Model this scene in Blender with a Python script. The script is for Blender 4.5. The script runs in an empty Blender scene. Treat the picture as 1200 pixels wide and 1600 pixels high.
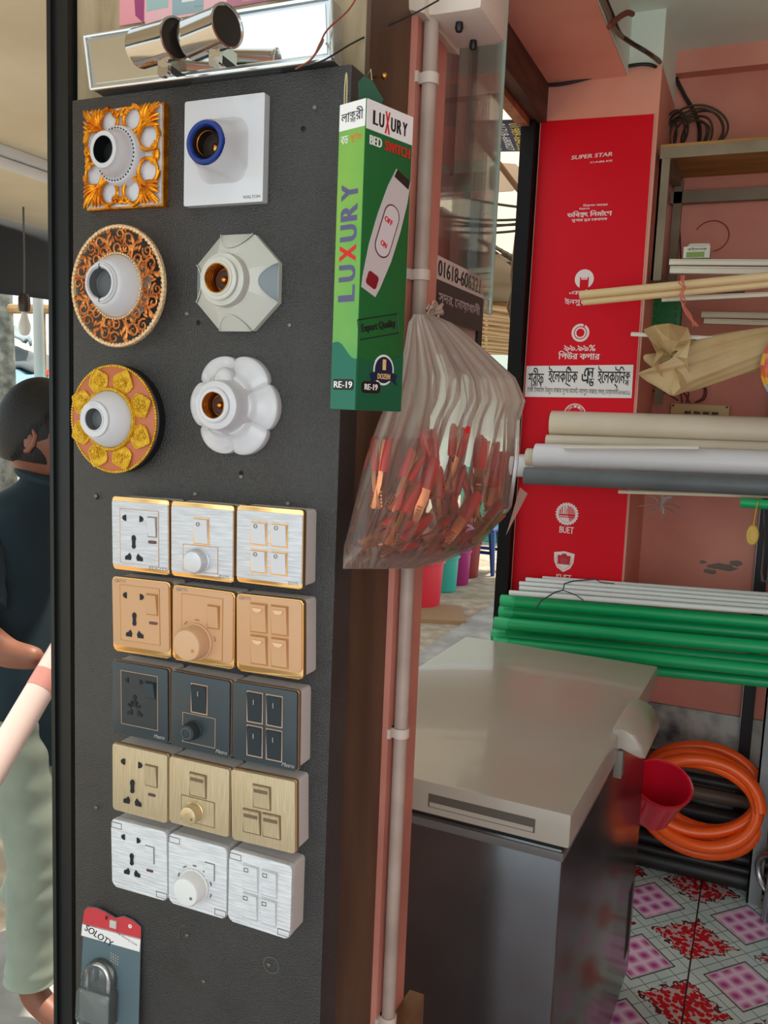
import bpy, bmesh, math, random
from mathutils import Vector, Matrix
random.seed(7)
PI = math.pi
SC = bpy.context.scene
COL = SC.collection

# ------------------------------------------------------------------ camera
FPX = 1360.0
EYE = 1.45
def _n(v): v = Vector(v); v.normalize(); return v
DWN = _n((-441, 11000, FPX))
_a = math.radians(23.3)
YD = Vector((math.sin(_a), 0, math.cos(_a))); YD = _n(YD - DWN * YD.dot(DWN))
XD = DWN.cross(YD)
if XD.x < 0: XD = -XD
UD = -DWN
cam_d = bpy.data.cameras.new('camera'); cam = bpy.data.objects.new('camera', cam_d); COL.objects.link(cam)
cam_d.sensor_fit = 'VERTICAL'; cam_d.sensor_height = 36.0; cam_d.sensor_width = 27.0
cam_d.lens = 36.0 * FPX / 1600.0; cam_d.clip_start = 0.02; cam_d.clip_end = 300
RT = Vector((XD.x, YD.x, UD.x)); UPV = -Vector((XD.y, YD.y, UD.y)); BK = -Vector((XD.z, YD.z, UD.z))
cam.matrix_world = Matrix(((RT.x, UPV.x, BK.x, 0), (RT.y, UPV.y, BK.y, 0), (RT.z, UPV.z, BK.z, EYE), (0, 0, 0, 1)))
SC.camera = cam

# ------------------------------------------------------------------ light
SC.view_settings.view_transform = 'Standard'; SC.view_settings.look = 'None'
SC.view_settings.gamma = 1.0; SC.view_settings.use_curve_mapping = False
SC.view_settings.exposure = -0.08
try: SC.cycles.transparent_max_bounces = 32
except Exception: pass
W = bpy.data.worlds.new('World'); SC.world = W; W.use_nodes = True
wn = W.node_tree; wn.nodes.clear()
wo = wn.nodes.new('ShaderNodeOutputWorld'); wb = wn.nodes.new('ShaderNodeBackground')
wb.inputs[0].default_value = (0.80, 0.93, 1.0, 1); wb.inputs[1].default_value = 1.6
wn.links.new(wb.outputs[0], wo.inputs[0])
sd = bpy.data.lights.new('sun', 'SUN'); sd.energy = 7.0; sd.angle = math.radians(3); sd.color = (1, .93, .82)
so = bpy.data.objects.new('sun', sd); COL.objects.link(so)
so.rotation_euler = _n((-0.12, -0.30, -1.0)).to_track_quat('-Z', 'Y').to_euler()
# daylight coming in through the open shop front behind the camera
ad = bpy.data.lights.new('daylight_front', 'AREA'); ad.shape = 'RECTANGLE'; ad.size = 1.1; ad.size_y = 1.0
ad.energy = 5.5; ad.color = (.86, .95, 1.0)
ao = bpy.data.objects.new('daylight_front', ad); COL.objects.link(ao); ao.location = (-1.2, -1.5, 1.9)
ao.rotation_euler = _n((0.35, 1.6, -0.35)).to_track_quat('-Z', 'Y').to_euler()

ad2 = bpy.data.lights.new('fill_front_right', 'AREA'); ad2.shape = 'RECTANGLE'; ad2.size = 1.6; ad2.size_y = 1.4  # added fill light, aimed inward and up to brighten back walls and ceiling
ad2.energy = 13.0; ad2.color = (1.0, .96, .88)
ao2 = bpy.data.objects.new('fill_front_right', ad2); COL.objects.link(ao2); ao2.location = (.75, -1.1, 1.35)
ao2.rotation_euler = _n((-.2, 1.6, .30)).to_track_quat('-Z', 'Y').to_euler()

# ------------------------------------------------------------------ pixel -> place
def ray(px, py):
    d = Vector((px - 600, py - 800, FPX))
    return Vector((XD.dot(d), YD.dot(d), UD.dot(d)))
def at(px, py, X=None, Y=None, Z=None):
    d = ray(px, py)
    if X is not None: t = X / d.x
    elif Y is not None: t = Y / d.y
    else: t = (Z - EYE) / d.z
    return Vector((d.x * t, d.y * t, EYE + d.z * t))
def at_line(px, py, A, B):
    "hit of the view ray with the upright plane over the ground line A-B"
    d = ray(px, py); nx, ny = B[1] - A[1], -(B[0] - A[0])
    t = (A[0] * nx + A[1] * ny) / (d.x * nx + d.y * ny)
    return Vector((d.x * t, d.y * t, EYE + d.z * t))

# ------------------------------------------------------------------ materials
def lin(c):
    def f(v):
        v /= 255.0
        return v / 12.92 if v <= .04045 else ((v + .055) / 1.055) ** 2.4
    return (f(c[0]), f(c[1]), f(c[2]), 1)
MATS = {}
def mat(name, col, rough=.5, metal=0, bump=0, bscale=60, vary=0, vscale=8, col2=None, spec=.5, alpha=None, trans=0, coat=0, stretch=None, detail=6, ior=1.45):
    if name in MATS: return MATS[name]
    m = bpy.data.materials.new(name); m.use_nodes = True; nt = m.node_tree; b = nt.nodes['Principled BSDF']
    b.inputs['Base Color'].default_value = lin(col); b.inputs['Roughness'].default_value = rough
    b.inputs['Metallic'].default_value = metal; b.inputs['Specular IOR Level'].default_value = spec
    b.inputs['Coat Weight'].default_value = coat; b.inputs['Transmission Weight'].default_value = trans
    b.inputs['IOR'].default_value = ior
    if alpha is not None: b.inputs['Alpha'].default_value = alpha
    tc = nt.nodes.new('ShaderNodeTexCoord'); src = tc.outputs['Object']
    if stretch:
        mp = nt.nodes.new('ShaderNodeMapping'); mp.inputs['Scale'].default_value = stretch
        nt.links.new(src, mp.inputs[0]); src = mp.outputs[0]
    if vary or col2:
        n = nt.nodes.new('ShaderNodeTexNoise'); n.inputs['Scale'].default_value = vscale; n.inputs['Detail'].default_value = detail
        r = nt.nodes.new('ShaderNodeValToRGB'); r.color_ramp.elements[0].position = .38; r.color_ramp.elements[1].position = .66
        c2 = col2 if col2 else tuple(max(0, min(255, v * (1 - vary))) for v in col)
        r.color_ramp.elements[0].color = lin(c2); r.color_ramp.elements[1].color = lin(col)
        nt.links.new(src, n.inputs['Vector']); nt.links.new(n.outputs[0], r.inputs[0]); nt.links.new(r.outputs[0], b.inputs['Base Color'])
    if bump:
        n = nt.nodes.new('ShaderNodeTexNoise'); n.inputs['Scale'].default_value = bscale; n.inputs['Detail'].default_value = 3
        bp = nt.nodes.new('ShaderNodeBump'); bp.inputs['Strength'].default_value = bump; bp.inputs['Distance'].default_value = .002
        nt.links.new(src, n.inputs['Vector']); nt.links.new(n.outputs[0], bp.inputs['Height']); nt.links.new(bp.outputs[0], b.inputs['Normal'])
    MATS[name] = m
    return m
def emis(name, col, s):
    m = bpy.data.materials.new(name); m.use_nodes = True; b = m.node_tree.nodes['Principled BSDF']
    b.inputs['Emission Color'].default_value = lin(col); b.inputs['Emission Strength'].default_value = s; MATS[name] = m; return m
def film(name, col, opac, rough=.15, gloss=.3, streak=None):
    "thin plastic film: clear, milky and shiny in part"
    m = bpy.data.materials.new(name); m.use_nodes = True; nt = m.node_tree; nt.nodes.clear()
    o = nt.nodes.new('ShaderNodeOutputMaterial'); tr = nt.nodes.new('ShaderNodeBsdfTransparent')
    b = nt.nodes.new('ShaderNodeBsdfPrincipled'); b.inputs['Base Color'].default_value = lin(col); b.inputs['Roughness'].default_value = rough
    tl = nt.nodes.new('ShaderNodeBsdfTranslucent'); tl.inputs[0].default_value = lin(col)
    mx0 = nt.nodes.new('ShaderNodeMixShader'); mx0.inputs[0].default_value = .45
    mx = nt.nodes.new('ShaderNodeMixShader'); mx.inputs[0].default_value = opac
    nt.links.new(b.outputs[0], mx0.inputs[1]); nt.links.new(tl.outputs[0], mx0.inputs[2])
    nt.links.new(tr.outputs[0], mx.inputs[1]); nt.links.new(mx0.outputs[0], mx.inputs[2])
    last = mx.outputs[0]
    if streak:
        at_ = nt.nodes.new('ShaderNodeAttribute'); at_.attribute_name = streak
        nt.links.new(at_.outputs['Fac'], mx.inputs[0])
    gl = nt.nodes.new('ShaderNodeBsdfGlossy'); gl.inputs['Roughness'].default_value = rough
    fr = nt.nodes.new('ShaderNodeFresnel'); fr.inputs[0].default_value = 1.45
    ml = nt.nodes.new('ShaderNodeMath'); ml.operation = 'MULTIPLY'; ml.inputs[1].default_value = gloss * 3
    mx2 = nt.nodes.new('ShaderNodeMixShader')
    nt.links.new(fr.outputs[0], ml.inputs[0]); nt.links.new(ml.outputs[0], mx2.inputs[0]); nt.links.new(last, mx2.inputs[1]); nt.links.new(gl.outputs[0], mx2.inputs[2])
    nt.links.new(mx2.outputs[0], o.inputs[0]); MATS[name] = m
    return m

# ------------------------------------------------------------------ mesh building
def fr_axis(d):
    d = Vector(d).normalized(); a = Vector((0, 0, 1)) if abs(d.z) < .9 else Vector((1, 0, 0))
    u = d.cross(a).normalized(); return u, d.cross(u).normalized()
class G:
    def __init__(s): s.bm = bmesh.new()
    def box(s, x0, x1, y0, y1, z0, z1, mi=0, bev=0, M=None):
        vs = [s.bm.verts.new(p) for p in ((x0,y0,z0),(x1,y0,z0),(x1,y1,z0),(x0,y1,z0),(x0,y0,z1),(x1,y0,z1),(x1,y1,z1),(x0,y1,z1))]
        fs = [s.bm.faces.new([vs[i] for i in f]) for f in ((0,3,2,1),(4,5,6,7),(0,1,5,4),(1,2,6,5),(2,3,7,6),(3,0,4,7))]
        for f in fs: f.material_index = mi
        if M is not None: bmesh.ops.transform(s.bm, matrix=M, verts=vs)
        if bev:
            es = list({e for f in fs for e in f.edges})
            bmesh.ops.bevel(s.bm, geom=es, offset=bev, segments=2, affect='EDGES', profile=.6)
        return s
    def prism(s, poly, y0, y1, bev=0, mi=0, taper=1.0, seg=2):
        "outline in x,z pushed from y0 (back) to y1 (front, smaller y)"
        n = len(poly); cx = sum(p[0] for p in poly) / n; cz = sum(p[1] for p in poly) / n
        bk = [s.bm.verts.new((p[0], y0, p[1])) for p in poly]
        ft = [s.bm.verts.new((cx + (p[0] - cx) * taper, y1, cz + (p[1] - cz) * taper)) for p in poly]
        ff = s.bm.faces.new(ft); fb = s.bm.faces.new(bk[::-1]); fs = [ff, fb]
        for i in range(n):
            j = (i + 1) % n; fs.append(s.bm.faces.new((bk[i], bk[j], ft[j], ft[i])))
        for f in fs: f.material_index = mi
        if bev: bmesh.ops.bevel(s.bm, geom=list(ff.edges), offset=bev, segments=seg, affect='EDGES', profile=.6)
        return s
    def lathe(s, prof, n=48, c=(0, 0, 0), axis='y', mi=0, M=None, sx=1, sz=1, closed=False, caps=(1, 1)):
        rows = []
        for r, h in prof:
            row = []
            for i in range(n):
                a = 2 * PI * i / n; u, v = r * math.cos(a) * sx, r * math.sin(a) * sz
                p = Vector((u, h, v)) if axis == 'y' else (Vector((u, v, h)) if axis == 'z' else Vector((h, u, v)))
                row.append(s.bm.verts.new(p + Vector(c)))
            rows.append(row)
        fs = []
        for k in range(len(rows) - 1 + (1 if closed else 0)):
            a_, b_ = rows[k], rows[(k + 1) % len(rows)]
            for i in range(n):
                j = (i + 1) % n
                fs.append(s.bm.faces.new((a_[i], a_[j], b_[j], b_[i])))
        if not closed:
            for row, on in ((rows[0], caps[0]), (rows[-1], caps[1])):
                if on: fs.append(s.bm.faces.new(row))
        for f in fs: f.material_index = mi
        if M is not None: bmesh.ops.transform(s.bm, matrix=M, verts=[v for r in rows for v in r])
        return s
    def tube(s, pts, r, n=8, mi=0, closed=False, flat=1.0):
        pts = [Vector(p) for p in pts]; m = len(pts); rows = []; u = None
        for i, p in enumerate(pts):
            if closed: d = pts[(i + 1) % m] - pts[i - 1]
            else: d = pts[min(i + 1, m - 1)] - pts[max(i - 1, 0)]
            if d.length < 1e-9: d = Vector((0, 0, 1))
            d.normalize()
            if u is None: u, v = fr_axis(d)
            else:
                u = (u - d * u.dot(d))
                if u.length < 1e-6: u, v = fr_axis(d)
                u.normalize(); v = d.cross(u)
            rr = r[i] if isinstance(r, (list, tuple)) else r
            rows.append([s.bm.verts.new(p + (u * math.cos(2 * PI * k / n) + v * math.sin(2 * PI * k / n) * flat) * rr) for k in range(n)])
        fs = []
        for i in range(m if closed else m - 1):
            a_, b_ = rows[i], rows[(i + 1) % m]
            for k in range(n): fs.append(s.bm.faces.new((a_[k], a_[(k + 1) % n], b_[(k + 1) % n], b_[k])))
        if not closed: fs += [s.bm.faces.new(rows[0]), s.bm.faces.new(rows[-1])]
        for f in fs: f.material_index = mi
        return s
    def ball(s, c, r, sc=(1, 1, 1), M=None, seg=10, mi=0):
        T_ = Matrix.Translation(Vector(c)) @ (M if M is not None else Matrix()) @ Matrix.Diagonal((sc[0], sc[1], sc[2], 1))
        out = bmesh.ops.create_uvsphere(s.bm, u_segments=seg, v_segments=max(5, seg * 2 // 3), radius=r, matrix=T_)
        for v in out['verts']:
            for f in v.link_faces: f.material_index = mi
        return s
    def grid(s, fn, nu, nv, mi=0, wrapu=False):
        vs = [[s.bm.verts.new(fn(i / (nu if wrapu else nu - 1), j / (nv - 1))) for i in range(nu)] for j in range(nv)]
        for j in range(nv - 1):
            for i in range(nu if wrapu else nu - 1):
                k = (i + 1) % nu
                f = s.bm.faces.new((vs[j][i], vs[j][k], vs[j + 1][k], vs[j + 1][i])); f.material_index = mi
        return vs
    def obj(s, name, m, parent=None, loc=None, rot=None, smooth=True, ang=35):
        bmesh.ops.recalc_face_normals(s.bm, faces=s.bm.faces[:])
        me = bpy.data.meshes.new(name); s.bm.to_mesh(me); s.bm.free()
        for mm in (m if isinstance(m, (list, tuple)) else [m]): me.materials.append(mm)
        o = bpy.data.objects.new(name, me); COL.objects.link(o)
        if parent is not None: o.parent = parent
        if loc is not None: o.location = loc
        if rot is not None: o.rotation_euler = rot
        if smooth:
            me.shade_smooth(); me.set_sharp_from_angle(angle=math.radians(ang))
        return o
def T(name, label, cat, loc=(0, 0, 0), rot=(0, 0, 0), group=None):
    o = bpy.data.objects.new(name, None); COL.objects.link(o); o.location = loc; o.rotation_euler = rot; o.empty_display_size = .02
    o['label'] = label; o['category'] = cat
    if group: o['group'] = group
    return o
def tag(o, label, cat, group=None, kind=None):
    o['label'] = label; o['category'] = cat
    if group: o['group'] = group
    if kind: o['kind'] = kind
    return o
def struct(name, g, m, smooth=False):
    o = g.obj(name, m, smooth=smooth); o['kind'] = 'structure'; return o
def copy_tree(o, parent=None):
    c = o.copy(); COL.objects.link(c); c.parent = parent
    for ch in list(o.children): copy_tree(ch, c)
    return c
def rrect(w, h, r, cx=0, cz=0, n=5):
    pts = []
    for sx, sz, a0 in ((1, 1, 0), (-1, 1, 90), (-1, -1, 180), (1, -1, 270)):
        for k in range(n + 1):
            a = math.radians(a0 + 90 * k / n)
            pts.append((cx + sx * (w / 2 - r) + r * math.cos(a), cz + sz * (h / 2 - r) + r * math.sin(a)))
    return pts
def ngon(r, n, cx=0, cz=0, a0=0, sx=1, sz=1): return [(cx + r * sx * math.cos(a0 + 2 * PI * i / n), cz + r * sz * math.sin(a0 + 2 * PI * i / n)) for i in range(n)]
def ringpts(r, y, n=64, cx=0, cz=0): return [(cx + r * math.cos(2 * PI * i / n), y, cz + r * math.sin(2 * PI * i / n)) for i in range(n)]
def frame_ring(g, w, h, t, y0, y1, cx=0, cz=0, r=.001, mi=0):
    "thin outline bar around a rectangle"
    g.box(cx - w / 2, cx + w / 2, y0, y1, cz + h / 2 - t, cz + h / 2, mi); g.box(cx - w / 2, cx + w / 2, y0, y1, cz - h / 2, cz - h / 2 + t, mi)
    g.box(cx - w / 2, cx - w / 2 + t, y0, y1, cz - h / 2 + t, cz + h / 2 - t, mi); g.box(cx + w / 2 - t, cx + w / 2, y0, y1, cz - h / 2 + t, cz + h / 2 - t, mi)
    return g

# ------------------------------------------------------------------ lettering
_tc = {}
def _font_polys(body):
    if body in _tc: return _tc[body]
    cu = bpy.data.curves.new('tmp', 'FONT'); cu.body = body; cu.resolution_u = 3
    o = bpy.data.objects.new('tmp', cu); COL.objects.link(o)
    dg = bpy.context.evaluated_depsgraph_get(); dg.update()
    oe = o.evaluated_get(dg); c2 = oe.to_curve(dg)
    polys = []
    for sp in c2.splines:
        bp = sp.bezier_points; n = len(bp); P = []
        for i in range(n):
            a, b = bp[i], bp[(i + 1) % n]
            p0, p1, p2, p3 = a.co, a.handle_right, b.handle_left, b.co
            straight = (p1 - p0).cross(p3 - p0).length < 1e-5 and (p2 - p0).cross(p3 - p0).length < 1e-5
            for k in range(1 if straight else 5):
                t = k / 5.0; q = p0 * (1 - t) ** 3 + p1 * 3 * t * (1 - t) ** 2 + p2 * 3 * t * t * (1 - t) + p3 * t ** 3
                P.append((q.x, q.y))
        if len(P) > 2: polys.append(P)
    oe.to_curve_clear(); bpy.data.objects.remove(o); bpy.data.curves.remove(cu)
    _tc[body] = polys
    return polys
def fill_rows(polys, rows=44, embolden=0.0):
    "non-zero winding fill cut into thin rows -> list of quads"
    if not polys: return []
    y0 = min(p[1] for P in polys for p in P); y1 = max(p[1] for P in polys for p in P); dh = (y1 - y0) / rows; out = []
    for r in range(rows):
        yc = y0 + (r + .5) * dh; xs = []
        for P in polys:
            for i in range(len(P)):
                a, b = P[i], P[(i + 1) % len(P)]
                if (a[1] <= yc) != (b[1] <= yc):
                    xs.append((a[0] + (yc - a[1]) / (b[1] - a[1]) * (b[0] - a[0]), 1 if b[1] > a[1] else -1, (b[0] - a[0]) / (b[1] - a[1])))
        xs.sort(); w = 0; st = None
        for x, d, sl in xs:
            if w == 0: st = (x, sl)
            w += d
            if w == 0 and st is not None:
                def cl(s_): return max(-1.5, min(1.5, s_)) * dh / 2
                out.append(((st[0] - cl(st[1]) - embolden, yc - dh / 2), (x - cl(sl) + embolden, yc - dh / 2), (x + cl(sl) + embolden, yc + dh / 2), (st[0] + cl(st[1]) - embolden, yc + dh / 2)))
    return out
def beng(tokens):
    """tokens: cluster strings; (top, below, kx) stacks; ' ' gap; ('ra', c) ra-phala under c; ('reph', c)"""
    polys = []; x = 0
    def bb(P): return min(p[0] for q in P for p in q), max(p[0] for q in P for p in q)
    def put(P, sx=1, sy=1, dx=0, dy=0): return [[(p[0] * sx + dx, p[1] * sy + dy) for p in q] for q in P]
    fx_ = lambda q: ('\u09c7' + q[:-1] + '\u09be') if q.endswith('\u09cb') else (q[-1] + q[:-1] if len(q) > 1 and q[-1] in '\u09bf\u09c7' else q)
    tokens = [fx_(q) if isinstance(q, str) else (q[0], fx_(q[1])) + tuple(q[2:]) if q[0] in ('ra', 'reph') else q for q in tokens]
    for t in tokens:
        if t == ' ': x += .28; continue
        if isinstance(t, str):
            P = _font_polys(t); a, b = bb(P); polys += put(P, dx=x - a - .01); x += b - a - .02
        elif t[0] == 'ra':
            P = _font_polys(t[1]); a, b = bb(P); polys += put(P, dx=x - a - .01)
            polys.append([(x + .05, -.02), (x + b - a - .1, -.20), (x + b - a - .16, -.24), (x + .02, -.09)]); x += b - a - .02
        elif t[0] == 'reph':
            P = _font_polys(t[1]); a, b = bb(P); polys += put(P, dx=x - a - .01)
            xe = x + b - a; polys.append([(xe - .02, .62), (xe - .3, .86), (xe - .36, .80), (xe - .08, .60)]); x = xe - .02
        else:
            P = _font_polys(t[0]); Q = _font_polys(t[1]); a, b = bb(P); c, d = bb(Q)
            polys += put(P, .85, .62, x - a * .85, .24); polys += put(Q, .7, .5, x - c * .7 + .08, -.12)
            x += max((b - a) * .85, (d - c) * .7 + .1)
    return polys
def lettering(body, parent, x0, x1, z0, z1, m, y=-.0004, skew=0.0, rot=0.0, frame=None, rows=30, bold=0.0, name='lettering', depth=.0002):
    "body: plain string or token list; fitted to the rectangle in the parent's x,z plane, facing -y"
    polys = beng(body) if isinstance(body, list) else _font_polys(body)
    if not polys: return None
    qs = fill_rows(polys, rows, bold)
    xa = min(p[0] for q in qs for p in q); xb = max(p[0] for q in qs for p in q); za = min(p[1] for q in qs for p in q); zb = max(p[1] for q in qs for p in q)
    cx, cz = (x0 + x1) / 2, (z0 + z1) / 2; sx, sz = (x1 - x0) / (xb - xa), (z1 - z0) / (zb - za)
    bm = bmesh.new(); ca, sa = math.cos(rot), math.sin(rot)
    for q in qs:
        vs = []
        for p in q:
            u = (p[0] - (xa + xb) / 2) * sx + skew * (p[1] - (za + zb) / 2) * sz; v = (p[1] - (za + zb) / 2) * sz
            vs.append(bm.verts.new((cx + u * ca - v * sa, y, cz + u * sa + v * ca)))
        bm.faces.new(vs)
    g = G(); g.bm.free(); g.bm = bm
    bmesh.ops.recalc_face_normals(bm, faces=bm.faces[:])
    if frame is not None: bmesh.ops.transform(bm, matrix=frame, verts=bm.verts[:])
    return g.obj(name, m, parent, smooth=False)
# ================================================================== SETTING
pinkA = mat('pink_paint', (226, 160, 140), .55, bump=.25, bscale=25, col2=(212, 142, 122), vscale=3)
pinkB = mat('old_pink_paint', (206, 136, 120), .6, bump=.3, bscale=30, col2=(180, 112, 98), vscale=4)
ceilM = mat('white_ceiling_paint', (232, 248, 236), .7, col2=(216, 230, 216), vscale=2)
creamM = mat('cream_board', (240, 226, 196), .7, bump=.1, bscale=20, col2=(226, 210, 178), vscale=3, stretch=(1, 1, 1))
concM = mat('grey_concrete', (170, 166, 158), .75, bump=.4, bscale=40, col2=(140, 136, 128), vscale=6)
dirtM = mat('street_brick_dust', (182, 168, 146), .9, bump=.6, bscale=14, col2=(150, 134, 112), vscale=9)
darkM = mat('black_steel', (14, 12, 12), .6, spec=.2)
brownM = mat('brown_pillar_paint', (100, 74, 52), .55, bump=.25, bscale=50, col2=(78, 54, 38), vscale=5, stretch=(3, 3, .6))
plasterM = mat('stained_plaster', (178, 162, 130), .7, bump=.5, bscale=30, col2=(120, 100, 72), vscale=9, stretch=(2, 2, .5))

def tile_mat():
    m = bpy.data.materials.new('patterned_floor_tile'); m.use_nodes = True; nt = m.node_tree; N = nt.nodes; L = nt.links
    b = N['Principled BSDF']; b.inputs['Roughness'].default_value = .22
    tc = N.new('ShaderNodeTexCoord'); sp = N.new('ShaderNodeSeparateXYZ'); L.new(tc.outputs['Object'], sp.inputs[0])
    def mth(op, a, b_=None, c=None):
        n = N.new('ShaderNodeMath'); n.operation = op
        for i, v in enumerate((a, b_, c)):
            if v is None: continue
            if isinstance(v, (int, float)): n.inputs[i].default_value = v
            else: L.new(v, n.inputs[i])
        return n.outputs[0]
    def mix(f, a, c):
        n = N.new('ShaderNodeMix'); n.data_type = 'RGBA'; L.new(f, n.inputs[0])
        for i, v in ((6, a), (7, c)):
            if isinstance(v, tuple): n.inputs[i].default_value = lin(v)
            else: L.new(v, n.inputs[i])
        return n.outputs[2]
    PX, PY = .27, .30
    u = mth('DIVIDE', mth('ADD', sp.outputs[0], .065), PX); v = mth('DIVIDE', mth('SUBTRACT', sp.outputs[1], 2.15), PY)
    def dist(uo, vo):
        a = mth('ABSOLUTE', mth('SUBTRACT', mth('FRACT', mth('ADD', u, uo)), .5)); c = mth('ABSOLUTE', mth('SUBTRACT', mth('FRACT', mth('ADD', v, vo)), .5))
        return a, c, mth('ADD', a, c)
    fa, fc, fd = dist(.5, .5)          # flowers: at u=0,v=0
    pa, pc, pd = dist(0.0, 0.0)        # pink diamonds: at u=.5,v=.5
    noi = N.new('ShaderNodeTexNoise'); noi.inputs['Scale'].default_value = 45; L.new(tc.outputs['Object'], noi.inputs['Vector'])
    noi2 = N.new('ShaderNodeTexVoronoi'); noi2.inputs['Scale'].default_value = 75; L.new(tc.outputs['Object'], noi2.inputs['Vector'])
    noi3 = N.new('ShaderNodeTexNoise'); noi3.inputs['Scale'].default_value = 7; L.new(tc.outputs['Object'], noi3.inputs['Vector'])
    # mint bricks, diagonal seams
    s1 = mth('FRACT', mth('MULTIPLY', mth('ADD', u, v), 4.0)); s2 = mth('FRACT', mth('MULTIPLY', mth('SUBTRACT', u, v), 4.0))
    seam = mth('MAXIMUM', mth('LESS_THAN', s1, .06), mth('LESS_THAN', s2, .06))
    base = mix(noi3.outputs[0], (160, 196, 192), (222, 236, 230)); base = mix(seam, base, (120, 140, 138))
    # flower
    fr = mth('MULTIPLY', mth('ADD', mth('MULTIPLY', fa, .86), fc), .86)
    inb = mth('LESS_THAN', mth('ADD', fr, mth('MULTIPLY', noi.outputs[0], .25)), .40)
    dark = mth('GREATER_THAN', noi2.outputs['Distance'], .60)
    fl = mix(dark, (190, 28, 42), (196, 176, 172)); base = mix(inb, base, fl)
    edge = mth('MULTIPLY', mth('LESS_THAN', mth('ADD', fr, mth('MULTIPLY', noi.outputs[0], .25)), .44), mth('GREATER_THAN', noi2.outputs['Distance'], .45))
    base = mix(mth('MULTIPLY', edge, mth('SUBTRACT', 1, inb)), base, (90, 40, 44))
    # pink diamonds with facets
    frm = mth('LESS_THAN', pd, .375); base = mix(frm, base, (66, 62, 70))
    frm2 = mth('LESS_THAN', pd, .355); base = mix(frm2, base, (196, 190, 198))
    inn = mth('LESS_THAN', pd, .325)
    w1 = mth('ABSOLUTE', mth('SINE', mth('MULTIPLY', mth('ADD', u, v), 14.6))); w2 = mth('ABSOLUTE', mth('SINE', mth('MULTIPLY', mth('SUBTRACT', u, v), 14.6)))
    pk = mix(mth('MULTIPLY', mth('POWER', mth('MULTIPLY', w1, w2), 1.0), 1.0), (240, 214, 236), (178, 60, 144)); base = mix(inn, base, pk)
    g1 = mth('LESS_THAN', mth('ABSOLUTE', mth('SUBTRACT', mth('FRACT', mth('ADD', u, .5)), .5)), .008)
    base = mix(g1, base, (40, 36, 36))
    L.new(base, b.inputs['Base Color'])
    return m
tileM = tile_mat()
# floor of the shop, street ground and apron
g = G(); g.box(-.78, 1.7, -1.2, 3.2, -.10, 0); struct('floor', g, tileM)
g = G(); g.box(-1.94, -.785, -1.6, 14, -.30, -.135); o = struct('floor_apron', g, concM)
g = G(); g.box(-40, -1.94, -8, 45, -.5, -.15); g.box(-1.94, 30, 9.0, 45, -.5, -.14); o = struct('ground', g, dirtM)
# shop shell
BWY = 2.95
g = G(); g.box(-.68, 1.7, BWY, 3.2, 0, 2.75, 0)
wallback = mat('pink_wall_worn', (222, 152, 132), .6, bump=.3, bscale=20, col2=(200, 126, 108), vscale=2.5)
struct('wall_back', g, wallback)
g = G(); rnp = random.Random(2)
for (a_, b_, w_, h_) in ((1128, 886, 44, 7), (1110, 893, 22, 4), (1150, 880, 18, 6), (1098, 878, 12, 3)):
    c_ = at(a_, b_, Y=BWY); n_ = 14; s_ = .0021
    g.prism([(c_.x + w_ * s_ * .5 * math.cos(2 * PI * i / n_) * rnp.uniform(.7, 1.1), c_.z + h_ * s_ * .9 * math.sin(2 * PI * i / n_) * rnp.uniform(.6, 1.2)) for i in range(n_)], BWY, BWY - .0012)
struct('trim_10', g, mat('bare_plaster_patch', (128, 122, 112), .8, bump=.4, bscale=60))
g = G(); g.box(-.349, 1.7, BWY - .012, BWY, 0, .50)
plinthM = mat('dark_plinth_paint', (58, 64, 66), .6, bump=.3, bscale=30, col2=(176, 180, 174), vscale=9)
struct('baseboard_back', g, plinthM)
g = G(); g.box(1.6, 1.75, -1.2, 3.2, 0, 2.75); struct('wall_right', g, pinkB)
g = G(); g.box(-.76, 1.75, -1.2, 3.2, 2.55, 2.75); struct('ceiling', g, ceilM)
g = G(); g.box(-.44, 1.7, BWY - .05, BWY, 2.485, 2.55); struct('trim_1', g, pinkA)         # lip beam over the back wall
g = G(); g.box(-.68, -.44, -1.2, BWY, 2.385, 2.55); struct('trim_2', g, pinkA)              # beam over the opening
g = G(); g.box(-.68, -.347, 2.6, BWY, 0, 2.405); struct('wall_pilaster', g, pinkA)
g = G(); g.box(-.441, -.347, 2.6, BWY, 2.405, 2.55); g.box(-.4398, -.437, -1.2, 2.6, 2.388, 2.55); struct('trim_9', g, ceilM)   # whitewashed band over the pilaster and beam side
g = G(); g.box(-.725, -.685, 2.56, 2.66, -.13, 2.38); struct('trim_3', g, darkM)          # black jamb
# near pillar
g = G(); g.box(-.80, -.415, .862, .97, -.13, 2.385, 0)
struct('wall_left', g, plasterM)
g = G(); g.box(-.415, -.410, .862, .97, -.13, 2.385, 0); struct('trim_4', g, brownM)
g = G(); g.box(-.66, -.402, .97, 1.068, -.13, 2.385, 0); struct('wall_left_return', g, pinkB)
g = G(); g.box(-.828, -.804, .85, .93, -.13, 2.30, 0); g.box(-.832, -.826, .845, .93, -.13, 2.30, 0); struct('trim_5', g, mat('dark_door_post', (34, 36, 36), .4, metal=.3))
stepM = mat('wooden_block', (146, 106, 70), .6, bump=.3, bscale=30, col2=(110, 78, 50), vscale=8, stretch=(4, 1, 1))
g = G(); g.box(-.402, -.378, .93, 1.09, .0, .617, bev=.003)
struct('trim_6', g, stepM)
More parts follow.
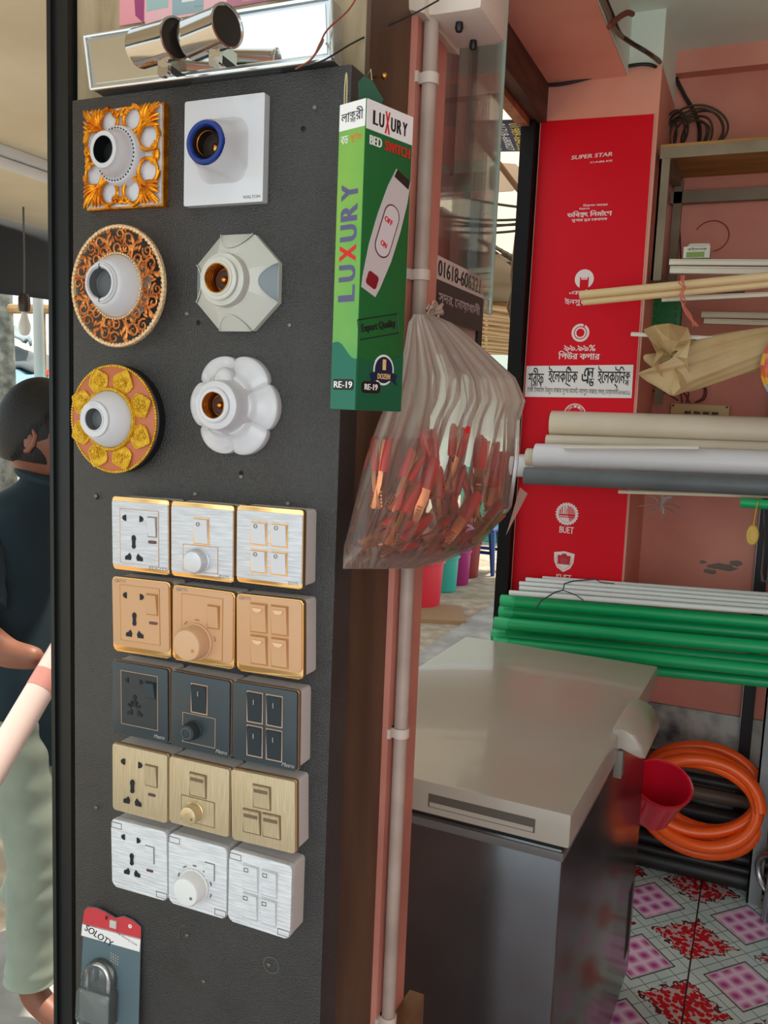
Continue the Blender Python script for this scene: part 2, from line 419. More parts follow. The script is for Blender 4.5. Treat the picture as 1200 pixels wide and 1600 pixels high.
# wooden header board under the beam
g = G(); g.box(-.728, -.66, 1.0, 2.598, 2.28, 2.3846)
struct('trim_7', g, mat('header_wood', (92, 62, 46), .6, bump=.3, bscale=20, col2=(62, 40, 30), vscale=6, stretch=(6, 1, 6)))
g = G(); g.box(-.732, -.70, 1.0, 2.558, 2.262, 2.28)
struct('trim_8', g, mat('header_edge', (176, 112, 72), .6, bump=.4, bscale=40, col2=(130, 76, 46), vscale=20))
# porch soffit at the left
g = G(); sv = [(-.80, -1.6), (-.80, 1.15), (-2.31, 2.62), (-2.31, -1.6)]; lo_ = [g.bm.verts.new((x, y, 1.995)) for x, y in sv]; hi_ = [g.bm.verts.new((x, y, 2.01)) for x, y in sv]; g.bm.faces.new(lo_); g.bm.faces.new(hi_[::-1]); [g.bm.faces.new((lo_[i], lo_[(i + 1) % 4], hi_[(i + 1) % 4], hi_[i])) for i in range(4)]; struct('ceiling_porch', g, creamM)

# ================================================================== OUTSIDE LEFT
# dark tarp valance
tarpM = mat('black_tarp', (46, 48, 50), .8, bump=.6, bscale=8)
g = G(); g.grid(lambda u, v: Vector((-2.32 - .02 * math.sin(u * 40) * v, -1.6 + u * 5.0, 2.0 - v * (.245 + .012 * math.sin(u * 21)))), 60, 6)
o = g.obj('tarp_valance', tarpM); md = o.modifiers.new('s', 'SOLIDIFY'); md.thickness = .004
tag(o, 'black tarp strip hanging along the edge of the cream porch ceiling', 'tarp')
# tube light
t = T('tube_light', 'white fluorescent tube fitting on the cream porch ceiling', 'light', (-1.64, 1.72, 1.995))
g = G(); g.box(-.02, .02, -.25, .35, -.022, 0, bev=.004); g.box(-.024, .024, -.27, -.23, -.03, 0, bev=.004); whP = mat('white_plastic', (226, 228, 224), .35); g.obj('housing', whP, t)
g = G(); g.lathe([(.006, -.22), (.0125, -.215), (.0125, .33), (.006, .335)], 16, (0, 0, -.035)); g.obj('tube', mat('lamp_glass', (238, 240, 236), .3), t)
g = G(); g.box(-.006, .006, -.235, -.222, -.045, -.02); g.obj('lamp_clip', whP, t)
# hanging bulb
p = at(38, 480, X=-2.1)
t = T('hanging_bulb', 'clear bulb hanging on a wire from the porch ceiling, before the black tarp', 'bulb', p)
g = G(); g.tube([(0, 0, .03), (0.002, 0, .15), (0, 0, 1.995 - p.z)], .003, 6); g.obj('wire', mat('grey_wire', (90, 90, 88), .5), t)
g = G(); g.lathe([(.010, .04), (.017, .03), (.018, 0), (.016, -.012), (.010, -.014)], 16, axis='z'); g.obj('bulb_holder', mat('bakelite', (60, 48, 40), .4), t)
g = G(); g.lathe([(.008, -.014), (.011, -.03), (.017, -.05), (.0185, -.065), (.014, -.08), (.004, -.085)], 16, axis='z'); g.obj('bulb', mat('bulb_glass', (225, 225, 215), .15), t)

def far(px_, py_, Yd): return at(px_, py_, Y=Yd)
# tree trunks / posts behind
barkM = mat('pale_bark', (150, 150, 138), .9, bump=.8, bscale=18, col2=(96, 98, 92), vscale=14)
def trunk(name, label, px_, pyb, Yd, r, m, grp=None):
    p = far(px_, pyb, Yd); g = G(); n = 14
    g.tube([(r * .35 * math.sin(i * .5), 0, -2.2 + i * .28) for i in range(n)], [r * (1.15 - .012 * i) for i in range(n)], 12)
    o = g.obj(name, m); o.location = (p.x, p.y, p.z + .6); tag(o, label, 'tree' if 'tree' in name else 'post', grp); return o
trunk('tree_trunk', 'pale speckled tree trunk beyond the porch, left of the thin grey post', 6, 520, 5.0, .065, barkM)
trunk('roadside_post', 'thin pale grey post beyond the porch, right of the tree trunk', 60, 520, 4.6, .033, mat('grey_post', (176, 184, 182), .8, bump=.3))
# market roofs below the sky on the left
def sheet(name, label, cat, pts, m, thick=.02):
    g = G(); vs = [g.bm.verts.new(p) for p in pts]; g.bm.faces.new(vs)
    bmesh.ops.subdivide_edges(g.bm, edges=g.bm.edges[:], cuts=6, use_grid_fill=True)
    for v in g.bm.verts: v.co.z += random.uniform(-.5, .5) * thick * 2.5
    o = g.obj(name, m); md = o.modifiers.new('s', 'SOLIDIFY'); md.thickness = thick; tag(o, label, cat); return o
def q4(p4, Yn, Yf): return [at(p4[0][0], p4[0][1], Y=Yn), at(p4[1][0], p4[1][1], Y=Yn), at(p4[2][0], p4[2][1], Y=Yf), at(p4[3][0], p4[3][1], Y=Yf)]
sheet('stall_roof', 'greyish blue sheet roof of a street stall behind the man', 'roof', q4([(-40, 600), (90, 610), (84, 578), (-40, 560)], 5.0, 6.2), mat('blue_grey_sheet', (120, 150, 160), .5))
sheet('stall_roof', 'dark grey sheet roof sloping from the tree trunk to the post', 'roof', q4([(-40, 566), (90, 584), (86, 560), (18, 545)], 5.8, 7.2), mat('dark_sheet', (84, 88, 88), .6))
sheet('stall_roof', 'grey slanted roof between the tree trunk and the thin post', 'roof', q4([(18, 520), (50, 536), (50, 528), (20, 505)], 6.2, 7.5), mat('mid_grey_sheet', (130, 140, 140), .6))
sheet('stall_awning', 'small red awning right of the thin post', 'awning', q4([(68, 586), (86, 588), (86, 578), (68, 578)], 5.3, 5.8), mat('red_cloth', (214, 70, 66), .7))
sheet('stall_awning', 'turquoise awning just above the back of the man\'s head', 'awning', q4([(50, 612), (88, 604), (86, 590), (66, 590)], 4.4, 4.9), mat('turquoise_cloth', (90, 205, 205), .7))
g = G(); g.box(-14, -7.5, 11.0, 11.3, -.15, 2.2); o = g.obj('market_wall', mat('whitewashed_wall', (235, 236, 232), .8), smooth=False)
tag(o, 'white sunlit street wall seen between the man and the dark door post', 'wall')
g = G(); c = at(75, 880, Y=4.2); g.box(c.x - 1.4, c.x + .25, 4.2, 4.3, -.15, c.z); o = g.obj('low_wall', mat('brick_red_low', (120, 70, 58), .8, bump=.3), smooth=False)
tag(o, 'low reddish brown wall beyond the man at belt height', 'wall')

# ================================================================== OUTSIDE THROUGH THE OPENING
RP = lambda a, b, c_=None: random.uniform(a, b)
canM = bpy.data.materials.new('cream_canvas'); canM.use_nodes = True; _nt = canM.node_tree; _b = _nt.nodes['Principled BSDF']
_b.inputs['Base Color'].default_value = lin((226, 214, 190)); _b.inputs['Roughness'].default_value = .8
_tl = _nt.nodes.new('ShaderNodeBsdfTranslucent'); _tl.inputs[0].default_value = lin((226, 212, 184)); _mx = _nt.nodes.new('ShaderNodeMixShader'); _mx.inputs[0].default_value = .5
_nt.links.new(_b.outputs[0], _mx.inputs[1]); _nt.links.new(_tl.outputs[0], _mx.inputs[2]); _nt.links.new(_mx.outputs[0], _nt.nodes['Material Output'].inputs[0])
def can_pt(u, v):
    return Vector((-.80 - u * 3.5, 2.66 + v * 2.9, 2.78 - .52 * v + .03 * math.sin(u * 9 + v * 3) + .02 * math.sin(v * 14)))
g = G(); g.grid(can_pt, 30, 24); o = g.obj('canvas_canopy', canM); tag(o, 'cream canvas street canopy with sagging folds beyond the opening', 'canopy')
# printed banner lying under the canvas
def hang_quad(name, label, cat, c4, m, thick=.003, n=8, wav=.01, zoff=0):
    A, B, C_, D_ = [Vector(p) for p in c4]
    g = G(); g.grid(lambda u, v: (A * (1 - u) + B * u) * (1 - v) + (D_ * (1 - u) + C_ * u) * v + Vector((0, 0, wav * math.sin(u * 5 + v * 7) + zoff)), n, n)
    o = g.obj(name, m); md = o.modifiers.new('s', 'SOLIDIFY'); md.thickness = thick; tag(o, label, cat); return o
banM = mat('navy_banner', (52, 60, 84), .6)
c4 = [at(750, 188, Y=3.1), at(828, 186, Y=3.1), at(832, 244, Y=3.42), at(772, 236, Y=3.42)]
t = T('vinyl_banner', 'navy vinyl street banner with yellow and white numbers slung upside down', 'banner', (c4[0] + c4[2]) / 2)
ctr = (c4[0] + c4[2]) / 2; ex = (c4[1] - c4[0]); ey = (c4[3] - c4[0])
g = G(); g.grid(lambda u, v: c4[0] + ex * u * 1.12 + ey * v * 1.0 - ctr - ex * .1, 6, 6); o = g.obj('banner_sheet', banM, t); md = o.modifiers.new('s', 'SOLIDIFY'); md.thickness = .003
exn, eyn = ex.copy(), ey.copy()
def ban_frame(): return Matrix(((exn.x, 0, -eyn.x, 0), (exn.y, 0, -eyn.y, 0), (exn.z, -1, -eyn.z, 0), (0, 0, 0, 1)))
_z = Matrix.Translation(c4[0] - ctr + Vector((0, 0, -.006)))
def ban_text(s, u0, u1, v0, v1, m, rot=0):
    polys = _font_polys(s); qs = fill_rows(polys, 16); xs = [p[0] for q in qs for p in q]; zs = [p[1] for q in qs for p in q]; g = G()
    for q in qs:
        vv = []
        for p in q:
            a = (p[0] - min(xs)) / (max(xs) - min(xs)); b_ = (p[1] - min(zs)) / (max(zs) - min(zs))
            vv.append(g.bm.verts.new(c4[0] - ctr - ex * .1 + ex * (u0 + (u1 - u0) * b_) * 1.0 + ey * (v0 + (v1 - v0) * a) + Vector((0, 0, -.006))))
        g.bm.faces.new(vv)
    g.obj('lettering', m, t, smooth=False)
yeM = mat('yellow_print', (226, 196, 70), .6); wpM = mat('white_print', (232, 230, 226), .6)
ban_text('01849-595373', .12, .30, .06, .92, wpM); ban_text('01718-680827', .42, .58, .06, .92, wpM); ban_text('01989-684332', .66, .84, .06, .92, yeM); ban_text('01711-320', .95, 1.08, .1, .8, wpM)
g = G(); a = 0
pts = [at(*p, Y=3.6) for p in ((766, 262), (782, 254), (806, 256), (817, 268), (815, 288), (800, 298), (772, 300), (764, 292))]
cc = sum(pts, Vector()) / 8; bv = [g.bm.verts.new(p - cc) for p in pts]; tv = [g.bm.verts.new(p - cc + Vector((0, .012, 0))) for p in pts]
g.bm.faces.new(bv); g.bm.faces.new(tv)
for i in range(8): g.bm.faces.new((bv[i], bv[(i + 1) % 8], tv[(i + 1) % 8], tv[i]))
o = g.obj('cardboard_patch', mat('pale_card', (206, 188, 168), .7), smooth=False); o.location = cc; tag(o, 'pale eight-sided card patch fixed under the canvas canopy', 'patch')
# crossing overhead cables and sticks
def cable(name, label, pts, r, m, cat='cable', grp=None):
    P = [Vector(p) for p in pts]; Q = []
    for i in range(len(P) - 1):
        for k in range(8):
            t_ = k / 8; p0 = P[max(i - 1, 0)]; p1 = P[i]; p2 = P[i + 1]; p3 = P[min(i + 2, len(P) - 1)]
            Q.append(.5 * ((2 * p1) + (p2 - p0) * t_ + (2 * p0 - 5 * p1 + 4 * p2 - p3) * t_ * t_ + (3 * p1 - p0 - 3 * p2 + p3) * t_ ** 3))
    Q.append(P[-1]); g = G(); g.tube(Q, r, 8); o = g.obj(name, m); tag(o, label, cat, grp); return o
wireD = mat('dark_wire', (40, 36, 32), .5); brnW = mat('brown_wire', (112, 88, 60), .6)
for k, (a, b_) in enumerate([((700, 300), (832, 326)), ((700, 338), (832, 342)), ((700, 345), (832, 350)), ((700, 352), (832, 347)), ((700, 362), (832, 358))]):
    m_ = at((a[0] + b_[0]) / 2, (a[1] + b_[1]) / 2 + 4, Y=4.0)
    cable('overhead_cable', ['dark overhead cable, highest of those crossing under the canvas', 'dark overhead cable, top of the close bunch of four', 'dark overhead cable, second in the close bunch of four', 'dark overhead cable sloping up to the right in the bunch', 'dark overhead cable, lowest of the bunch by the grille'][k], [at(*a, Y=4.0), m_, at(*b_, Y=4.0)], .006, wireD, grp='overhead street cables')
cable('dry_stick', 'dry brown stick leaning under the canvas from patch to banner', [at(742, 208, Y=3.45), at(775, 250, Y=3.5), at(822, 312, Y=3.6)], .012, mat('stick', (110, 80, 56), .8), 'stick')
# brown cable bundle dropping beside the black jamb
_o = at(822, 300, Y=2.75); t = T('hanging_cables', 'loose bundle of brown cables hanging just left of the black jamb', 'cable', _o)
for k in range(3):
    dx = (0, 5, -3)[k]; P_ = [at(822 + dx, 300, Y=2.75), at(812 + dx * 2, 370, Y=2.75), at(802 + dx, 430, Y=2.75), at(798 - dx, 480, Y=2.75), at(803 + dx, 530, Y=2.75), at(806, 600, Y=2.75)]
    g = G(); g.tube([p - _o for p in P_], .0045, 8); g.obj('cable', brnW, t)
g = G(); g.tube([at(822, 300, Y=2.75) - _o, at(830, 240, Y=2.74) - _o, at(838, 190, Y=2.72) - _o], .004, 8); g.obj('cable', brnW, t)
# bamboo and plank roofs
bamM = mat('bamboo', (196, 160, 110), .6, bump=.4, bscale=20, col2=(140, 104, 66), vscale=6); plkM = mat('weathered_plank', (186, 160, 124), .7, bump=.4, bscale=20, col2=(120, 96, 70), vscale=7, stretch=(1, 6, 6))
for k in range(8):
    yy = 500 + 0; Yd = 4.9 + k * .55; z = 2.042
    g = G(); n = 12; g.tube([(-5.2 + i * .42, Yd + .1 * math.sin(i * .5 + k) + i * .03, z + .003 * math.sin(i + k)) for i in range(n)], .036, 8)
    o = g.obj('bamboo_pole', bamM); tag(o, ['bamboo roof pole nearest to the shop over the street stalls', 'second nearest bamboo roof pole over the street stalls', 'third nearest bamboo roof pole over the street stalls', 'fourth nearest bamboo roof pole over the stalls', 'fourth farthest bamboo roof pole over the stalls', 'third farthest bamboo roof pole over the stalls', 'second farthest bamboo roof pole over the stalls', 'farthest bamboo roof pole over the stalls'][k], 'pole', 'bamboo roof poles over the street stalls')
for (px_, py_, lab) in ((-1.32, 4.85, 'bamboo post holding the near end of the stall roof, behind the jamb'), (-4.95, 4.95, 'bamboo post at the near left corner of the stall roof'), (-1.0, 8.75, 'bamboo post at the far right corner of the stall roof'), (-4.95, 8.8, 'bamboo post at the far left corner of the stall roof')):
    g = G(); g.tube([(0, 0, 0), (.01, 0, 1.1), (0, 0, 2.165)], .035, 10); o = g.obj('bamboo_post', bamM); o.location = (px_, py_, -.15); tag(o, lab, 'post')
for k in range(7):
    X_ = -1.9 - k * .36; g = G()
    g.box(-.16, .16, 4.15, 8.6, 0, .02, M=Matrix.Translation((X_, 0, 2.085)) @ Matrix.Rotation(.03 * math.sin(k * 5), 4, 'Z'))
    o = g.obj('roof_plank', plkM, smooth=False); tag(o, ['weathered roof plank nearest the black jamb', 'second weathered roof plank from the jamb', 'third weathered roof plank from the jamb', 'middle weathered roof plank over the poles', 'third weathered roof plank from the left', 'second weathered roof plank from the left', 'leftmost weathered roof plank over the poles'][k], 'plank', 'roof planks over the street stalls')
g = G(); g.grid(lambda u, v: Vector((-1.2 - u * 3.1, 4.0 + v * 4.3, 2.16 + .02 * math.sin(u * 17) * math.sin(v * 9))), 24, 24); o = g.obj('shade_tarp', mat('shade_tarp_cloth', (150, 128, 98), .8)); md = o.modifiers.new('s', 'SOLIDIFY'); md.thickness = .003; tag(o, 'faded brown tarp added over the roof planks to shade the stalls below', 'tarp')  # tarp added above the planks to keep the sun off bins and apron
g = G()
A = at(748, 374, Y=4.2); B_ = at(815, 425, Y=4.2)
nn = 8
for i in range(nn):
    p0 = at(748 + i * 9, 374 + i * 5, Y=4.2); g.tube([p0, p0 + Vector((.02, .12, .0)), p0 + Vector((.03, .22, .0))], .006, 5)
for j in range(4):
    g.tube([A + Vector((.02 * j, .22 * j, 0)), B_ + Vector((.02 * j, .22 * j, 0))], .007, 5)
o = g.obj('wire_grille', mat('rusty_mesh', (70, 58, 48), .7)); tag(o, 'rusty wire grille lying on the roof planks below the overhead cables', 'grille')
def slat_mat(name, label, q, Yn, Yf, n, m, w=.022):
    A_, B_, C_, D_ = at(*q[0], Y=Yn), at(*q[1], Y=Yn), at(*q[2], Y=Yf), at(*q[3], Y=Yf); g = G(); rn = random.Random(n)
    for i in range(n):
        f = (i + .5) / n; a = A_.lerp(D_, f) + Vector((0, 0, rn.uniform(-.01, .01))); b_ = B_.lerp(C_, f) + Vector((0, 0, rn.uniform(-.01, .01)))
        g.tube([a, a.lerp(b_, .5) + Vector((0, 0, .008)), b_], w * rn.uniform(.4, 1), 5)
    for f in (.15, .5, .85): g.tube([A_.lerp(B_, f) + Vector((0, 0, .02)), D_.lerp(C_, f) + Vector((0, 0, .02))], .012, 5)
    o = g.obj(name, m); tag(o, label, 'mat'); return o
slat_mat('reed_mat', 'dark reed mat hung under the roof end, below the overhead cables', [(700, 388), (832, 404), (832, 434), (700, 418)], 4.3, 4.8, 9, mat('dark_reed', (84, 66, 50), .8), .012)
slat_mat('reed_mat', 'light split-bamboo mat sagging under the planks beside the hanging cables', [(690, 470), (832, 486), (832, 560), (690, 548)], 4.5, 6.2, 12, mat('light_reed', (206, 178, 134), .7), .018)
# goods in the street
def bucket(name, label, px_, pyb, h, r, m, Z0=-.15, grp=None):
    p = at(px_, pyb, Z=Z0); t = T(name, label, 'bin', p, group=grp)
    g = G(); g.lathe([(r * .8, 0), (r * .86, .01), (r, h), (r * 1.06, h), (r * 1.06, h - .02), (r * .98, h - .02), (r * .84, .02), (r * .5, .015)], 24, axis='z'); g.obj('tub', m, t)
    g = G(); g.lathe([(r * .7, h), (r * 1.1, h + .002), (r * 1.1, h + .02), (r * .9, h + .04), (r * .2, h + .05)], 24, axis='z'); g.obj('lid', m, t)
    g = G(); g.lathe([(r * 1.0, h * .6), (r * 1.03, h * .6), (r * 1.03, h * .64), (r * 1.0, h * .64)], 24, axis='z', closed=True); g.obj('rim', m, t); return t
bucket('plastic_bin', 'large pink-red plastic bin nearest the pink wall end', 655, 948, .62, .19, mat('red_plastic', (200, 36, 52), .4))
bucket('plastic_bin', 'teal plastic bin between the red and purple bins', 690, 922, .5, .145, mat('teal_plastic', (48, 160, 142), .4))
bucket('plastic_bin', 'purple plastic bin right of the teal bin', 713, 912, .5, .125, mat('purple_plastic', (160, 40, 110), .4))
bucket('plastic_bin', 'dark red plastic bin right of the purple bin', 727, 900, .52, .14, mat('dark_red_plastic', (132, 30, 36), .4))
cbM = mat('cardboard', (150, 118, 84), .8, bump=.3)
for (a, b_, lab) in (((680, 962), .22, 'flattened brown cardboard on the ground before the teal bin'),):
    p = at(*a, Z=-.15); g = G(); g.box(-b_, b_, -.25, .25, 0, .03, M=Matrix.Rotation(.4, 4, 'Z')); o = g.obj('cardboard_sheet', cbM, smooth=False); o.location = p; tag(o, lab, 'cardboard')
# blue plastic stool
p = at(752, 893, Z=-.15); t = T('plastic_stool', 'blue plastic stool on the sunlit street beyond the hanging bag', 'stool', p)
blM = mat('blue_plastic', (30, 62, 128), .4)
g = G(); g.box(-.15, .15, -.15, .15, .42, .445, bev=.01); g.obj('seat', blM, t)
for sx in (-1, 1):
    for sy in (-1, 1):
        g = G(); g.tube([(sx * .12, sy * .12, .42), (sx * .165, sy * .165, 0)], [.035, .02], 6); g.obj('leg', blM, t)
for yy in (-.1375, .1375):
    g = G(); g.box(-.14, .14, yy - .007, yy + .007, .2, .23); g.obj('stretcher', blM, t)
p = at(790, 850, Z=-.15); g = G(); g.box(-.6, .6, 0, .5, 0, .9, bev=.02); o = g.obj('teal_crate', mat('teal_crate_paint', (60, 170, 150), .5)); o.location = p; tag(o, 'teal painted crate far off beside the black jamb', 'crate')
g = G(); g.box(-7.0, 2.0, 16, 16.4, -.15, 2.6, 0); o = g.obj('market_wall', mat('pale_green_wall', (214, 226, 214), .8), smooth=False); tag(o, 'pale wall at the far end of the street beyond the stool', 'wall')
# ================================================================== DISPLAY BOARD AND WHAT HANGS ON IT
BY = .82
def mpp(px_, py_, Yp): return (at(px_, py_ + 10, Y=Yp) - at(px_, py_, Y=Yp)).length / 10
boardM = mat('charcoal_laminate', (31, 29, 27), .30, bump=.9, bscale=620, spec=.9, col2=(40, 39, 38), vscale=12)
t = T('display_board', 'tall charcoal display board carrying lamp holders and switch plates', 'board', (-.589, BY, 1.1))
g = G(); g.box(-.180, .180, 0, .041, -.72, .685, bev=.001); g.obj('panel', boardM, t)
scM = mat('screw_steel', (120, 118, 112), .4, metal=.8)
holeM = mat('drill_hole', (12, 12, 12), .8)
for i, (a, b_) in enumerate([(492, 168), (292, 490), (453, 508), (377, 745), (150, 775), (305, 772), (450, 787), (150, 1262), (292, 1462), (420, 1508), (318, 1534)]):
    p = at(a, b_, Y=BY); g = G(); g.lathe([(.0026, 0), (.0026, -.0006), (.0018, -.0014), (.0006, -.0016)], 14); g.box(-.0018, .0018, -.0018, -.0015, -.0003, .0003)
    g.obj('screw', scM, t, (p.x + .589, 0, p.z - 1.1))
for (a, b_) in [(472, 204), (150, 780), (308, 507), (375, 742)]:
    p = at(a + 2, b_ - 3, Y=BY); g = G(); g.lathe([(.0016, -.0002), (.0016, -.0008), (.0028, -.0004)], 10); g.obj('drill_hole', holeM, t, (p.x + .589, 0, p.z - 1.1))
chalk = mat('chalk_ring', (96, 96, 92), .8)
p = at(424, 1508, Y=BY); g = G(); g.lathe([(.0095, -.0001), (.0095, -.0004), (.0105, -.0004), (.0105, -.0001)], 32, closed=True); g.obj('scuff_ring', chalk, t, (p.x + .589, 0, p.z - 1.1))
p = at(291, 1462, Y=BY); g = G(); g.tube([(.011 * math.cos(a * .1), -.0002, .013 * math.sin(a * .1)) for a in range(18, 44)], .0003, 5); g.obj('scuff_ring', chalk, t, (p.x + .589, 0, p.z - 1.1))

whG = mat('white_gloss_plastic', (202, 202, 205), .22, coat=.3)
whS = mat('white_satin_plastic', (206, 208, 211), .38)
goldM = mat('antique_gold', (244, 166, 30), .28, metal=.8, col2=(196, 104, 8), vscale=90, bump=.4, bscale=500)
gold2 = mat('pale_gold', (240, 200, 70), .3, metal=.75, col2=(220, 170, 40), vscale=200, bump=.8, bscale=900)
copM = mat('copper_filigree', (222, 142, 76), .32, metal=.75, col2=(168, 92, 42), vscale=120, bump=.4, bscale=600)
champ = mat('champagne_rim', (236, 204, 160), .25, metal=.7, bump=.9, bscale=700)
blackI = mat('socket_black', (14, 16, 16), .4); brassM = mat('brass_thread', (196, 140, 70), .25, metal=1.0)
greyI = mat('socket_grey', (96, 98, 100), .35)

def holder_root(px_, py_, label, Yp=BY):
    p = at(px_, py_, Y=Yp); return T('lamp_holder', label, 'lamp holder', (p.x, BY, p.z), group='lamp holders on the board')
def scl(t, x, y, z): t.scale = (x, y, z)
def socket_cup(t, y_front, r, r_in, y_in, m_in, m_body, base_r, base_y, cx=0, cz=0, steps=None):
    prof = [(base_r, base_y), (base_r * .97, base_y - .001)] + (steps or []) + [(r * 1.02, y_front + .003), (r, y_front + .0008), (r * .985, y_front), (r_in * 1.02, y_front), (r_in, y_front + .001), (r_in * .97, y_front + .022)]
    g = G(); g.lathe(prof, 56, (cx, 0, cz), caps=(0, 0)); return g.obj('socket_cup', m_body, t)
def cavity(t, y_front, r, deep, m_wall, m_floor, cx=0, cz=0, threads=0):
    g = G(); n = 40; prof = [(r, y_front + .0004)]
    if threads:
        for k in range(threads * 4): prof.append((r * (.97 if k % 4 < 2 else .90), y_front + .001 + deep * k / (threads * 4)))
    prof += [(r * .92, y_front + deep)]
    g.lathe([(r * 1.03, y_front - .0002)] + prof + [(r * .3, y_front + deep)], n, (cx, 0, cz)); return g.obj('lamp_cavity', [m_wall], t)

# ---- 1 gilded square holder
t = holder_root(202, 250, 'square white lamp holder in a carved gold frame, top left'); scl(t, .975, 1, 1.06)
s1 = mpp(202, 250, .80); hw, hh = .0555, .0515
g = G(); g.prism(rrect(.108, .100, .003), 0, -.010, bev=.001); g.obj('back_plate', whG, t)
g = G()
def scroll(g, cx, cz, r0, turns, a0, d, y, tr, n=None, rend=.25):
    n = n or int(turns * 18); pts = []; rad = []
    for i in range(n + 1):
        f = i / n; r = r0 * (1 - (1 - rend) * f); a = a0 + d * 2 * PI * turns * f
        pts.append((cx + r * math.cos(a), y - .0015 * math.sin(f * PI), cz + r * math.sin(a))); rad.append(tr * (1 - .35 * f))
    g.tube(pts, rad, 7)
for sx in (-1, 1):
    for sz in (-1, 1):
        ox, oz = sx * .0535, sz * .0500     # outer corner
        ix, iz = sx * .030, sz * .028       # fan origin
        for k in range(9):
            a = math.radians(45 + (k - 4) * 11); L = .034 if abs(k - 4) < 2 else (.028 if abs(k - 4) < 4 else .024)
            dx, dz = math.cos(a) * sx, math.sin(a) * sz
            ex_, ez_ = ix + dx * L, iz + dz * L
            ex_ = max(-.054, min(.054, ex_)); ez_ = max(-.050, min(.050, ez_))
            pts = [(ix + (ex_ - ix) * f, -.011 - .006 * math.sin(f * PI * .8), iz + (ez_ - iz) * f) for f in (0, .15, .35, .6, .8, 1.0)]
            g.tube(pts, [.0009, .0014, .0019, .0022, .0020, .0010], 7)
        scroll(g, sx * .0170, sz * .0360, .0135, 1.02, math.radians(90 if sz > 0 else -90) + 0, sx * sz * -1, -.0135, .0029, rend=.9)
        scroll(g, sx * .0075, sz * .0440, .0045, 1.2, math.radians(0), sx * sz, -.0145, .0014, rend=.3)
        scroll(g, sx * .0390, sz * .0170, .0140, 1.02, math.radians(0 if sx > 0 else 180), sx * sz, -.0135, .0029, rend=.9)
        scroll(g, sx * .0475, sz * .0075, .0045, 1.2, math.radians(90), -sx * sz, -.0145, .0014, rend=.3)
        g.tube([(sx * .030, -.013, sz * .026), (sx * .027, -.015, sz * .024), (sx * .024, -.013, sz * .022)], .0026, 7)
for sz in (-1, 1):
    g.ball((0, -.013, sz * .045), .0035, (1.6, .7, 1)); g.ball((sz * .050, -.013, 0), .0035, (1, .7, 1.7))
    g.tube([(-.006, -.012, sz * .046), (0, -.014, sz * .042), (.006, -.012, sz * .046)], .002, 6); g.tube([(sz * .051, -.012, -.006), (sz * .046, -.014, 0), (sz * .051, -.012, .006)], .002, 6)
g.prism([(-.0555, -.0515), (.0555, -.0515), (.0555, .0515), (-.0555, .0515)], 0, -.008)
g.obj('gold_frame', goldM, t)
g = G(); g.lathe([(.0315, -.010), (.0303, -.018), (.0293, -.022), (.0280, -.0235), (.0250, -.0235), (.024, -.021)], 56); g.obj('dotted_ring', whG, t)
g = G()
for k in range(40):
    a = 2 * PI * k / 40; g.box(-.0007, .0007, -.0242, -.0230, -.0010, .0010, M=Matrix.Rotation(-a, 4, 'Y') @ Matrix.Translation((.0265, 0, 0)))
g.obj('ring_perforation', mat('dark_slot', (40, 42, 42), .6), t, smooth=False)
socket_cup(t, -.043, .0185, .0130, -.040, None, whG, .0248, -.0235, steps=[(.0238, -.028), (.0198, -.038)])
g = G(); g.lathe([(.0137, -.0432), (.0131, -.0434), (.0127, -.0425), (.0122, -.028), (.002, -.0278)], 40, caps=(0, 1)); g.obj('lamp_cavity', blackI, t)

# ---- 2 white square with blue ring
t = holder_root(357, 240, 'plain white square lamp holder with a glossy blue ring, top right'); scl(t, 1.07, .84, 1.04)
g = G(); g.prism(rrect(.0935, .1045, .0015), 0, -.012, bev=.0008); g.obj('back_plate', whG, t)
g = G(); n = 40; rows = []
for (w, h, r, y, dx) in ((.058, .064, .016, -.012, 0), (.056, .062, .018, -.014, 0), (.050, .054, .021, -.030, 0), (.044, .046, .0218, -.046, 0), (.0425, .0435, .0212, -.049, 0)):
    rows.append([g.bm.verts.new((p[0] + dx, y, p[1])) for p in rrect(w, h, min(r, h / 2 - .0001, w / 2 - .0001), n=9)])
for k in range(len(rows) - 1):
    for i in range(len(rows[0])): j = (i + 1) % len(rows[0]); g.bm.faces.new((rows[k][i], rows[k][j], rows[k + 1][j], rows[k + 1][i]))
g.obj('socket_block', whG, t, ang=50)
g = G(); g.lathe([(.0215, -.048), (.0212, -.0515), (.0200, -.053), (.0170, -.053), (.0152, -.0500), (.0148, -.044)], 48, caps=(0, 0)); g.obj('blue_ring', mat('blue_gloss', (10, 50, 128), .15, coat=.6), t)
g = G(); g.lathe([(.0150, -.0500), (.0146, -.0440), (.0138, -.0380), (.0130, -.0310), (.002, -.0300)], 40, caps=(0, 1)); g.obj('lamp_cavity', mat('cavity_dark_brown', (38, 24, 18), .3), t)
g = G(); g.lathe([(.0116, -.0456), (.0122, -.0464), (.0128, -.0456)], 40, closed=True); g.ball((.002, -.0325, -.002), .0035, (1, .9, 1.4)); g.ball((.007, -.034, .003), .0022, (1, .8, 1)); g.obj('brass_contact', brassM, t)
g = G()
lettering('WALTON', t, .024, .044, -.0485, -.0455, mat('grey_print', (120, 120, 122), .5), y=-.0123, bold=.02)

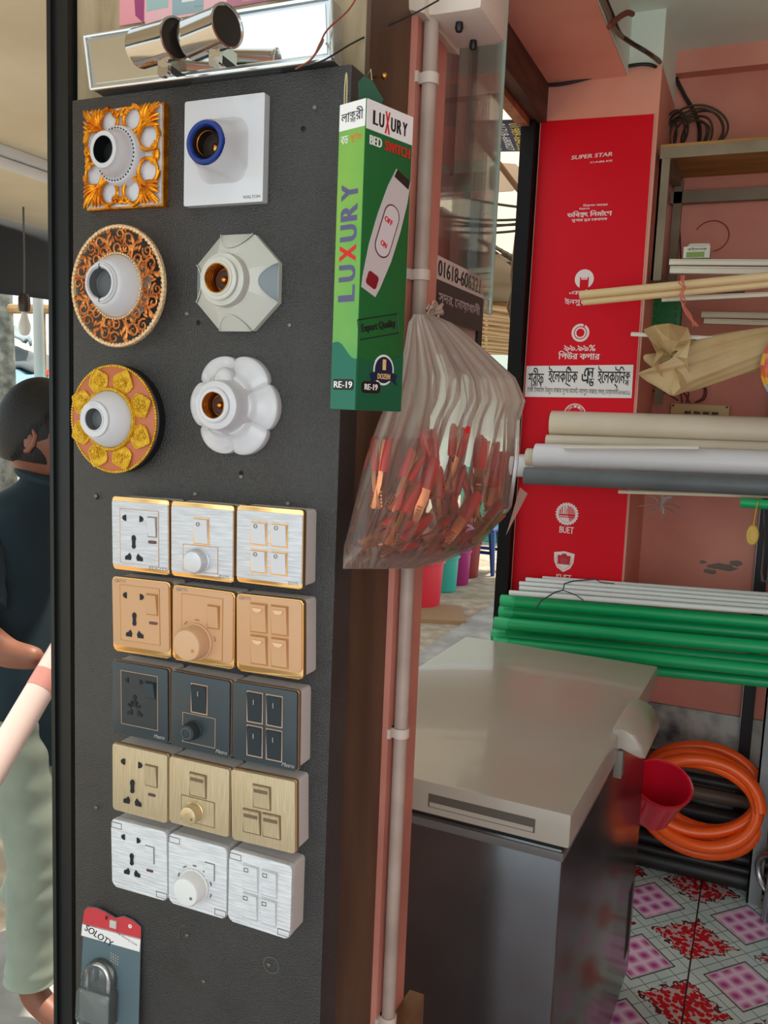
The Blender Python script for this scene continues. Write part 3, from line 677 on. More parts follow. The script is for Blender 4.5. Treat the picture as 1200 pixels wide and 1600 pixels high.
# ---- 3 copper filigree disc
t = holder_root(201, 451, 'round lamp holder in openwork copper filigree of leaves and scrolls'); scl(t, 1.14, 1, 1.17)
Rr = .0585
g = G(); g.lathe([(Rr - .001, -.0155), (Rr, -.0165), (Rr, -.0190), (Rr - .001, -.0208), (Rr - .0030, -.021), (Rr - .0042, -.019), (Rr - .0042, -.0155)], 90, closed=True); g.obj('outer_rim', champ, t)
g = G()
for k in range(80):
    a = 2 * PI * k / 80; g.ball(((Rr - .0025) * math.cos(a), -.0205, (Rr - .0025) * math.sin(a)), .0021, (1, .7, 1), seg=7)
g.obj('rim_beads', champ, t)
g = G()
def leaf(g, x, z, a, L, w, y=-.0195, th=.0012):
    g.ball((x + math.cos(a) * L / 2, y, z + math.sin(a) * L / 2), 1, (L / 2, th, w / 2), M=Matrix.Rotation(-a, 4, 'Y'), seg=9)
NM = 8
for k in range(NM):
    A0 = 2 * PI * k / NM + .15
    def P(r, a): return (r * math.cos(A0 + a) * Rr, -.019, r * math.sin(A0 + a) * Rr)
    g.tube([P(.50, .02), P(.60, .10), P(.72, .14), P(.84, .10), P(.93, .02)], [.0010, .0013, .0013, .0011, .0008], 6)
    for (rr, aa, dd, rad, tn) in ((.62, .33, 1, .12, 1.3), (.80, .30, -1, .13, 1.3), (.62, -.18, -1, .11, 1.3), (.84, -.22, 1, .11, 1.3), (.73, .50, 1, .08, 1.1), (.55, .18, 1, .07, 1.1), (.90, .46, -1, .06, 1.1)):
        c = P(rr, aa); scroll(g, c[0], c[2], rad * Rr, tn, A0 + aa + dd * 2.0, dd, -.0188, .00125, n=20, rend=.22)
    for (r1, a1, da, L_, w_) in ((.62, .10, .9, .15, .07), (.66, .12, -.7, .15, .07), (.74, .14, .8, .17, .075), (.78, .12, -.75, .15, .07), (.86, .06, .5, .13, .06), (.86, .08, -.5, .12, .06), (.56, .38, -.3, .11, .05), (.56, -.3, .4, .12, .05), (.70, -.05, .2, .13, .05), (.92, .2, 1.4, .12, .045), (.70, .40, .1, .12, .05)):
        c = P(r1, a1); leaf(g, c[0], c[2], A0 + a1 + da, L_ * Rr, w_ * Rr)
g.obj('filigree', copM, t)
g = G(); g.lathe([(.0320, -.018), (.0320, -.022), (.0310, -.0235), (.0298, -.022), (.0298, -.016)], 64, closed=True); g.obj('inner_rim', champ, t)
g = G()
for k in range(60):
    a = 2 * PI * k / 60; g.ball(((.0310) * math.cos(a), -.0228, .0310 * math.sin(a)), .0012, (1, .8, 1), seg=6)
g.obj('rim_beads', champ, t)
socket_cup(t, -.047, .0190, .0135, -.044, None, whS, .0300, -.002, steps=[(.0300, -.020), (.0285, -.026), (.0225, -.040), (.0202, -.0435)])
g = G(); g.lathe([(.0176, -.0475), (.0172, -.0488), (.0150, -.0488), (.0146, -.0475)], 48, closed=True); g.obj('collar_ring', whG, t)
g = G(); g.lathe([(.0140, -.0472), (.0134, -.0470), (.0130, -.0360), (.0125, -.0355), (.002, -.0350)], 40, caps=(0, 1)); g.obj('lamp_cavity', greyI, t)
g = G(); g.box(-.0004, .0004, -.0491, -.0475, .0130, .0176); g.box(-.0004, .0004, -.0491, -.0475, -.0176, -.0130); g.ball((.004, -.0354, .007), .0016, (1, .4, 1)); g.ball((.006, -.0354, -.004), .0014, (1, .4, 1)); g.obj('pin_slot', blackI, t)

# ---- 4 octagonal
t = holder_root(376, 444, 'eight-sided cream white lamp holder with grey side insets'); scl(t, 1.08, 1.05, 1.075)
octv = [(math.cos(math.radians(22.5 + 45 * i)), math.sin(math.radians(22.5 + 45 * i))) for i in range(8)]
R8 = .0515; g = G()
g.prism([(x * R8, z * R8 * .98) for x, z in octv], 0, -.007, bev=.001)
g.prism([(x * R8 * .985, z * R8 * .97) for x, z in octv], -.007, -.026, taper=.56, bev=.003)
g.obj('base_plate', mat('cream_gloss', (196, 196, 186), .22, coat=.3), t, ang=20)
insM = mat('blue_grey_inset', (140, 152, 158), .3); crG = MATS['cream_gloss']
for k in range(4):
    a = k * PI / 2; M_ = Matrix.Rotation(-a, 4, 'Y')
    g = G(); pts = []
    for i in range(17):
        f = i / 16; z = (f - .5) * .037; d = .0472 - .0145 * math.sin(PI * f) ** .8; pts.append((d, z))
    bk = [g.bm.verts.new(M_ @ Vector((x, -.0075 - (.0475 - x) * .83 - .0012, z))) for x, z in pts]
    lo = [g.bm.verts.new(M_ @ Vector((.0474, -.0066, z))) for x, z in pts]
    for i in range(16): g.bm.faces.new((bk[i], bk[i + 1], lo[i + 1], lo[i]))
    g.tube([M_ @ Vector((x, -.0075 - (.0475 - x) * .83 - .0014, z)) for x, z in pts], .0006, 5, mi=1)
    g.obj('side_inset', [insM if k in (0, 2) else crG, crG], t)
g = G(); g.lathe([(.0265, -.022), (.0262, -.030), (.0250, -.0345), (.0215, -.036), (.0205, -.0365), (.0205, -.0405), (.0190, -.0415), (.0168, -.0415), (.0165, -.0425), (.0150, -.0430), (.0140, -.0425), (.0136, -.030)], 56, caps=(0, 0)); g.obj('socket_cup', crG, t)
g = G(); g.lathe([(.0142, -.0430), (.0134, -.0433), (.0126, -.0420), (.0130, -.0405), (.0122, -.0390), (.0126, -.0375), (.0118, -.0360), (.0122, -.0340), (.0112, -.0320), (.0112, -.0270), (.002, -.0268)], 40, caps=(0, 1)); g.obj('brass_shell', brassM, t)
g = G(); g.lathe([(.0105, -.0272), (.0100, -.0290), (.001, -.0285)], 20); g.obj('lamp_cavity', mat('socket_brown', (60, 28, 20), .4), t)
g = G(); g.ball((.000, -.0300, 0), .0036, (1, .9, 1)); g.obj('center_contact', brassM, t)

# ---- 5 gold petal disc
t = holder_root(191, 655, 'round lamp holder on a tan disc with heart-shaped gold petals'); scl(t, 1.22, 1, 1.22)
R5 = .0510
g = G(); g.lathe([(R5 * 1.0, 0), (R5 * 1.0, -.011), (R5 * .98, -.012)], 72); g.obj('black_base', mat('black_abs', (24, 25, 28), .35), t)
g = G(); g.lathe([(R5 * .99, -.0125), (R5 * .99, -.0155), (.040, -.019), (.030, -.020), (.020, -.020)], 72); g.obj('tan_disc', mat('terracotta_tan', (184, 104, 66), .42), t)
g = G()
for k in range(120):
    a = 2 * PI * k / 120; g.ball((R5 * .985 * math.cos(a), -.0160, R5 * .985 * math.sin(a)), .0014, seg=6)
g.obj('beaded_rim', gold2, t)
for k in range(8):
    a = 2 * PI * k / 8 + math.radians(22); M_ = Matrix.Rotation(-a, 4, 'Y')
    hp = []
    for i in range(24):
        f = i / 24 * 2 * PI; w = .0112 * math.sin(f) * (1 + .0 * math.cos(f)); r = .0388 - .0110 * math.cos(f)
        if math.cos(f) < 0: w = .0118 * (1 if math.sin(f) > 0 else -1) * (1 - abs(math.cos(f))) ** .8
        hp.append((r, w))
    g = G(); g.prism([(x, z) for x, z in hp], -.0185, -.0205, bev=.0005)
    g.tube([(x, -.0207, z) for x, z in hp], .0008, 6, closed=True); 
    rnd = random.Random(k)
    for j in range(9):
        f = rnd.random() * 2 * PI; q = rnd.random() ** .5 * .62
        cx_, cz_ = .0378 + q * .0085 * math.cos(f), q * .0100 * math.sin(f)
        scroll(g, cx_, cz_, .0026, 1.2, f, rnd.choice((-1, 1)), -.0212, .00055, n=10, rend=.3)
    for v in g.bm.verts: v.co = M_ @ v.co
    g.obj('gold_petal', gold2, t)
g = G(); g.lathe([(.0300, -.019), (.0302, -.0225), (.0290, -.0245), (.0272, -.0240), (.0268, -.020)], 64, closed=True)
for k in range(64):
    a = 2 * PI * k / 64; g.ball((.0288 * math.cos(a), -.0243, .0288 * math.sin(a)), .0011, seg=6)
g.obj('inner_rim', gold2, t)
socket_cup(t, -.0475, .0165, .0105, -.045, None, whS, .0270, -.015, steps=[(.0268, -.024), (.0250, -.029), (.0175, -.044)])
g = G(); g.lathe([(.0115, -.0476), (.0112, -.0484), (.0102, -.0484), (.0099, -.0476)], 48, closed=True); g.obj('collar_ring', whG, t)
g = G(); g.lathe([(.0102, -.0478), (.0100, -.0476), (.0097, -.0370), (.001, -.0368)], 40, caps=(0, 1)); g.ball((.004, -.0374, .005), .0016, (1.5, .4, .8), mi=1); g.box(-.0035, .0035, -.0378, -.0368, -.006, .004); g.obj('lamp_cavity', [greyI, blackI], t)
lettering('BRH', t, -.0045, .0045, .0122, .0150, mat('emboss_grey', (196, 198, 202), .4), y=-.0478, bold=.02)

# ---- 6 scalloped flower
t = holder_root(370, 634, 'white scalloped six-petal lamp holder with brass screw thread'); scl(t, 1.11, 1.05, 1.11)
g = G(); NU = 144
def fl(u, v):
    a = 2 * PI * u; petal = abs(math.cos(3 * (a - math.radians(0)))) ** .55
    rmax = .0440 + .0072 * petal
    prof = [(1.0, 0), (1.0, -.005), (.985, -.008), (.93, -.0100), (.80, -.0125), (.66, -.016), (.55, -.022)]
    f = v * (len(prof) - 1); i = min(int(f), len(prof) - 2); q = f - i
    r = (prof[i][0] * (1 - q) + prof[i + 1][0] * q) * rmax; y = prof[i][1] * (1 - q) + prof[i + 1][1] * q
    groove = (1 - petal) * .0035 * min(1, v * 2.2)
    return Vector((r * math.cos(a), y + groove, r * math.sin(a)))
vs = g.grid(fl, NU, 26, wrapu=True); g.bm.faces.new(vs[-1]); g.obj('flower_base', whG, t, ang=60)
g = G(); g.lathe([(.0285, -.016), (.0262, -.0225), (.0245, -.0285), (.0240, -.036), (.0230, -.0385), (.0212, -.0395), (.0170, -.0400), (.0168, -.0425), (.0155, -.0435), (.0128, -.0433), (.0122, -.030)], 56, caps=(0, 0)); g.obj('socket_cup', whG, t)
g = G(); g.lathe([(.0128, -.0434), (.0122, -.0440), (.0114, -.0425), (.0118, -.0410), (.0110, -.0395), (.0114, -.0380), (.0106, -.0365), (.0110, -.0345), (.0102, -.0325), (.0102, -.0285), (.002, -.0283)], 40, caps=(0, 1)); g.obj('brass_shell', brassM, t)
g = G(); g.lathe([(.0096, -.0288), (.0090, -.0305), (.001, -.0300)], 20); g.obj('lamp_cavity', MATS['socket_brown'], t)
g = G(); g.ball((0, -.0315, 0), .0034, (1, .9, 1)); g.obj('center_contact', brassM, t)
g = G(); g.lathe([(.0030, -.0135), (.0030, -.0148), (.0012, -.0140)], 16, (.0310, 0, .001)); g.obj('screw_hole', mat('rust_hole', (96, 58, 50), .6), t)
g = G(); g.ball((-.002, -.019, .024), .013, (.9, .75, 1), seg=20); g.obj('cable_hump', whG, t)
lettering('GA POINT', t, -.0270, -.0020, -.0410, -.0375, MATS['emboss_grey'], y=-.0105, rot=-.25)

# ================================================================== SWITCH PLATES (five rows of three)
FY = .792
boxM = mat('white_back_box', (206, 202, 198), .45)
def brushed(name, col, vert=False, metal=.0, rough=.38, amt=.5, k=1.0):
    if name in MATS: return MATS[name]
    return mat(name, col, rough, metal=metal, col2=tuple(c * .90 for c in col), vscale=30, stretch=((22, 1, 1) if vert else (1, 1, 14)), bump=amt, bscale=30)
silver = brushed('brushed_silver_white', (214, 217, 222), rough=.3, metal=.1); silverB = brushed('wavy_brushed_white', (226, 229, 232), rough=.33, amt=1.0)
beigeP = mat('rose_beige_plastic', (200, 156, 116), .38); champB = brushed('brushed_champagne', (200, 182, 146), vert=True, metal=.25, rough=.36, amt=.3)
slate = mat('slate_blue_plastic', (52, 62, 67), .3); slateK = mat('slate_dark', (40, 50, 56), .25)
gildM = mat('mirror_gold_trim', (236, 186, 120), .16, metal=.95); coppT = mat('rose_copper_trim', (196, 156, 120), .25, metal=.7)
slotM = mat('slot_black', (20, 22, 24), .6); prnG = mat('faint_grey_print', (112, 108, 104), .5); shadowL = mat('grey_seam', (120, 118, 114), .6)

def pin_slots(t, cx, cz, k, par=None, uk=True, m=None, wide=1.0):
    "multi-standard socket apertures, k = scale"
    par = par or t; y0, y1 = -.0003, -.0012; m = m or slotM
    def half(x, z, r, side): return [(x + side * r * 1.5 * math.sin(PI * f / 8), z + r * math.cos(PI * f / 8)) for f in range(0, 9)]
    g = G()
    pts = half(cx - .0105 * k, cz + .021 * k, .0036 * k, -1); g.prism(pts, y0, y1)
    pts = half(cx + .0085 * k, cz + .021 * k, .0036 * k, 1); g.prism(pts, y0, y1)
    g.prism(ngon(.0034 * k, 14, cx, cz - .0020 * k, sx=.9, sz=1.15), y0, y1); g.box(cx - .0022 * k, cx + .0022 * k, y1 - .0001, y0, cz - .0095 * k, cz - .001 * k); g.prism(ngon(.0027 * k, 12, cx, cz - .0112 * k), y0, y1 - .0002)
    for s in (-1, 1):
        g.prism([(cx + s * .0035 * k, cz - .0235 * k), (cx + s * .0060 * k, cz - .0190 * k), (cx + s * .0085 * k, cz - .0215 * k), (cx + s * .0125 * k, cz - .0235 * k), (cx + s * .0125 * k, cz - .0275 * k), (cx + s * .0045 * k, cz - .0275 * k)][::s], y0, y1)
    return g.obj('socket_slots', m, par, smooth=False)
def rocker(t, cx, cz, w, h, y, m, trim=None, tilt=.10, tw=.0012, name='rocker_switch', mark=None):
    g = G()
    bx = [(-w / 2, -h / 2), (w / 2, -h / 2), (w / 2, h / 2), (-w / 2, h / 2)]
    f = h * tilt; vs = []
    for x, z in bx: vs.append(g.bm.verts.new((x, 0, z)))
    ft = [g.bm.verts.new((x * .97, (-.0035 if z > 0 else -.0012) if tilt > 0 else -.002, z * .97)) for x, z in bx]
    g.bm.faces.new(ft)
    for i in range(4): j = (i + 1) % 4; g.bm.faces.new((vs[i], vs[j], ft[j], ft[i]))
    if trim is not None: frame_ring(g, w + 2 * tw, h + 2 * tw, tw, -.0010, .0004, mi=1)
    ob = g.obj(name, [m, trim or m], t, (cx, y, cz), smooth=False)
    if mark: mark(ob)
    return ob
def unit(c4, name, label, cat, mplate, trim, r, sty):
    "c4: TL TR BR BL in the photo, on the plates' front plane"
    P = [at(a, b_, Y=FY) for a, b_ in c4]; c = sum(P, Vector()) / 4
    w = ((P[1] - P[0]).length + (P[2] - P[3]).length) / 2 - .0008; h = ((P[3] - P[0]).length + (P[2] - P[1]).length) / 2 - .0006
    ang = math.atan2(((P[1] - P[0]) + (P[2] - P[3])).z, ((P[1] - P[0]) + (P[2] - P[3])).x)
    t = T(name, label, cat, (c.x, FY, c.z), (0, -ang, 0), 'switch plates on the board')
    g = G(); g.prism(rrect(w * .985, h * .965, .004), BY - FY, .0045, bev=.0008); g.obj('back_box', boxM, t)
    if sty == 'gild':      # bevelled mirror-gold ends above and below
        g = G(); g.prism(rrect(w, h, .003), .005, -.0012, bev=.0014); g.obj('gold_trim', gildM, t)
        g = G(); g.prism(rrect(w - .0012, h - .0100, .0015), .003, -.0028, bev=.0008); g.obj('face_plate', mplate, t); yf = -.0028
    elif sty == 'lip':
        g = G(); g.prism(rrect(w, h, .005), .005, -.0012, bev=.0014); g.obj('gold_trim', gildM, t)
        g = G(); g.prism(rrect(w - .0026, h - .0085, .0045, 0, .0032), .003, -.0028, bev=.0012); g.obj('face_plate', mplate, t); yf = -.0028
    elif sty == 'slim':
        g = G(); g.prism(rrect(w, h, .003), .005, .0006, bev=.0006); g.obj('side_trim', trim, t)
        g = G(); g.prism(rrect(w - .0012, h - .0008, .003), .003, -.0028, bev=.0012); g.obj('face_plate', mplate, t); yf = -.0028
    else:
        g = G(); g.prism(rrect(w, h, .006), .005, -.0028, bev=.0016, seg=3); g.obj('face_plate', mplate, t); yf = -.0028
    t['_w'] = w; t['_h'] = h; del t['_w'], t['_h']
    return t, w, h, yf
def R_(x0, y0, x1, y1, w, h):   # fractions of the plate (from the left, from the top) -> cx, cz, w, h
    return ((x0 + x1) / 2 - .5) * w, (.5 - (y0 + y1) / 2) * h, (x1 - x0) * w, (y1 - y0) * h
def panel(t, fr, w, h, yf, m, line, tl=.0006):
    cx, cz, pw, ph = R_(*fr, w, h); g = G(); g.prism(rrect(pw, ph, .001), 0, -.0005, bev=.0002); frame_ring(g, pw + tl * 2, ph + tl * 2, tl, -.0007, 0, mi=1)
    return g.obj('module_panel', [m, line], t, (cx, yf, cz), smooth=False), cx, cz
def knob(t, fx, fy, r, L, w, h, yf, m, m2=None, dot=True, base=None):
    cx, cz = (fx - .5) * w, (.5 - fy) * h; g = G()
    g.lathe([(r * 1.06, 0), (r * 1.06, -L * .12), (r * .99, -L * .16), (r * .94, -L * .85), (r * .86, -L * .97), (r * .78, -L), (r * .15, -L * 1.01)], 44)
    for k in range(36 if not dot and m2 is not None and L < .0135 else 0):
        a = 2 * PI * k / 36; g.box(-.0003, .0003, -L * .84, -L * .2, -.0003, .0003, M=Matrix.Rotation(-a, 4, 'Y') @ Matrix.Translation((r * .975, 0, 0)))
    o = g.obj('dimmer_knob', m, t, (cx, yf, cz))
    if dot:
        g = G(); g.lathe([(r * .10, -L * 1.0), (r * .10, -L * 1.03), (r * .02, -L * 1.03)], 12, (r * .45, 0, -r * .25)); g.obj('pointer_dot', m2 or m, o)
    return o
def ring_mark(m, rr=.0022, dx=-.0025, dz=.008):
    def f(o):
        g = G(); g.lathe([(rr * .75, -.0034), (rr * .75, -.0040), (rr, -.0040), (rr, -.0034)], 20, (dx, 0, dz), closed=True); g.obj('ring_mark', m, o)
    return f
def led(t, fr, w, h, yf, m):
    cx, cz, a, b_ = R_(*fr, w, h); g = G(); g.prism(rrect(a, b_, b_ * .45), 0, -.0008, bev=.0001); g.obj('indicator', m, t, (cx, yf, cz), smooth=False)

ledM = mat('dark_red_led', (96, 62, 62), .3)
rows = []
# --- row 1: brushed silver with gold ends
t, w, h, yf = unit([(177, 775), (266, 781), (266, 899), (177, 888)], 'socket_outlet', 'brushed silver socket outlet with gold edges, leftmost of the top switch row', 'socket', silver, gildM, .003, 'gild')
o, cx, cz = panel(t, (.16, .16, .83, .89), w, h, yf, silver, coppT); pin_slots(t, -.0075, 0, 1.0, o)
o2 = rocker(t, *R_(.66, .24, .80, .50, w, h), yf - .0006, whS, shadowL, tw=.0005); led(t, (.66, .555, .80, .595), w, h, yf - .0006, ledM)
lettering('EDOTS', t, *[(.84 - .5) * w - .014, (.99 - .5) * w - .001, -h * .445, -h * .405], prnG, y=yf - .0002)
t, w, h, yf = unit([(269, 782), (367, 790), (367, 911), (269, 899)], 'dimmer_switch', 'brushed silver switch with a round silver knob, middle of the top switch row', 'switch', silver, gildM, .003, 'gild')
rocker(t, *R_(.39, .20, .61, .53, w, h), yf, whS, gildM, mark=ring_mark(prnG))
panel(t, (.21, .56, .76, .90), w, h, yf, silver, coppT); knob(t, .46, .755, .0135, .013, w, h, yf, mat('knurled_silver', (206, 208, 212), .3, metal=.3), mat('fine_grey', (160, 160, 162), .4), dot=False)
lettering('EDOTS', t, w * .28, w * .44, -h * .455, -h * .415, prnG, y=yf - .0002)
t, w, h, yf = unit([(371, 788), (477, 797), (473, 921), (371, 909)], 'four_gang_switch', 'brushed silver switch with four white rockers, rightmost of the top switch row', 'switch', silver, gildM, .003, 'gild')
for fx in (.24, .55):
    for fy in (.20, .56): rocker(t, *R_(fx, fy, fx + .22, fy + .28, w, h), yf, whS, gildM, mark=ring_mark(prnG))
lettering('EDOTS', t, w * .30, w * .45, -h * .455, -h * .415, prnG, y=yf - .0002)
# --- row 2: rose beige with gold lower lip
t, w, h, yf = unit([(177, 899), (269, 910), (267, 1029), (177, 1016)], 'socket_outlet', 'rose beige socket outlet with gold lip, leftmost of the second switch row', 'socket', beigeP, gildM, .004, 'lip')
o, cx, cz = panel(t, (.16, .10, .83, .83), w, h, yf, beigeP, mat('beige_gold_line', (190, 140, 76), .35, metal=.6)); bgl = MATS['beige_gold_line']; pin_slots(t, -.0075, 0, 1.0, o)
rocker(t, *R_(.63, .18, .80, .44, w, h), yf - .0006, beigeP, bgl, tw=.0008); led(t, (.66, .535, .80, .57), w, h, yf - .0006, ledM)
lettering('GRITTY', t, -w * .43, -w * .24, h * .43, h * .47, prnG, y=yf - .0002)
t, w, h, yf = unit([(271, 912), (369, 926), (367, 1046), (270, 1030)], 'dimmer_switch', 'rose beige switch with a large round beige knob, middle of the second row', 'switch', beigeP, gildM, .004, 'lip')
o, cx, cz = panel(t, (.17, .10, .82, .90), w, h, yf, beigeP, bgl)
rocker(t, *R_(.60, .20, .77, .49, w, h), yf - .0006, beigeP, bgl, tw=.0008); knob(t, .42, .70, .0195, .021, w, h, yf, mat('beige_knob', (206, 166, 128), .4), bgl)
g = G()
for a in range(-2, 3):
    al = math.radians(90 + a * 38); g.box(-.0028, .0028, -.0010, 0, -.0006, .0006, M=Matrix.Translation(((.42 - .5) * w, yf, (.5 - .70) * h)) @ Matrix.Rotation(-(al - PI / 2), 4, 'Y') @ Matrix.Translation((0, 0, .0245)))
g.obj('level_marks', mat('brown_mark', (160, 110, 76), .5), t, smooth=False)
lettering('GRITTY', t, -w * .43, -w * .24, h * .43, h * .47, prnG, y=yf - .0002)
t, w, h, yf = unit([(371, 926), (479, 938), (472, 1062), (370, 1047)], 'four_gang_switch', 'rose beige switch with four beige rockers, rightmost of the second row', 'switch', beigeP, gildM, .004, 'lip')
def nail(o):
    g = G(); pts = [(.0060 * math.cos(PI + PI * k / 10), .0060 * math.sin(PI + PI * k / 10) * .75 + .0115) for k in range(11)]; g.prism(pts[::-1], -.0028, -.0046); g.obj('thumb_recess', mat('light_beige', (226, 186, 144), .4), o, smooth=False)
for fx in (.24, .55):
    for fy in (.10, .51): rocker(t, *R_(fx, fy, fx + .23, fy + .36, w, h), yf, beigeP, bgl, mark=nail, tw=.0009)
lettering('GRITTY', t, -w * .45, -w * .26, h * .43, h * .47, prnG, y=yf - .0002)
# --- row 3: slate blue
t, w, h, yf = unit([(177, 1030), (267, 1045), (264, 1162), (177, 1143)], 'socket_outlet', 'slate grey socket outlet, leftmost of the dark switch row', 'socket', slate, coppT, .004, 'slim')
o, cx, cz = panel(t, (.18, .12, .82, .84), w, h, yf, slateK, mat('pale_copper_line', (186, 160, 142), .35, metal=.4)); pcl = MATS['pale_copper_line']
pin_slots(t, -.0065, .004, .85, o)
g = G()
for a in (-60, -25, 25, 60):
    g.box(-.0012, .0012, -.0016, 0, .0045, .0100, M=Matrix.Translation((-.0075, 0, -.012)) @ Matrix.Rotation(math.radians(a), 4, 'Y'))
g.obj('fan_slots', slotM, o, smooth=False)
rocker(t, *R_(.62, .21, .78, .42, w, h), yf - .0006, slate, slateK, tw=.0006)
metroL = mat('silver_script', (176, 170, 160), .4)
lettering('Metro', t, w * .26, w * .44, -h * .45, -h * .40, metroL, y=yf - .0002, skew=.3)
t, w, h, yf = unit([(269, 1047), (364, 1063), (360, 1185), (268, 1163)], 'dimmer_switch', 'slate grey switch with a small dark knob, middle of the dark row', 'switch', slate, coppT, .004, 'slim')
def bar(o):
    g = G(); g.box(-.0003, .0003, -.0042, -.003, .004, .0095); g.obj('indicator_line', metroL, o, smooth=False)
rocker(t, *R_(.37, .12, .62, .48, w, h), yf, slateK, pcl, mark=bar, tw=.0012)
panel(t, (.22, .52, .76, .90), w, h, yf, slate, pcl); o = knob(t, .40, .72, .0105, .014, w, h, yf, mat('matte_dark_knob', (42, 50, 54), .55), slotM, dot=False)
g = G(); g.lathe([(.0058, -.0139), (.0058, -.0146), (.0066, -.0146), (.0066, -.0139)], 24, closed=True); g.obj('ring_mark', mat('knob_mark', (90, 98, 100), .5), o)
lettering('Metro', t, w * .28, w * .46, -h * .46, -h * .41, metroL, y=yf - .0002, skew=.3)
t, w, h, yf = unit([(366, 1062), (469, 1080), (465, 1205), (363, 1184)], 'four_gang_switch', 'slate grey switch with four dark rockers, rightmost of the dark row', 'switch', slate, coppT, .004, 'slim')
for fx in (.25, .55):
    for fy in (.10, .53): rocker(t, *R_(fx, fy, fx + .22, fy + .37, w, h), yf, slateK, pcl, mark=bar, tw=.0012)
lettering('Metro', t, w * .28, w * .46, -h * .46, -h * .41, metroL, y=yf - .0002, skew=.3)
# --- row 4: brushed champagne
t, w, h, yf = unit([(178, 1159), (266, 1179), (263, 1286), (177, 1263)], 'socket_outlet', 'brushed champagne socket outlet, leftmost of the fourth row', 'socket', champB, coppT, .001, 'slim')
pin_slots(t, -.010, .0, 1.05, None); 
for ch in t.children:
    if ch.name.startswith('socket_slots'): ch.location.y = yf
dkT = mat('bronze_line', (120, 98, 72), .4, metal=.3)
rocker(t, *R_(.62, .20, .82, .50, w, h), yf, champB, dkT, tw=.0006); led(t, (.66, .61, .79, .65), w, h, yf, ledM)
faint = mat('faint_emboss', (186, 166, 126), .4)
lettering('WELLCO', t, w * .18, w * .42, -h * .44, -h * .395, faint, y=yf - .0002)
t, w, h, yf = unit([(267, 1179), (362, 1201), (360, 1308), (265, 1283)], 'dimmer_switch', 'brushed champagne switch with a small shiny knob, middle of the fourth row', 'switch', champB, coppT, .001, 'slim')
def topbar(o):
    g = G(); hh_ = .0075; g.box(-.0085, .0085, -.0040, -.0030, hh_ - .002, hh_ + .0016); g.obj('dark_bar', mat('grey_bronze', (128, 112, 92), .3, metal=.5), o, smooth=False)
rocker(t, *R_(.36, .17, .62, .50, w, h), yf, champB, dkT, mark=topbar, tw=.0007)
panel(t, (.22, .54, .76, .90), w, h, yf, champB, dkT); knob(t, .44, .735, .0115, .014, w, h, yf, mat('polished_champagne', (206, 186, 146), .2, metal=.5), dkT)
lettering('WELLCO', t, w * .2, w * .44, -h * .45, -h * .405, faint, y=yf - .0002)
t, w, h, yf = unit([(363, 1201), (466, 1218), (462, 1335), (363, 1308)], 'three_gang_switch', 'brushed champagne switch with three rockers, rightmost of the fourth row', 'switch', champB, coppT, .001, 'slim')
rocker(t, *R_(.36, .15, .62, .46, w, h), yf, champB, dkT, mark=topbar, tw=.0007)
for fx in (.20, .51): rocker(t, *R_(fx, .52, fx + .26, .84, w, h), yf, champB, dkT, mark=topbar, tw=.0007)
lettering('WELLCO', t, w * .2, w * .44, -h * .46, -h * .415, faint, y=yf - .0002)
# --- row 5: wavy brushed white
def tabs(t, w, h, yf):
    g = G()
    for (fx, fy) in ((.10, .085), (.90, .93)):
        cx, cz = (fx - .5) * w, (.5 - fy) * h; frame_ring(g, w * .19, h * .085, .0005, -.0004, 0, cx, cz)
    g.obj('corner_tab', mat('brown_line', (104, 90, 84), .5), t, (0, yf, 0), smooth=False)
t, w, h, yf = unit([(177, 1278), (264, 1298), (263, 1408), (176, 1381)], 'socket_outlet', 'wavy white socket outlet, leftmost of the bottom switch row', 'socket', silverB, None, .006, 'plain')
pin_slots(t, -.010, .004, .95, None)
for ch in t.children:
    if ch.name.startswith('socket_slots'): ch.location.y = yf
rocker(t, *R_(.63, .26, .78, .50, w, h), yf, silverB, shadowL, tw=.0003, tilt=0); led(t, (.64, .60, .76, .635), w, h, yf, ledM); tabs(t, w, h, yf)
t, w, h, yf = unit([(266, 1300), (358, 1323), (355, 1436), (265, 1407)], 'dimmer_switch', 'wavy white switch with a large white knob, middle of the bottom row', 'switch', silverB, None, .006, 'plain')
rocker(t, *R_(.64, .27, .80, .50, w, h), yf, silverB, shadowL, tw=.0003, tilt=0); knob(t, .46, .64, .0185, .019, w, h, yf, mat('white_knob', (222, 224, 222), .35), prnG); tabs(t, w, h, yf)
g = G()
for a in range(-3, 4):
    al = a * 36; g.box(-.0024, .0024, -.0008, 0, -.0006, .0006, M=Matrix.Translation(((.46 - .5) * w, yf, (.5 - .64) * h)) @ Matrix.Rotation(math.radians(al), 4, 'Y') @ Matrix.Translation((0, 0, .0235)))
g.obj('level_marks', MATS['brown_line'], t, smooth=False)
t, w, h, yf = unit([(360, 1325), (459, 1351), (455, 1468), (358, 1435)], 'four_gang_switch', 'wavy white switch with four flush rockers, rightmost of the bottom row', 'switch', silverB, None, .006, 'plain')
def tabm(o):
    g = G(); frame_ring(g, .0055, .0045, .0004, -.0040, -.0034, -.0050, .0100); g.obj('rocker_tab', MATS['brown_line'], o, smooth=False)
for fx in (.25, .55):
    for fy in (.14, .53): rocker(t, *R_(fx, fy, fx + .23, fy + .35, w, h), yf, silverB, whG, tw=.0006, mark=tabm)
tabs(t, w, h, yf)
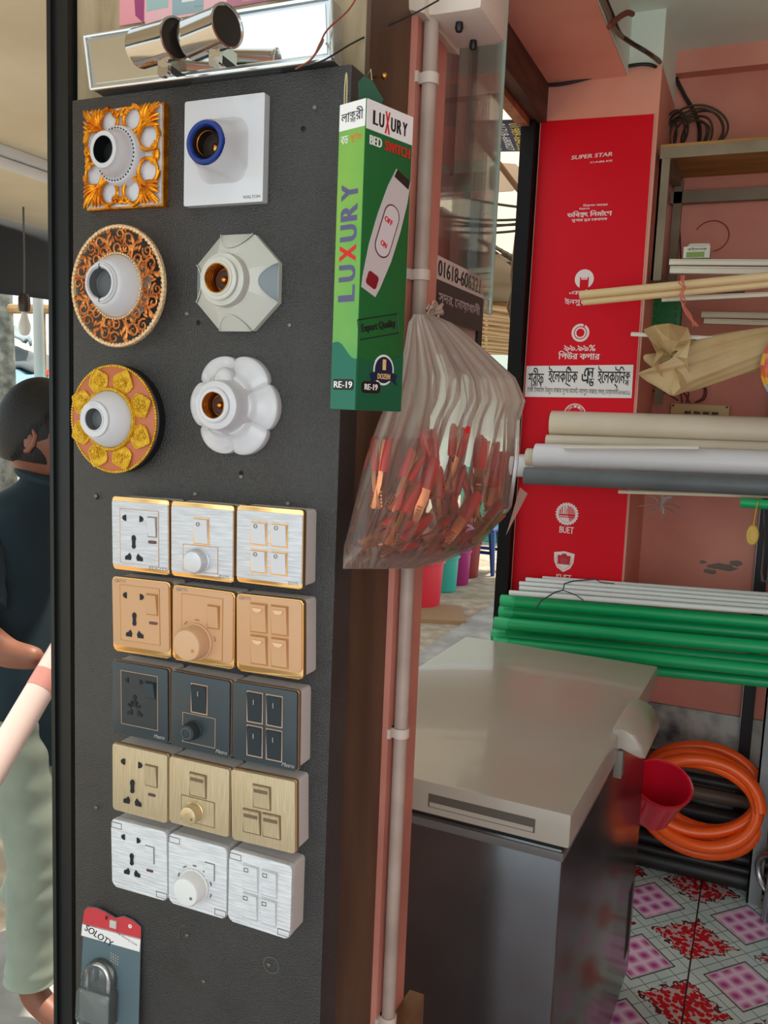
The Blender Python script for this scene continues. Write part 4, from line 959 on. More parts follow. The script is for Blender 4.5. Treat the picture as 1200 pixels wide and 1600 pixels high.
# ================================================================== AROUND THE PILLAR
# promotional sticker above the mirror light
p0 = at(190, 45, Y=.8595); p1 = at(500, -60, Y=.8595)
t = T('paper_poster', 'pink and purple printed poster on the pillar above the mirror light', 'poster', (-.575, .8612, 1.90))
def pz(a, b_): q = at(a, b_, Y=.86); return q.x + .575, q.z - 1.90
x0, z0 = pz(186, 40); x1, z1 = pz(505, -90)
x1 = min(x1, .160)
def grad2(name, c1, c2, axis=0, scale=6):
    m = mat(name, c1, .35); nt = m.node_tree; b = nt.nodes['Principled BSDF']; tc = nt.nodes.new('ShaderNodeTexCoord'); s = nt.nodes.new('ShaderNodeSeparateXYZ')
    r = nt.nodes.new('ShaderNodeMapRange'); mx = nt.nodes.new('ShaderNodeMix'); mx.data_type = 'RGBA'; mx.inputs[6].default_value = lin(c1); mx.inputs[7].default_value = lin(c2)
    nt.links.new(tc.outputs['Object'], s.inputs[0]); nt.links.new(s.outputs[axis], r.inputs[0]); r.inputs[1].default_value = -.1; r.inputs[2].default_value = .1
    nt.links.new(r.outputs[0], mx.inputs[0]); nt.links.new(mx.outputs[2], b.inputs['Base Color']); return m
g = G(); g.box(x0, x1, -.0004, .0004, z0, z1); g.obj('poster_sheet', grad2('pink_purple_print', (222, 150, 158), (118, 44, 96)), t, smooth=False)
def pq(name, pts, m, y=-.0007):
    g = G(); q = [pz(*p) for p in pts]; g.prism(q[::-1], 0, y); return g.obj(name, m, t, smooth=False)
pq('printed_box', [(211, 24), (224, 36), (226, -60), (206, -60)], mat('print_violet', (150, 62, 110), .4))
pq('printed_switch', [(228, 18), (262, 11), (266, -60), (228, -60)], mat('print_teal', (152, 180, 176), .4), -.0008)
pq('printed_switch', [(269, 25), (317, 17), (320, -60), (268, -60)], mat('print_grey_blue', (142, 166, 170), .4), -.0009)
pq('printed_oval', [(284, 4), (304, 1), (306, -60), (282, -60)], mat('print_pale', (214, 218, 214), .4), -.0011)
pq('printed_light_patch', [(226, 38), (352, 14), (362, -60), (226, -60)], mat('print_rose', (226, 176, 180), .4), -.00060)
a0 = pz(379, 3); a1 = pz(396, -3); lettering('NEO', t, a0[0], a1[0], a0[1], a1[1], mat('print_gold', (226, 190, 120), .4), y=-.0006)
a0 = pz(304, 11); a1 = pz(315, 8); lettering('METRO', t, a0[0], a1[0], a0[1], a1[1], prnG, y=-.0011)

# mirror light with two chrome spots
chM = mat('chrome', (196, 192, 186), .12, metal=1.0); mirM = mat('mirror_glass', (236, 240, 240), .03, metal=1.0); alM = mat('brushed_aluminium', (206, 210, 212), .28, metal=.9)
MY = .815
c = at(325, 78, Y=MY)
t = T('mirror_light', 'long mirror-backed wall light with two chrome cylinder spots above the board', 'wall light', c, (math.radians(-4), 0, 0))
A, B_, C_, D_ = [at(*q, Y=MY) - c for q in ((131, 57), (516, -6), (521, 94), (145, 141))]
L_ = (B_ - A).length
g = G(); xs0, xs1 = min(A.x, D_.x), max(B_.x, C_.x); zt = (A.z + B_.z) / 2; zb = (C_.z + D_.z) / 2
g.prism([(A.x, A.z), (D_.x, D_.z), (C_.x, C_.z), (B_.x, B_.z)], .022, 0, bev=.001); g.obj('tray', alM, t, smooth=False)
g = G(); k = .006; g.prism([(A.x + k, A.z - k), (D_.x + k, D_.z + k), (C_.x - k, C_.z + k), (B_.x - k, B_.z - k)], 0, -.0012); g.obj('mirror', mirM, t, smooth=False)
g = G()
for P_, Q_ in ((A, B_), (B_, C_), (C_, D_), (D_, A)): g.tube([(P_.x, -.001, P_.z), (Q_.x, -.001, Q_.z)], .0022, 8)
g.obj('tray_lip', mat('bright_lip', (226, 230, 232), .18, metal=.9), t)
def spot(px0, py0, px1, py1, r):
    a = at(px0, py0, Y=MY - .035) - c; b_ = at(px1, py1, Y=MY - .050) - c; d = (b_ - a); L = d.length
    q = Vector((0, 0, 1)).rotation_difference(d).to_matrix().to_4x4(); M_ = Matrix.Translation(a) @ q
    g = G(); g.lathe([(r * .3, -.001), (r * .96, 0), (r * 1.02, .0015), (r * 1.02, .003), (r, .004), (r, L - .003), (r * 1.05, L - .002), (r * 1.05, L), (r * .95, L + .0004), (r * .9, L - .001), (r * .86, L - .012)], 48, axis='z', M=M_)
    o = g.obj('spot_cylinder', chM, t)
    g = G(); g.lathe([(r * .90, L - .0015), (r * .80, L - .004), (r * .62, L - .012), (r * .05, L - .013)], 40, axis='z', M=M_); g.lathe([(r * .5, L - .003), (r * .62, L - .003), (r * .62, L - .005), (r * .5, L - .005)], 32, axis='z', M=M_, closed=True)
    g.obj('lamp_opening', mat('dark_reflector', (54, 48, 44), .3, metal=.5), o)
    mid = a + d * .62
    g = G(); g.box(-.006, .006, -.004, .034, -.020, -.008, M=Matrix.Translation(mid)); g.prism(rrect(.013, .018, .005, mid.x, mid.z - .024), mid.y + .008, mid.y + .003); g.obj('bracket', chM, o)
spot(219, 80, 276, 66, .0195); spot(300, 67, 356, 46, .0200)
g = G(); g.box(-.028, .085, .012, .03, zb - .012, zb + .004, M=None); g.obj('mount_bar', mat('black_mount', (24, 26, 26), .5), t, smooth=False)

# green carton of bed switches
grA = mat('carton_green_light', (128, 176, 76), .38, col2=(60, 150, 84), vscale=5); grB = mat('carton_green', (20, 98, 46), .4); grT = mat('carton_teal', (18, 104, 84), .38)
whC = mat('carton_white', (232, 230, 228), .45)
YAW = -math.radians(18.4)
C0 = at(573, 152, Y=.735)
ud = Vector((math.cos(YAW), math.sin(YAW), 0)); vd = Vector((-math.sin(YAW), math.cos(YAW), 0))  # front face dir, side face dir
def pxof(P):
    q = P - Vector((0, 0, EYE)); cz = q.dot(Vector((XD.z, YD.z, UD.z))); return 600 + FPX * q.dot(Vector((XD.x, YD.x, UD.x))) / cz, 800 + FPX * q.dot(Vector((XD.y, YD.y, UD.y))) / cz
def solve(fn, target, lo, hi, inc=True):
    for _ in range(40):
        m_ = (lo + hi) / 2; v = fn(m_)
        if (v < target) == inc: lo = m_
        else: hi = m_
    return m_
wa = solve(lambda s: -pxof(C0 - ud * s)[0], -531, 0, .2); wb = solve(lambda s: pxof(C0 + vd * s)[0], 646, 0, .3)
zB = at(552, 641, Y=.735).z - C0.z
t = T('bed_switch_carton', 'tall green and white carton of bed switches hanging at the board edge', 'carton', C0, (0, 0, YAW))
H = -zB; g = G()
g.box(-wa, 0, 0, wb, -H, 0, bev=.0012); g.obj('carton', grB, t)
# front (narrow) face x in [-wa,0] y=0 ; side face via frame
g = G(); g.box(-wa + .0006, -.0006, -.0003, 0, -H + .0006, -.024); g.obj('front_print', grA, t, smooth=False)
g = G(); g.box(-wa + .0006, -.0006, -.0004, 0, -.024, -.0006); g.obj('white_band', whC, t, smooth=False)
g = G(); n = 14; top = [(-wa + .0006 + (wa - .0012) * i / n, -H + .062 - .012 * (i / n) + .004 * math.sin(i * .4)) for i in range(n + 1)]; g.prism([(-wa + .0006, -H + .0006), (-.0006, -H + .0006)] + top[::-1], 0, -.0005); g.obj('teal_wave', grT, t, smooth=False)
redP = mat('print_red', (206, 34, 36), .4); nvP = mat('print_navy_violet', (88, 84, 124), .4); blkP = mat('print_black', (24, 24, 26), .45)
lettering(['লা', ('ক', 'সা', 1), 'রী'], t, -wa + .003, -.003, -.0185, -.0060, blkP, y=-.0006, bold=.012)
lettering(['ব', 'ড'], t, -wa + .003, -wa * .62, -.036, -.029, whC, y=-.0005, bold=.01); lettering(['সু', 'ই', 'চ'], t, -wa * .55, -.004, -.036, -.028, mat('print_orange', (226, 100, 50), .4), y=-.0005, bold=.012)
# LUXURY up the front
letters = 'LUXURY'; zz = -H + .098; stp = (H - .085 - .095) / 6 * 1.12
for i, ch in enumerate(letters):
    lettering(ch, t, -wa * .5 - .0115, -wa * .5 + .0115, 0, 0, redP if ch == 'X' else nvP) if False else None
    cz_ = zz + stp * (i + .5) 
    o = lettering(ch, t, -wa * .5 - stp * .42, -wa * .5 + stp * .42, cz_ - .0105, cz_ + .0105, redP if ch == 'X' else nvP, y=-.0006, bold=.05)
    mm = Matrix.Translation((-wa * .5, 0, cz_)) @ Matrix.Rotation(-PI / 2, 4, 'Y') @ Matrix.Translation((wa * .5, 0, -cz_)); o.data.transform(mm)
g = G(); g.prism(rrect(wa * .8, .010, .002, -wa * .5, -H + .0235), 0, -.0007); g.obj('code_badge', blkP, t, smooth=False)
lettering('RE-19', t, -wa * .86, -wa * .14, -H + .0205, -H + .0265, whC, y=-.0009, bold=.03)
FR = Matrix.Rotation(PI / 2, 4, 'Z')      # side face: local x -> +y
def SF(x0, x1, z0, z1, m, name, y=-.0004, body=None, r=None, rot=0):
    if body is not None: return lettering(body, t, x0, x1, z0, z1, m, y=y, frame=FR, bold=.06, skew=0, rot=rot)
    g = G(); g.prism(rrect(x1 - x0, z1 - z0, r or .0004, (x0 + x1) / 2, (z0 + z1) / 2), 0, y)
    for v in g.bm.verts: v.co = FR @ v.co
    return g.obj(name, m, t, smooth=False)
SF(.0006, wb - .0006, -.026, -.0006, whC, 'white_band')
xx = .008; cw = (wb - .016) / 6.0
for i, ch in enumerate(letters): SF(xx + cw * i + cw * .06, xx + cw * (i + 1) - cw * .06, -.0205 if ch != 'X' else -.0245, -.0085 if ch != 'X' else -.0050, redP if ch == 'X' else blkP, '', y=-.0006, body=ch)
SF(wb * .08, wb * .34, -.0385, -.0305, whC, '', y=-.0005, body='BED'); SF(wb * .40, wb * .95, -.0390, -.0305, redP, '', y=-.0005, body='SWITCH')
# printed picture of the switch (tilted)
def rotp(pts, cx, cz, a): return [(cx + (x) * math.cos(a) - z * math.sin(a), cz + x * math.sin(a) + z * math.cos(a)) for x, z in pts]
def SP(pts, m, name, y):
    g = G(); g.prism(pts, 0, y)
    for v in g.bm.verts: v.co = FR @ v.co
    return g.obj(name, m, t, smooth=False)
sw = [(-.010, -.060), (.010, -.060), (.0125, -.050), (.0165, -.02), (.017, .01), (.0150, .04), (.011, .060), (-.011, .060), (-.0150, .04), (-.017, .01), (-.0165, -.02), (-.0125, -.050)]
ctr = (wb * .50, -.112); aa = -.36
SP(rotp(sw, *ctr, aa), mat('print_switch_grey', (196, 186, 186), .4), 'printed_switch', -.0006)
SP(rotp([(-.011, .052), (.011, .052), (.010, .060), (-.010, .060)], *ctr, aa), mat('print_dark_cap', (40, 30, 30), .4), 'printed_cap', -.0008)
SP(rotp(rrect(.022, .052, .0105), ctr[0] + .001, ctr[1] + .002, aa), mat('print_outline', (86, 46, 46), .4), 'printed_outline', -.0008)
SP(rotp(rrect(.0195, .0495, .0095), ctr[0] + .001, ctr[1] + .002, aa), mat('print_switch_light', (206, 196, 198), .4), 'printed_rocker', -.0010)
SP(rotp(rrect(.015, .013, .003, 0, -.048), *ctr, aa), mat('print_dark_red', (128, 24, 34), .4), 'printed_button', -.0009)
SF(ctr[0] - .004, ctr[0] + .008, ctr[1] + .009, ctr[1] + .014, redP, '', y=-.0012, body='OFF', rot=-.36); SF(ctr[0] - .008, ctr[0] + .001, ctr[1] - .013, ctr[1] - .008, redP, '', y=-.0012, body='ON', rot=-.36)
g = G(); cx, cz, w_, h_ = wb * .42, -.198, .056, .018; ca = .20
for s_ in (0, 1, 2, 3):
    seg = [((-w_ / 2, -h_ / 2), (w_ / 2, -h_ / 2)), ((w_ / 2, -h_ / 2), (w_ / 2, h_ / 2)), ((w_ / 2, h_ / 2), (-w_ / 2, h_ / 2)), ((-w_ / 2, h_ / 2), (-w_ / 2, -h_ / 2))][s_]
    P_ = [rotp([q], cx, cz, ca)[0] for q in seg]; g.tube([FR @ Vector((P_[0][0], -.0003, P_[0][1])), FR @ Vector((P_[1][0], -.0003, P_[1][1]))], .0005, 4)
g.obj('print_frame', blkP, t, smooth=False)
SF(cx - .024, cx + .024, cz - .0045, cz + .0045, blkP, '', y=-.0005, body='Export Quality', rot=.20)
bc = (wb * .56, -.238)
SP(ngon(.0145, 28, *bc), whC, 'badge_ring', -.0005); SP(ngon(.0125, 28, *bc), mat('print_navy', (20, 34, 66), .4), 'badge_disc', -.0007)
SP([(bc[0] - .020, bc[1] - .014), (bc[0] - .012, bc[1] - .010), (bc[0] + .012, bc[1] - .010), (bc[0] + .020, bc[1] - .014), (bc[0] + .017, bc[1] - .009), (bc[0] + .020, bc[1] - .004), (bc[0] + .012, bc[1] - .002), (bc[0] - .012, bc[1] - .002), (bc[0] - .020, bc[1] - .004), (bc[0] - .017, bc[1] - .009)], MATS['print_navy'], 'badge_ribbon', -.0009)
SF(bc[0] - .0025, bc[0] + .0025, bc[1] - .000, bc[1] + .010, MATS['print_gold'], '', y=-.0011, body='1'); SF(bc[0] - .009, bc[0] + .009, bc[1] - .0085, bc[1] - .0035, MATS['print_gold'], '', y=-.0011, body='DOZEN')
n = 16; top = [(.0006 + (wb - .0012) * i / n, -H + .046 + .022 * ((i / n) - .35) ** 2) for i in range(n + 1)]; SP([(.0006, -H + .0006), (wb - .0006, -H + .0006)] + top[::-1], mat('carton_teal_dark', (14, 92, 62), .4), 'teal_wave', -.0004)
SF(.006, wb * .5, -H + .0165, -H + .0275, blkP, 'code_badge', y=-.0006, r=.004); SF(.010, wb * .5 - .004, -H + .0195, -H + .0250, whC, '', y=-.0008, body='RE-19')
# torn top flap and the string to the nail
g = G(); g.prism([(-wa * .9, 0), (-.002, 0), (0, .004), (-wa * .45, .024), (-wa * .75, .030), (-wa * .98, .026)], wb * .35, wb * .35 - .0008); g.obj('top_flap', mat('flap_green', (18, 66, 44), .6), t, smooth=False)
g = G(); g.tube([(-wa * .95 + .0015 * math.cos(q), -.001 + wb * .1, .010 + .019 * math.sin(q) ) for q in [k * PI / 8 for k in range(17)]], .0006, 5); g.obj('paper_loop', mat('kraft_edge', (188, 176, 130), .7), t)
nl = at(572, 122, Y=.868) - C0
g = G(); Mi = Matrix.Rotation(-YAW, 4, 'Z'); nl = Mi @ nl
g.tube([(-wa * .3, wb * .33, 0), (nl.x * .5 - wa * .15, (nl.y + wb * .33) / 2, nl.z * .8), (nl.x, nl.y, nl.z)], .0005, 5); g.obj('string', mat('string', (190, 180, 150), .8), t)
pn = at(572, 122, Y=.868); g = G(); g.tube([(.006, 0, 0), (-.012, .001, 0), (-.03, .002, 0)], .0012, 6); g.ball((.006, 0, 0), .0035, (1, .8, 1)); o = g.obj('hook', brassM); o.location = (-.401, .868, pn.z)
tag(o, 'small brass hook behind the top of the green carton', 'hook')

# padlock in its blister card, bottom left of the board
c = at(172, 1500, Y=.812)
t = T('padlock_pack', 'padlock in a clear blister on a red and white card, bottom left of board', 'padlock', c, (math.radians(-3), 0, math.radians(4)))
def lz(a, b_, Yp=.812): q = at(a, b_, Y=Yp) - c; return q.x, q.z
card = [lz(*q) for q in ((129, 1596), (217, 1640), (216, 1452), (203, 1440), (190, 1434), (178, 1436), (163, 1426), (150, 1419), (137, 1417), (132, 1422))]
card[0] = (card[0][0], card[0][1] - .03)
g = G(); g.prism(card, .0008, 0); g.obj('card', mat('card_blue_grey', (86, 106, 112), .5), t, smooth=False)
g = G(); g.prism([lz(*q) for q in ((130, 1443), (216, 1472), (216, 1453), (203, 1441), (190, 1435), (178, 1437), (163, 1427), (150, 1420), (137, 1418), (132, 1423))], 0, -.0004); g.obj('red_band', mat('card_red', (196, 56, 62), .5), t, smooth=False)
g = G(); g.prism([lz(*q) for q in ((129, 1460), (215, 1490), (216, 1470), (130, 1441))], 0, -.0004); g.obj('white_band', whC, t, smooth=False)
a0 = lz(134, 1458); a1 = lz(176, 1455); lettering('SOLOTY', t, a0[0], a1[0], a0[1] - .0015, a0[1] + .0075, blkP, y=-.0006, skew=.2, rot=-.30, bold=.02)
a0 = lz(179, 1469); a1 = lz(212, 1476); lettering('Top Security Lock', t, a0[0], a1[0], a1[1] - .0005, a1[1] + .0030, blkP, y=-.0006, rot=-.30)
a0 = lz(200, 1450); g = G(); g.prism(ngon(.0026, 18, *a0), 0, -.0007); g.obj('size_dot', whC, t, smooth=False); lettering('70', t, a0[0] - .0014, a0[0] + .0014, a0[1] - .0012, a0[1] + .0012, redP, y=-.0009)
plM = mat('lock_grey', (150, 152, 148), .3, metal=.75, bump=.2, bscale=90)
b0 = lz(132, 1550); b1 = lz(190, 1600); cxl = (b0[0] + b1[0]) / 2 + .0015; zt = lz(160, 1538)[1]; bw = .0440
g = G(); g.prism(rrect(bw, .042, .004, cxl, zt - .020), -.002, -.016, bev=.003); g.obj('lock_body', plM, t)
g = G(); pts = [(cxl - .0155, -.009, zt - .002), (cxl - .0155, -.009, zt + .016)] + [(cxl - .0155 * math.cos(q), -.009, zt + .016 + .0175 * math.sin(q)) for q in [k * PI / 12 for k in range(1, 12)]] + [(cxl + .0155, -.009, zt + .016), (cxl + .0155, -.009, zt - .002)]; g.tube(pts, .0040, 12); g.obj('shackle', mat('shackle_steel', (206, 208, 206), .15, metal=1), t)
clrM = film('blister_film', (214, 226, 228), .16, .08, .35)
g = G(); g.prism(rrect(bw + .006, .047, .006, cxl, zt - .0205), -.0006, -.0195, bev=.003)
pts = [(cxl - .0225, zt), (cxl + .0225, zt)] + [(cxl + -.0225 * -1 * math.cos(q), zt + .014 + .0235 * math.sin(q)) for q in [k * PI / 14 for k in range(0, 15)]]; g.prism(pts, -.0006, -.0150, bev=.003); g.obj('blister', clrM, t)
g = G(); g.tube([(.0035 * math.cos(q), -.005 * math.cos(q * .5), .0045 * math.sin(q)) for q in [k * PI / 10 for k in range(3, 22)]], .0007, 6); o = g.obj('hang_wire', blkP, t); q_ = lz(168, 1437); o.location = (q_[0], -.001, q_[1])
g = G(); g.box(-.006, .004, -.003, .001, -.006, .004, bev=.001); o = g.obj('tape_blob', mat('clear_tape', (200, 190, 184), .15), t); q_ = lz(177, 1444); o.location = (q_[0], 0, q_[1])
g = G()
for i in range(4):
    for j in range(4): g.box(0, .0014, -.0006, 0, 0, .0014, M=Matrix.Translation((lz(173, 1490)[0] + i * .0034, 0, lz(173, 1490)[1] - j * .0034 - i * .0008)))
g.obj('printed_dots', mat('card_beige_print', (176, 172, 146), .5), t, smooth=False)
c2 = at(135, 1590, Y=.805); g = G(); g.prism(rrect(.020, .05, .004, 0, -.012), .008, -.006, bev=.002); o = g.obj('packet', mat('mint_white_packet', (206, 222, 210), .4)); o.location = (c2.x, c2.y, c2.z - .012); tag(o, 'pale mint packet peeking out below the padlock card', 'packet')

# thin wires from the mirror light over the carton
cable('thin_wire', 'thin red-brown wire rising from the mirror light to the right', [at(462, 108, Y=.80), at(487, 92, Y=.79), at(500, 68, Y=.79), at(512, 46, Y=.80), at(545, 15, Y=.84), at(566, -20, Y=.85)], .0009, mat('red_wire', (150, 62, 44), .5), 'wire')
cable('thin_wire', 'thin grey wire curling off the right end of the mirror light', [at(480, 100, Y=.81), at(492, 85, Y=.80), at(502, 70, Y=.80), at(505, 62, Y=.81)], .0011, mat('grey_wire2', (110, 106, 100), .5), 'wire')
cable('thin_wire', 'thin black wire running from the mirror light up to the white unit', [at(474, 104, Y=.81), at(506, 94, Y=.80), at(550, 68, Y=.84), at(600, 43, Y=.90), at(640, 25, Y=.93), at(686, 0, Y=.93)], .0009, blkP, 'wire')

# conduit on the pink return
cdM = mat('grey_white_conduit', (186, 168, 156), .45, col2=(160, 140, 128), vscale=10)
PX0 = at(683, 80, X=-.392); PX1 = at(613, 1545, X=-.392)
t = T('conduit_pipe', 'grey-white plastic conduit running down the pink wall end', 'pipe', (-.391, .985, .617))
g = G(); g.tube([(0, 0, .0), (0, 0, 1.45)], .0088, 20); g.obj('pipe', cdM, t)
for yy in (95, 424, 1130, 1535):
    z = at(650, yy, X=-.385).z - .617
    g = G(); g.lathe([(.0090, z - .006), (.0112, z - .006), (.0112, z + .006), (.0090, z + .006)], 20, axis='z', closed=True); g.box(-.012, -.008, -.016, .016, z - .006, z + .006); g.obj('clip', mat('clip_white', (206, 190, 178), .4), t)
# white unit at the top
t = T('wall_unit', 'rounded white plastic unit with two black screws, at the top of the conduit', 'unit', (-.40, 1.02, 1.935))
g = G(); g.prism([(-.055 + .0, .12), (-.055, .0), (-.035, -.035), (.010, -.050), (.012, .12)], .060, -.060, bev=.008); g.obj('body', mat('aged_white', (206, 190, 172), .4), t)
g = G(); g.box(.006, .075, -.052, .052, -.050, .12, bev=.014); g.obj('front_cover', mat('aged_white2', (214, 198, 184), .35), t)
g = G(); g.box(.0755, .078, -.03, .03, .02, .12, bev=.001); g.obj('panel_recess', mat('recess_grey', (176, 150, 134), .5), t)
for k in (-.028, .024):
    g = G(); g.lathe([(.004, -.049), (.005, -.056), (.0035, -.060)], 12, (.040, k, 0), axis='z'); g.obj('screw', blkP, t)

# glass wall case beyond the pink wall end
t = T('glass_case', 'narrow glass wall case with goods, hung beyond the conduit wall', 'display case', (-.44, 1.09, 1.60))
gls = film('case_glass', (200, 226, 220), .07, .02, .22); frM = mat('grey_frame_paint', (170, 164, 156), .5)
g = G(); g.box(.000, .022, -.018, -.006, -.02, .60); g.obj('frame_post', frM, t, smooth=False)
for (nm, a) in (('side_pane', (.018, .0205, 0, .215, 0, .60)), ('back_pane', (-.20, -.1975, 0, .215, 0, .60)), ('front_pane', (-.2, .018, .2125, .215, .0, .60)), ('sliding_pane', (.0245, .0270, .06, .262, -.005, .60)), ('sliding_pane', (.030, .0322, .12, .238, .02, .60))):
    g = G(); g.box(*a); g.obj(nm, gls, t, smooth=False)
edgM = mat('glass_edge', (190, 222, 210), .2)
for (x, y) in ((.0257, .262), (.0312, .238), (.019, .216)):
    g = G(); g.box(x - .0013, x + .0013, y - .0012, y + .0012, -.003, .60); g.obj('glass_edge', edgM, t, smooth=False)
for z in (0.0, .165, .42):
    g = G(); g.box(-.195, .017, .002, .212, z, z + .004); g.obj('glass_shelf', film('shelf_glass' if 'shelf_glass' not in MATS else 'shelf_glass2', (190, 220, 214), .3, .05, .3), t, smooth=False)
g = G(); g.box(-.20, .020, .0, .22, -.05, -.004); g.obj('base_tray', mat('tray_beige', (186, 162, 146), .6), t, smooth=False)
g = G(); g.box(-.05, .024, .205, .226, -.062, .012); g.obj('corner_cap', blkP, t, smooth=False)
# number sign on the side of the case
FR2 = Matrix.Rotation(PI / 2, 4, 'Z')
def plate2(x0, x1, z0, z1, y, m, name):
    g = G(); g.box(x0, x1, y, 0, z0, z1, M=None)
    for v in g.bm.verts: v.co = Vector((.0285, 0, 0)) + (FR2 @ v.co)
    g.obj(name, m, t, smooth=False)
plate2(.0, .205, -.035, .045, -.0012, mat('sign_dark', (60, 50, 52), .5), 'sign_plate'); plate2(.0, .205, .015, .045, -.0018, mat('sign_pale', (206, 190, 184), .5), 'sign_band')
SM = Matrix.Translation((.0285, 0, 0)) @ FR2
lettering('01618-606321', t, .002, .185, .020, .040, blkP, y=-.0022, frame=SM, bold=.03)
lettering(['স', 'দ', 'র', ',', ' ', 'নো', 'য়া', 'খা', 'লী'], t, .01, .190, -.015, .004, mat('sign_text', (190, 180, 180), .5), y=-.0016, frame=SM, bold=.01)
redBx = mat('red_packaging', (214, 60, 54), .5); pkBx = mat('dusty_rose_packaging', (214, 130, 120), .5); whBx = mat('cream_packaging', (212, 194, 180), .5)
def pack(name, label, a, m, band=None):
    x0, x1, y0, y1, z0, z1 = a; p = Vector((-.44 + (x0 + x1) / 2, 1.09 + (y0 + y1) / 2, 1.60 + z0)); t_ = T(name, label, 'box', p, group='packages in the glass case')
    g = G(); w, d, h = (x1 - x0) / 2, (y1 - y0) / 2, z1 - z0; g.box(-w, w, -d, d, 0, h, bev=.001); g.obj('carton', m, t_)
    g = G(); g.box(-w - .0004, w + .0004, -d - .0004, d + .0004, h * .35, h * .65); g.obj('print_band', band or whBx, t_, smooth=False)
pack('package', 'tall dusty rose package at the back of the upper glass shelf', (-.10, -.045, .09, .17, .170, .40), pkBx, redBx)
pack('package', 'tall red package in front on the upper glass shelf', (-.040, .012, .095, .190, .170, .355), redBx, mat('dark_red_print', (150, 40, 40), .5))
pack('package', 'small cream package below the top glass shelf', (-.06, .0, .10, .18, .425, .52), whBx, pkBx)
pack('package', 'rose package on the lower shelf of the glass case, left', (-.05, .012, .06, .115, .005, .12), pkBx, redBx)
pack('package', 'dark red package on the lower shelf of the glass case, right', (-.05, .012, .125, .19, .005, .10), redBx, pkBx)

# ================================================================== PLASTIC BAG OF CLIPS
LA, LB = (-.386, .80), (-.300, 1.12)
def bp(a, b_): return at_line(a, b_, LA, LB)
Lc = [(492, 642), (505, 634), (540, 628), (590, 618), (650, 598), (720, 575), (790, 556), (840, 543), (872, 534), (886, 532)]
Rc = [(492, 668), (505, 700), (540, 748), (590, 796), (625, 810), (655, 800), (720, 803), (790, 794), (840, 752), (872, 700), (886, 652)]
def itp(T_, y):
    if y <= T_[0][0]: return T_[0][1]
    for (a, b_), (c, d) in zip(T_, T_[1:]):
        if y <= c: return b_ + (d - b_) * (y - a) / (c - a)
    return T_[-1][1]
Lc = [(y, x - 10) for y, x in Lc]; Rc = [(y, x - (8 if 560 < y < 660 else 14) if y > 520 else x - 8) for y, x in Rc]
bagM = film('bag_film', (218, 206, 192), .3, .16, .30, streak='opacity')
nrm = Vector((LB[1] - LA[1], -(LB[0] - LA[0]), 0)).normalized()
if nrm.x < 0: nrm = -nrm
NUb, NVb = 180, 70
opac = []
def bagf(u, v):
    y = 492 + (886 - 492) * (1 - (1 - v) ** 1.08); l, r = itp(Lc, y), itp(Rc, y)
    a = 2 * PI * u; s = .5 - .5 * math.cos(a); x = l + (r - l) * s
    base = bp(x, y); side = math.sin(a)
    th = .004 + .030 * math.sin(min(1, v * 1.15) * PI * .62) ** 1.3
    if v > .9: th *= max(.08, 1 - (v - .9) * 9)
    fold = (.0026 * math.sin(s * 47 + 1.2 * math.sin(v * 3)) + .0028 * math.sin(s * 83 + v * 4) + .0025 * math.sin(s * 23 - v * 5)) * (.25 + .75 * math.sin(min(1, v * 1.3) * PI) ** .7) * (1 - .45 * v)
    o = .24 + .16 * math.sin(s * 47 + 1.2 * math.sin(v * 3)) ** 2 * (1 - v) + (.42 * max(0, 1 - v * 1.9)) + .10 * (math.sin(s * 83 + v * 4) > .93) + .10 * (math.sin(s * 140 + v * 3) > .9)
    if s > .55: o += .28 * max(0, min(1, (1.25 - v * 2.0))) * min(1, (s - .55) * 5)
    if v > .93: o += .12
    if v > .45: o -= .10
    opac.append(max(.14, min(.92, o)))
    return base + nrm * (side * th + fold + .012)
g = G(); g.grid(bagf, NUb, NVb, wrapu=True)
kc = bp(655, 492) + nrm * .012; 
me_n = len(g.bm.verts)
o = g.obj('bag', bagM, None, smooth=True, ang=180); at_ = o.data.attributes.new('opacity', 'FLOAT', 'POINT')
at_.data.foreach_set('value', opac[:len(o.data.vertices)])
bt = T('plastic_bag', 'knotted clear plastic bag full of red and copper clips, hung by the conduit', 'bag', kc)
o.parent = bt; o.matrix_parent_inverse = Matrix.Translation(-kc); o.name = 'bag_body'
g = G(); opac2 = film('bag_knot_film', (206, 190, 176), .72, .2, .3)
def knf(u, v):
    a = 2 * PI * u; r = .006 + .014 * v * v * (1 + .45 * math.sin(a * 5 + 1)); return Vector((.3 * r * math.cos(a), r * math.sin(a) * .9 + .022 * v, .010 * v + .006 * math.sin(a * 3) * v))
g.grid(knf, 60, 10, wrapu=True); g.obj('knot', opac2, bt)
g = G(); hc = at(645, 500, X=-.385) - kc
g.tube([(-.012 + hc.x * 0, hc.y + .0135 * math.cos(q), hc.z + .004 + .0165 * math.sin(q)) for q in [k * PI / 12 for k in range(24)]], .0013, 6, closed=True); g.obj('hanging_ring', mat('ring_pinkish', (206, 170, 160), .5), bt)
# pointed ear of film at the right of the bag
g = G(); e = [bp(800, 760), bp(812, 770), bp(790, 812), bp(778, 835)]; vs = [g.bm.verts.new(q - kc + nrm * .012) for q in e]; g.bm.faces.new(vs); g.obj('film_ear', film('bag_ear_film', (214, 200, 188), .93, .25, .2), bt, smooth=False)

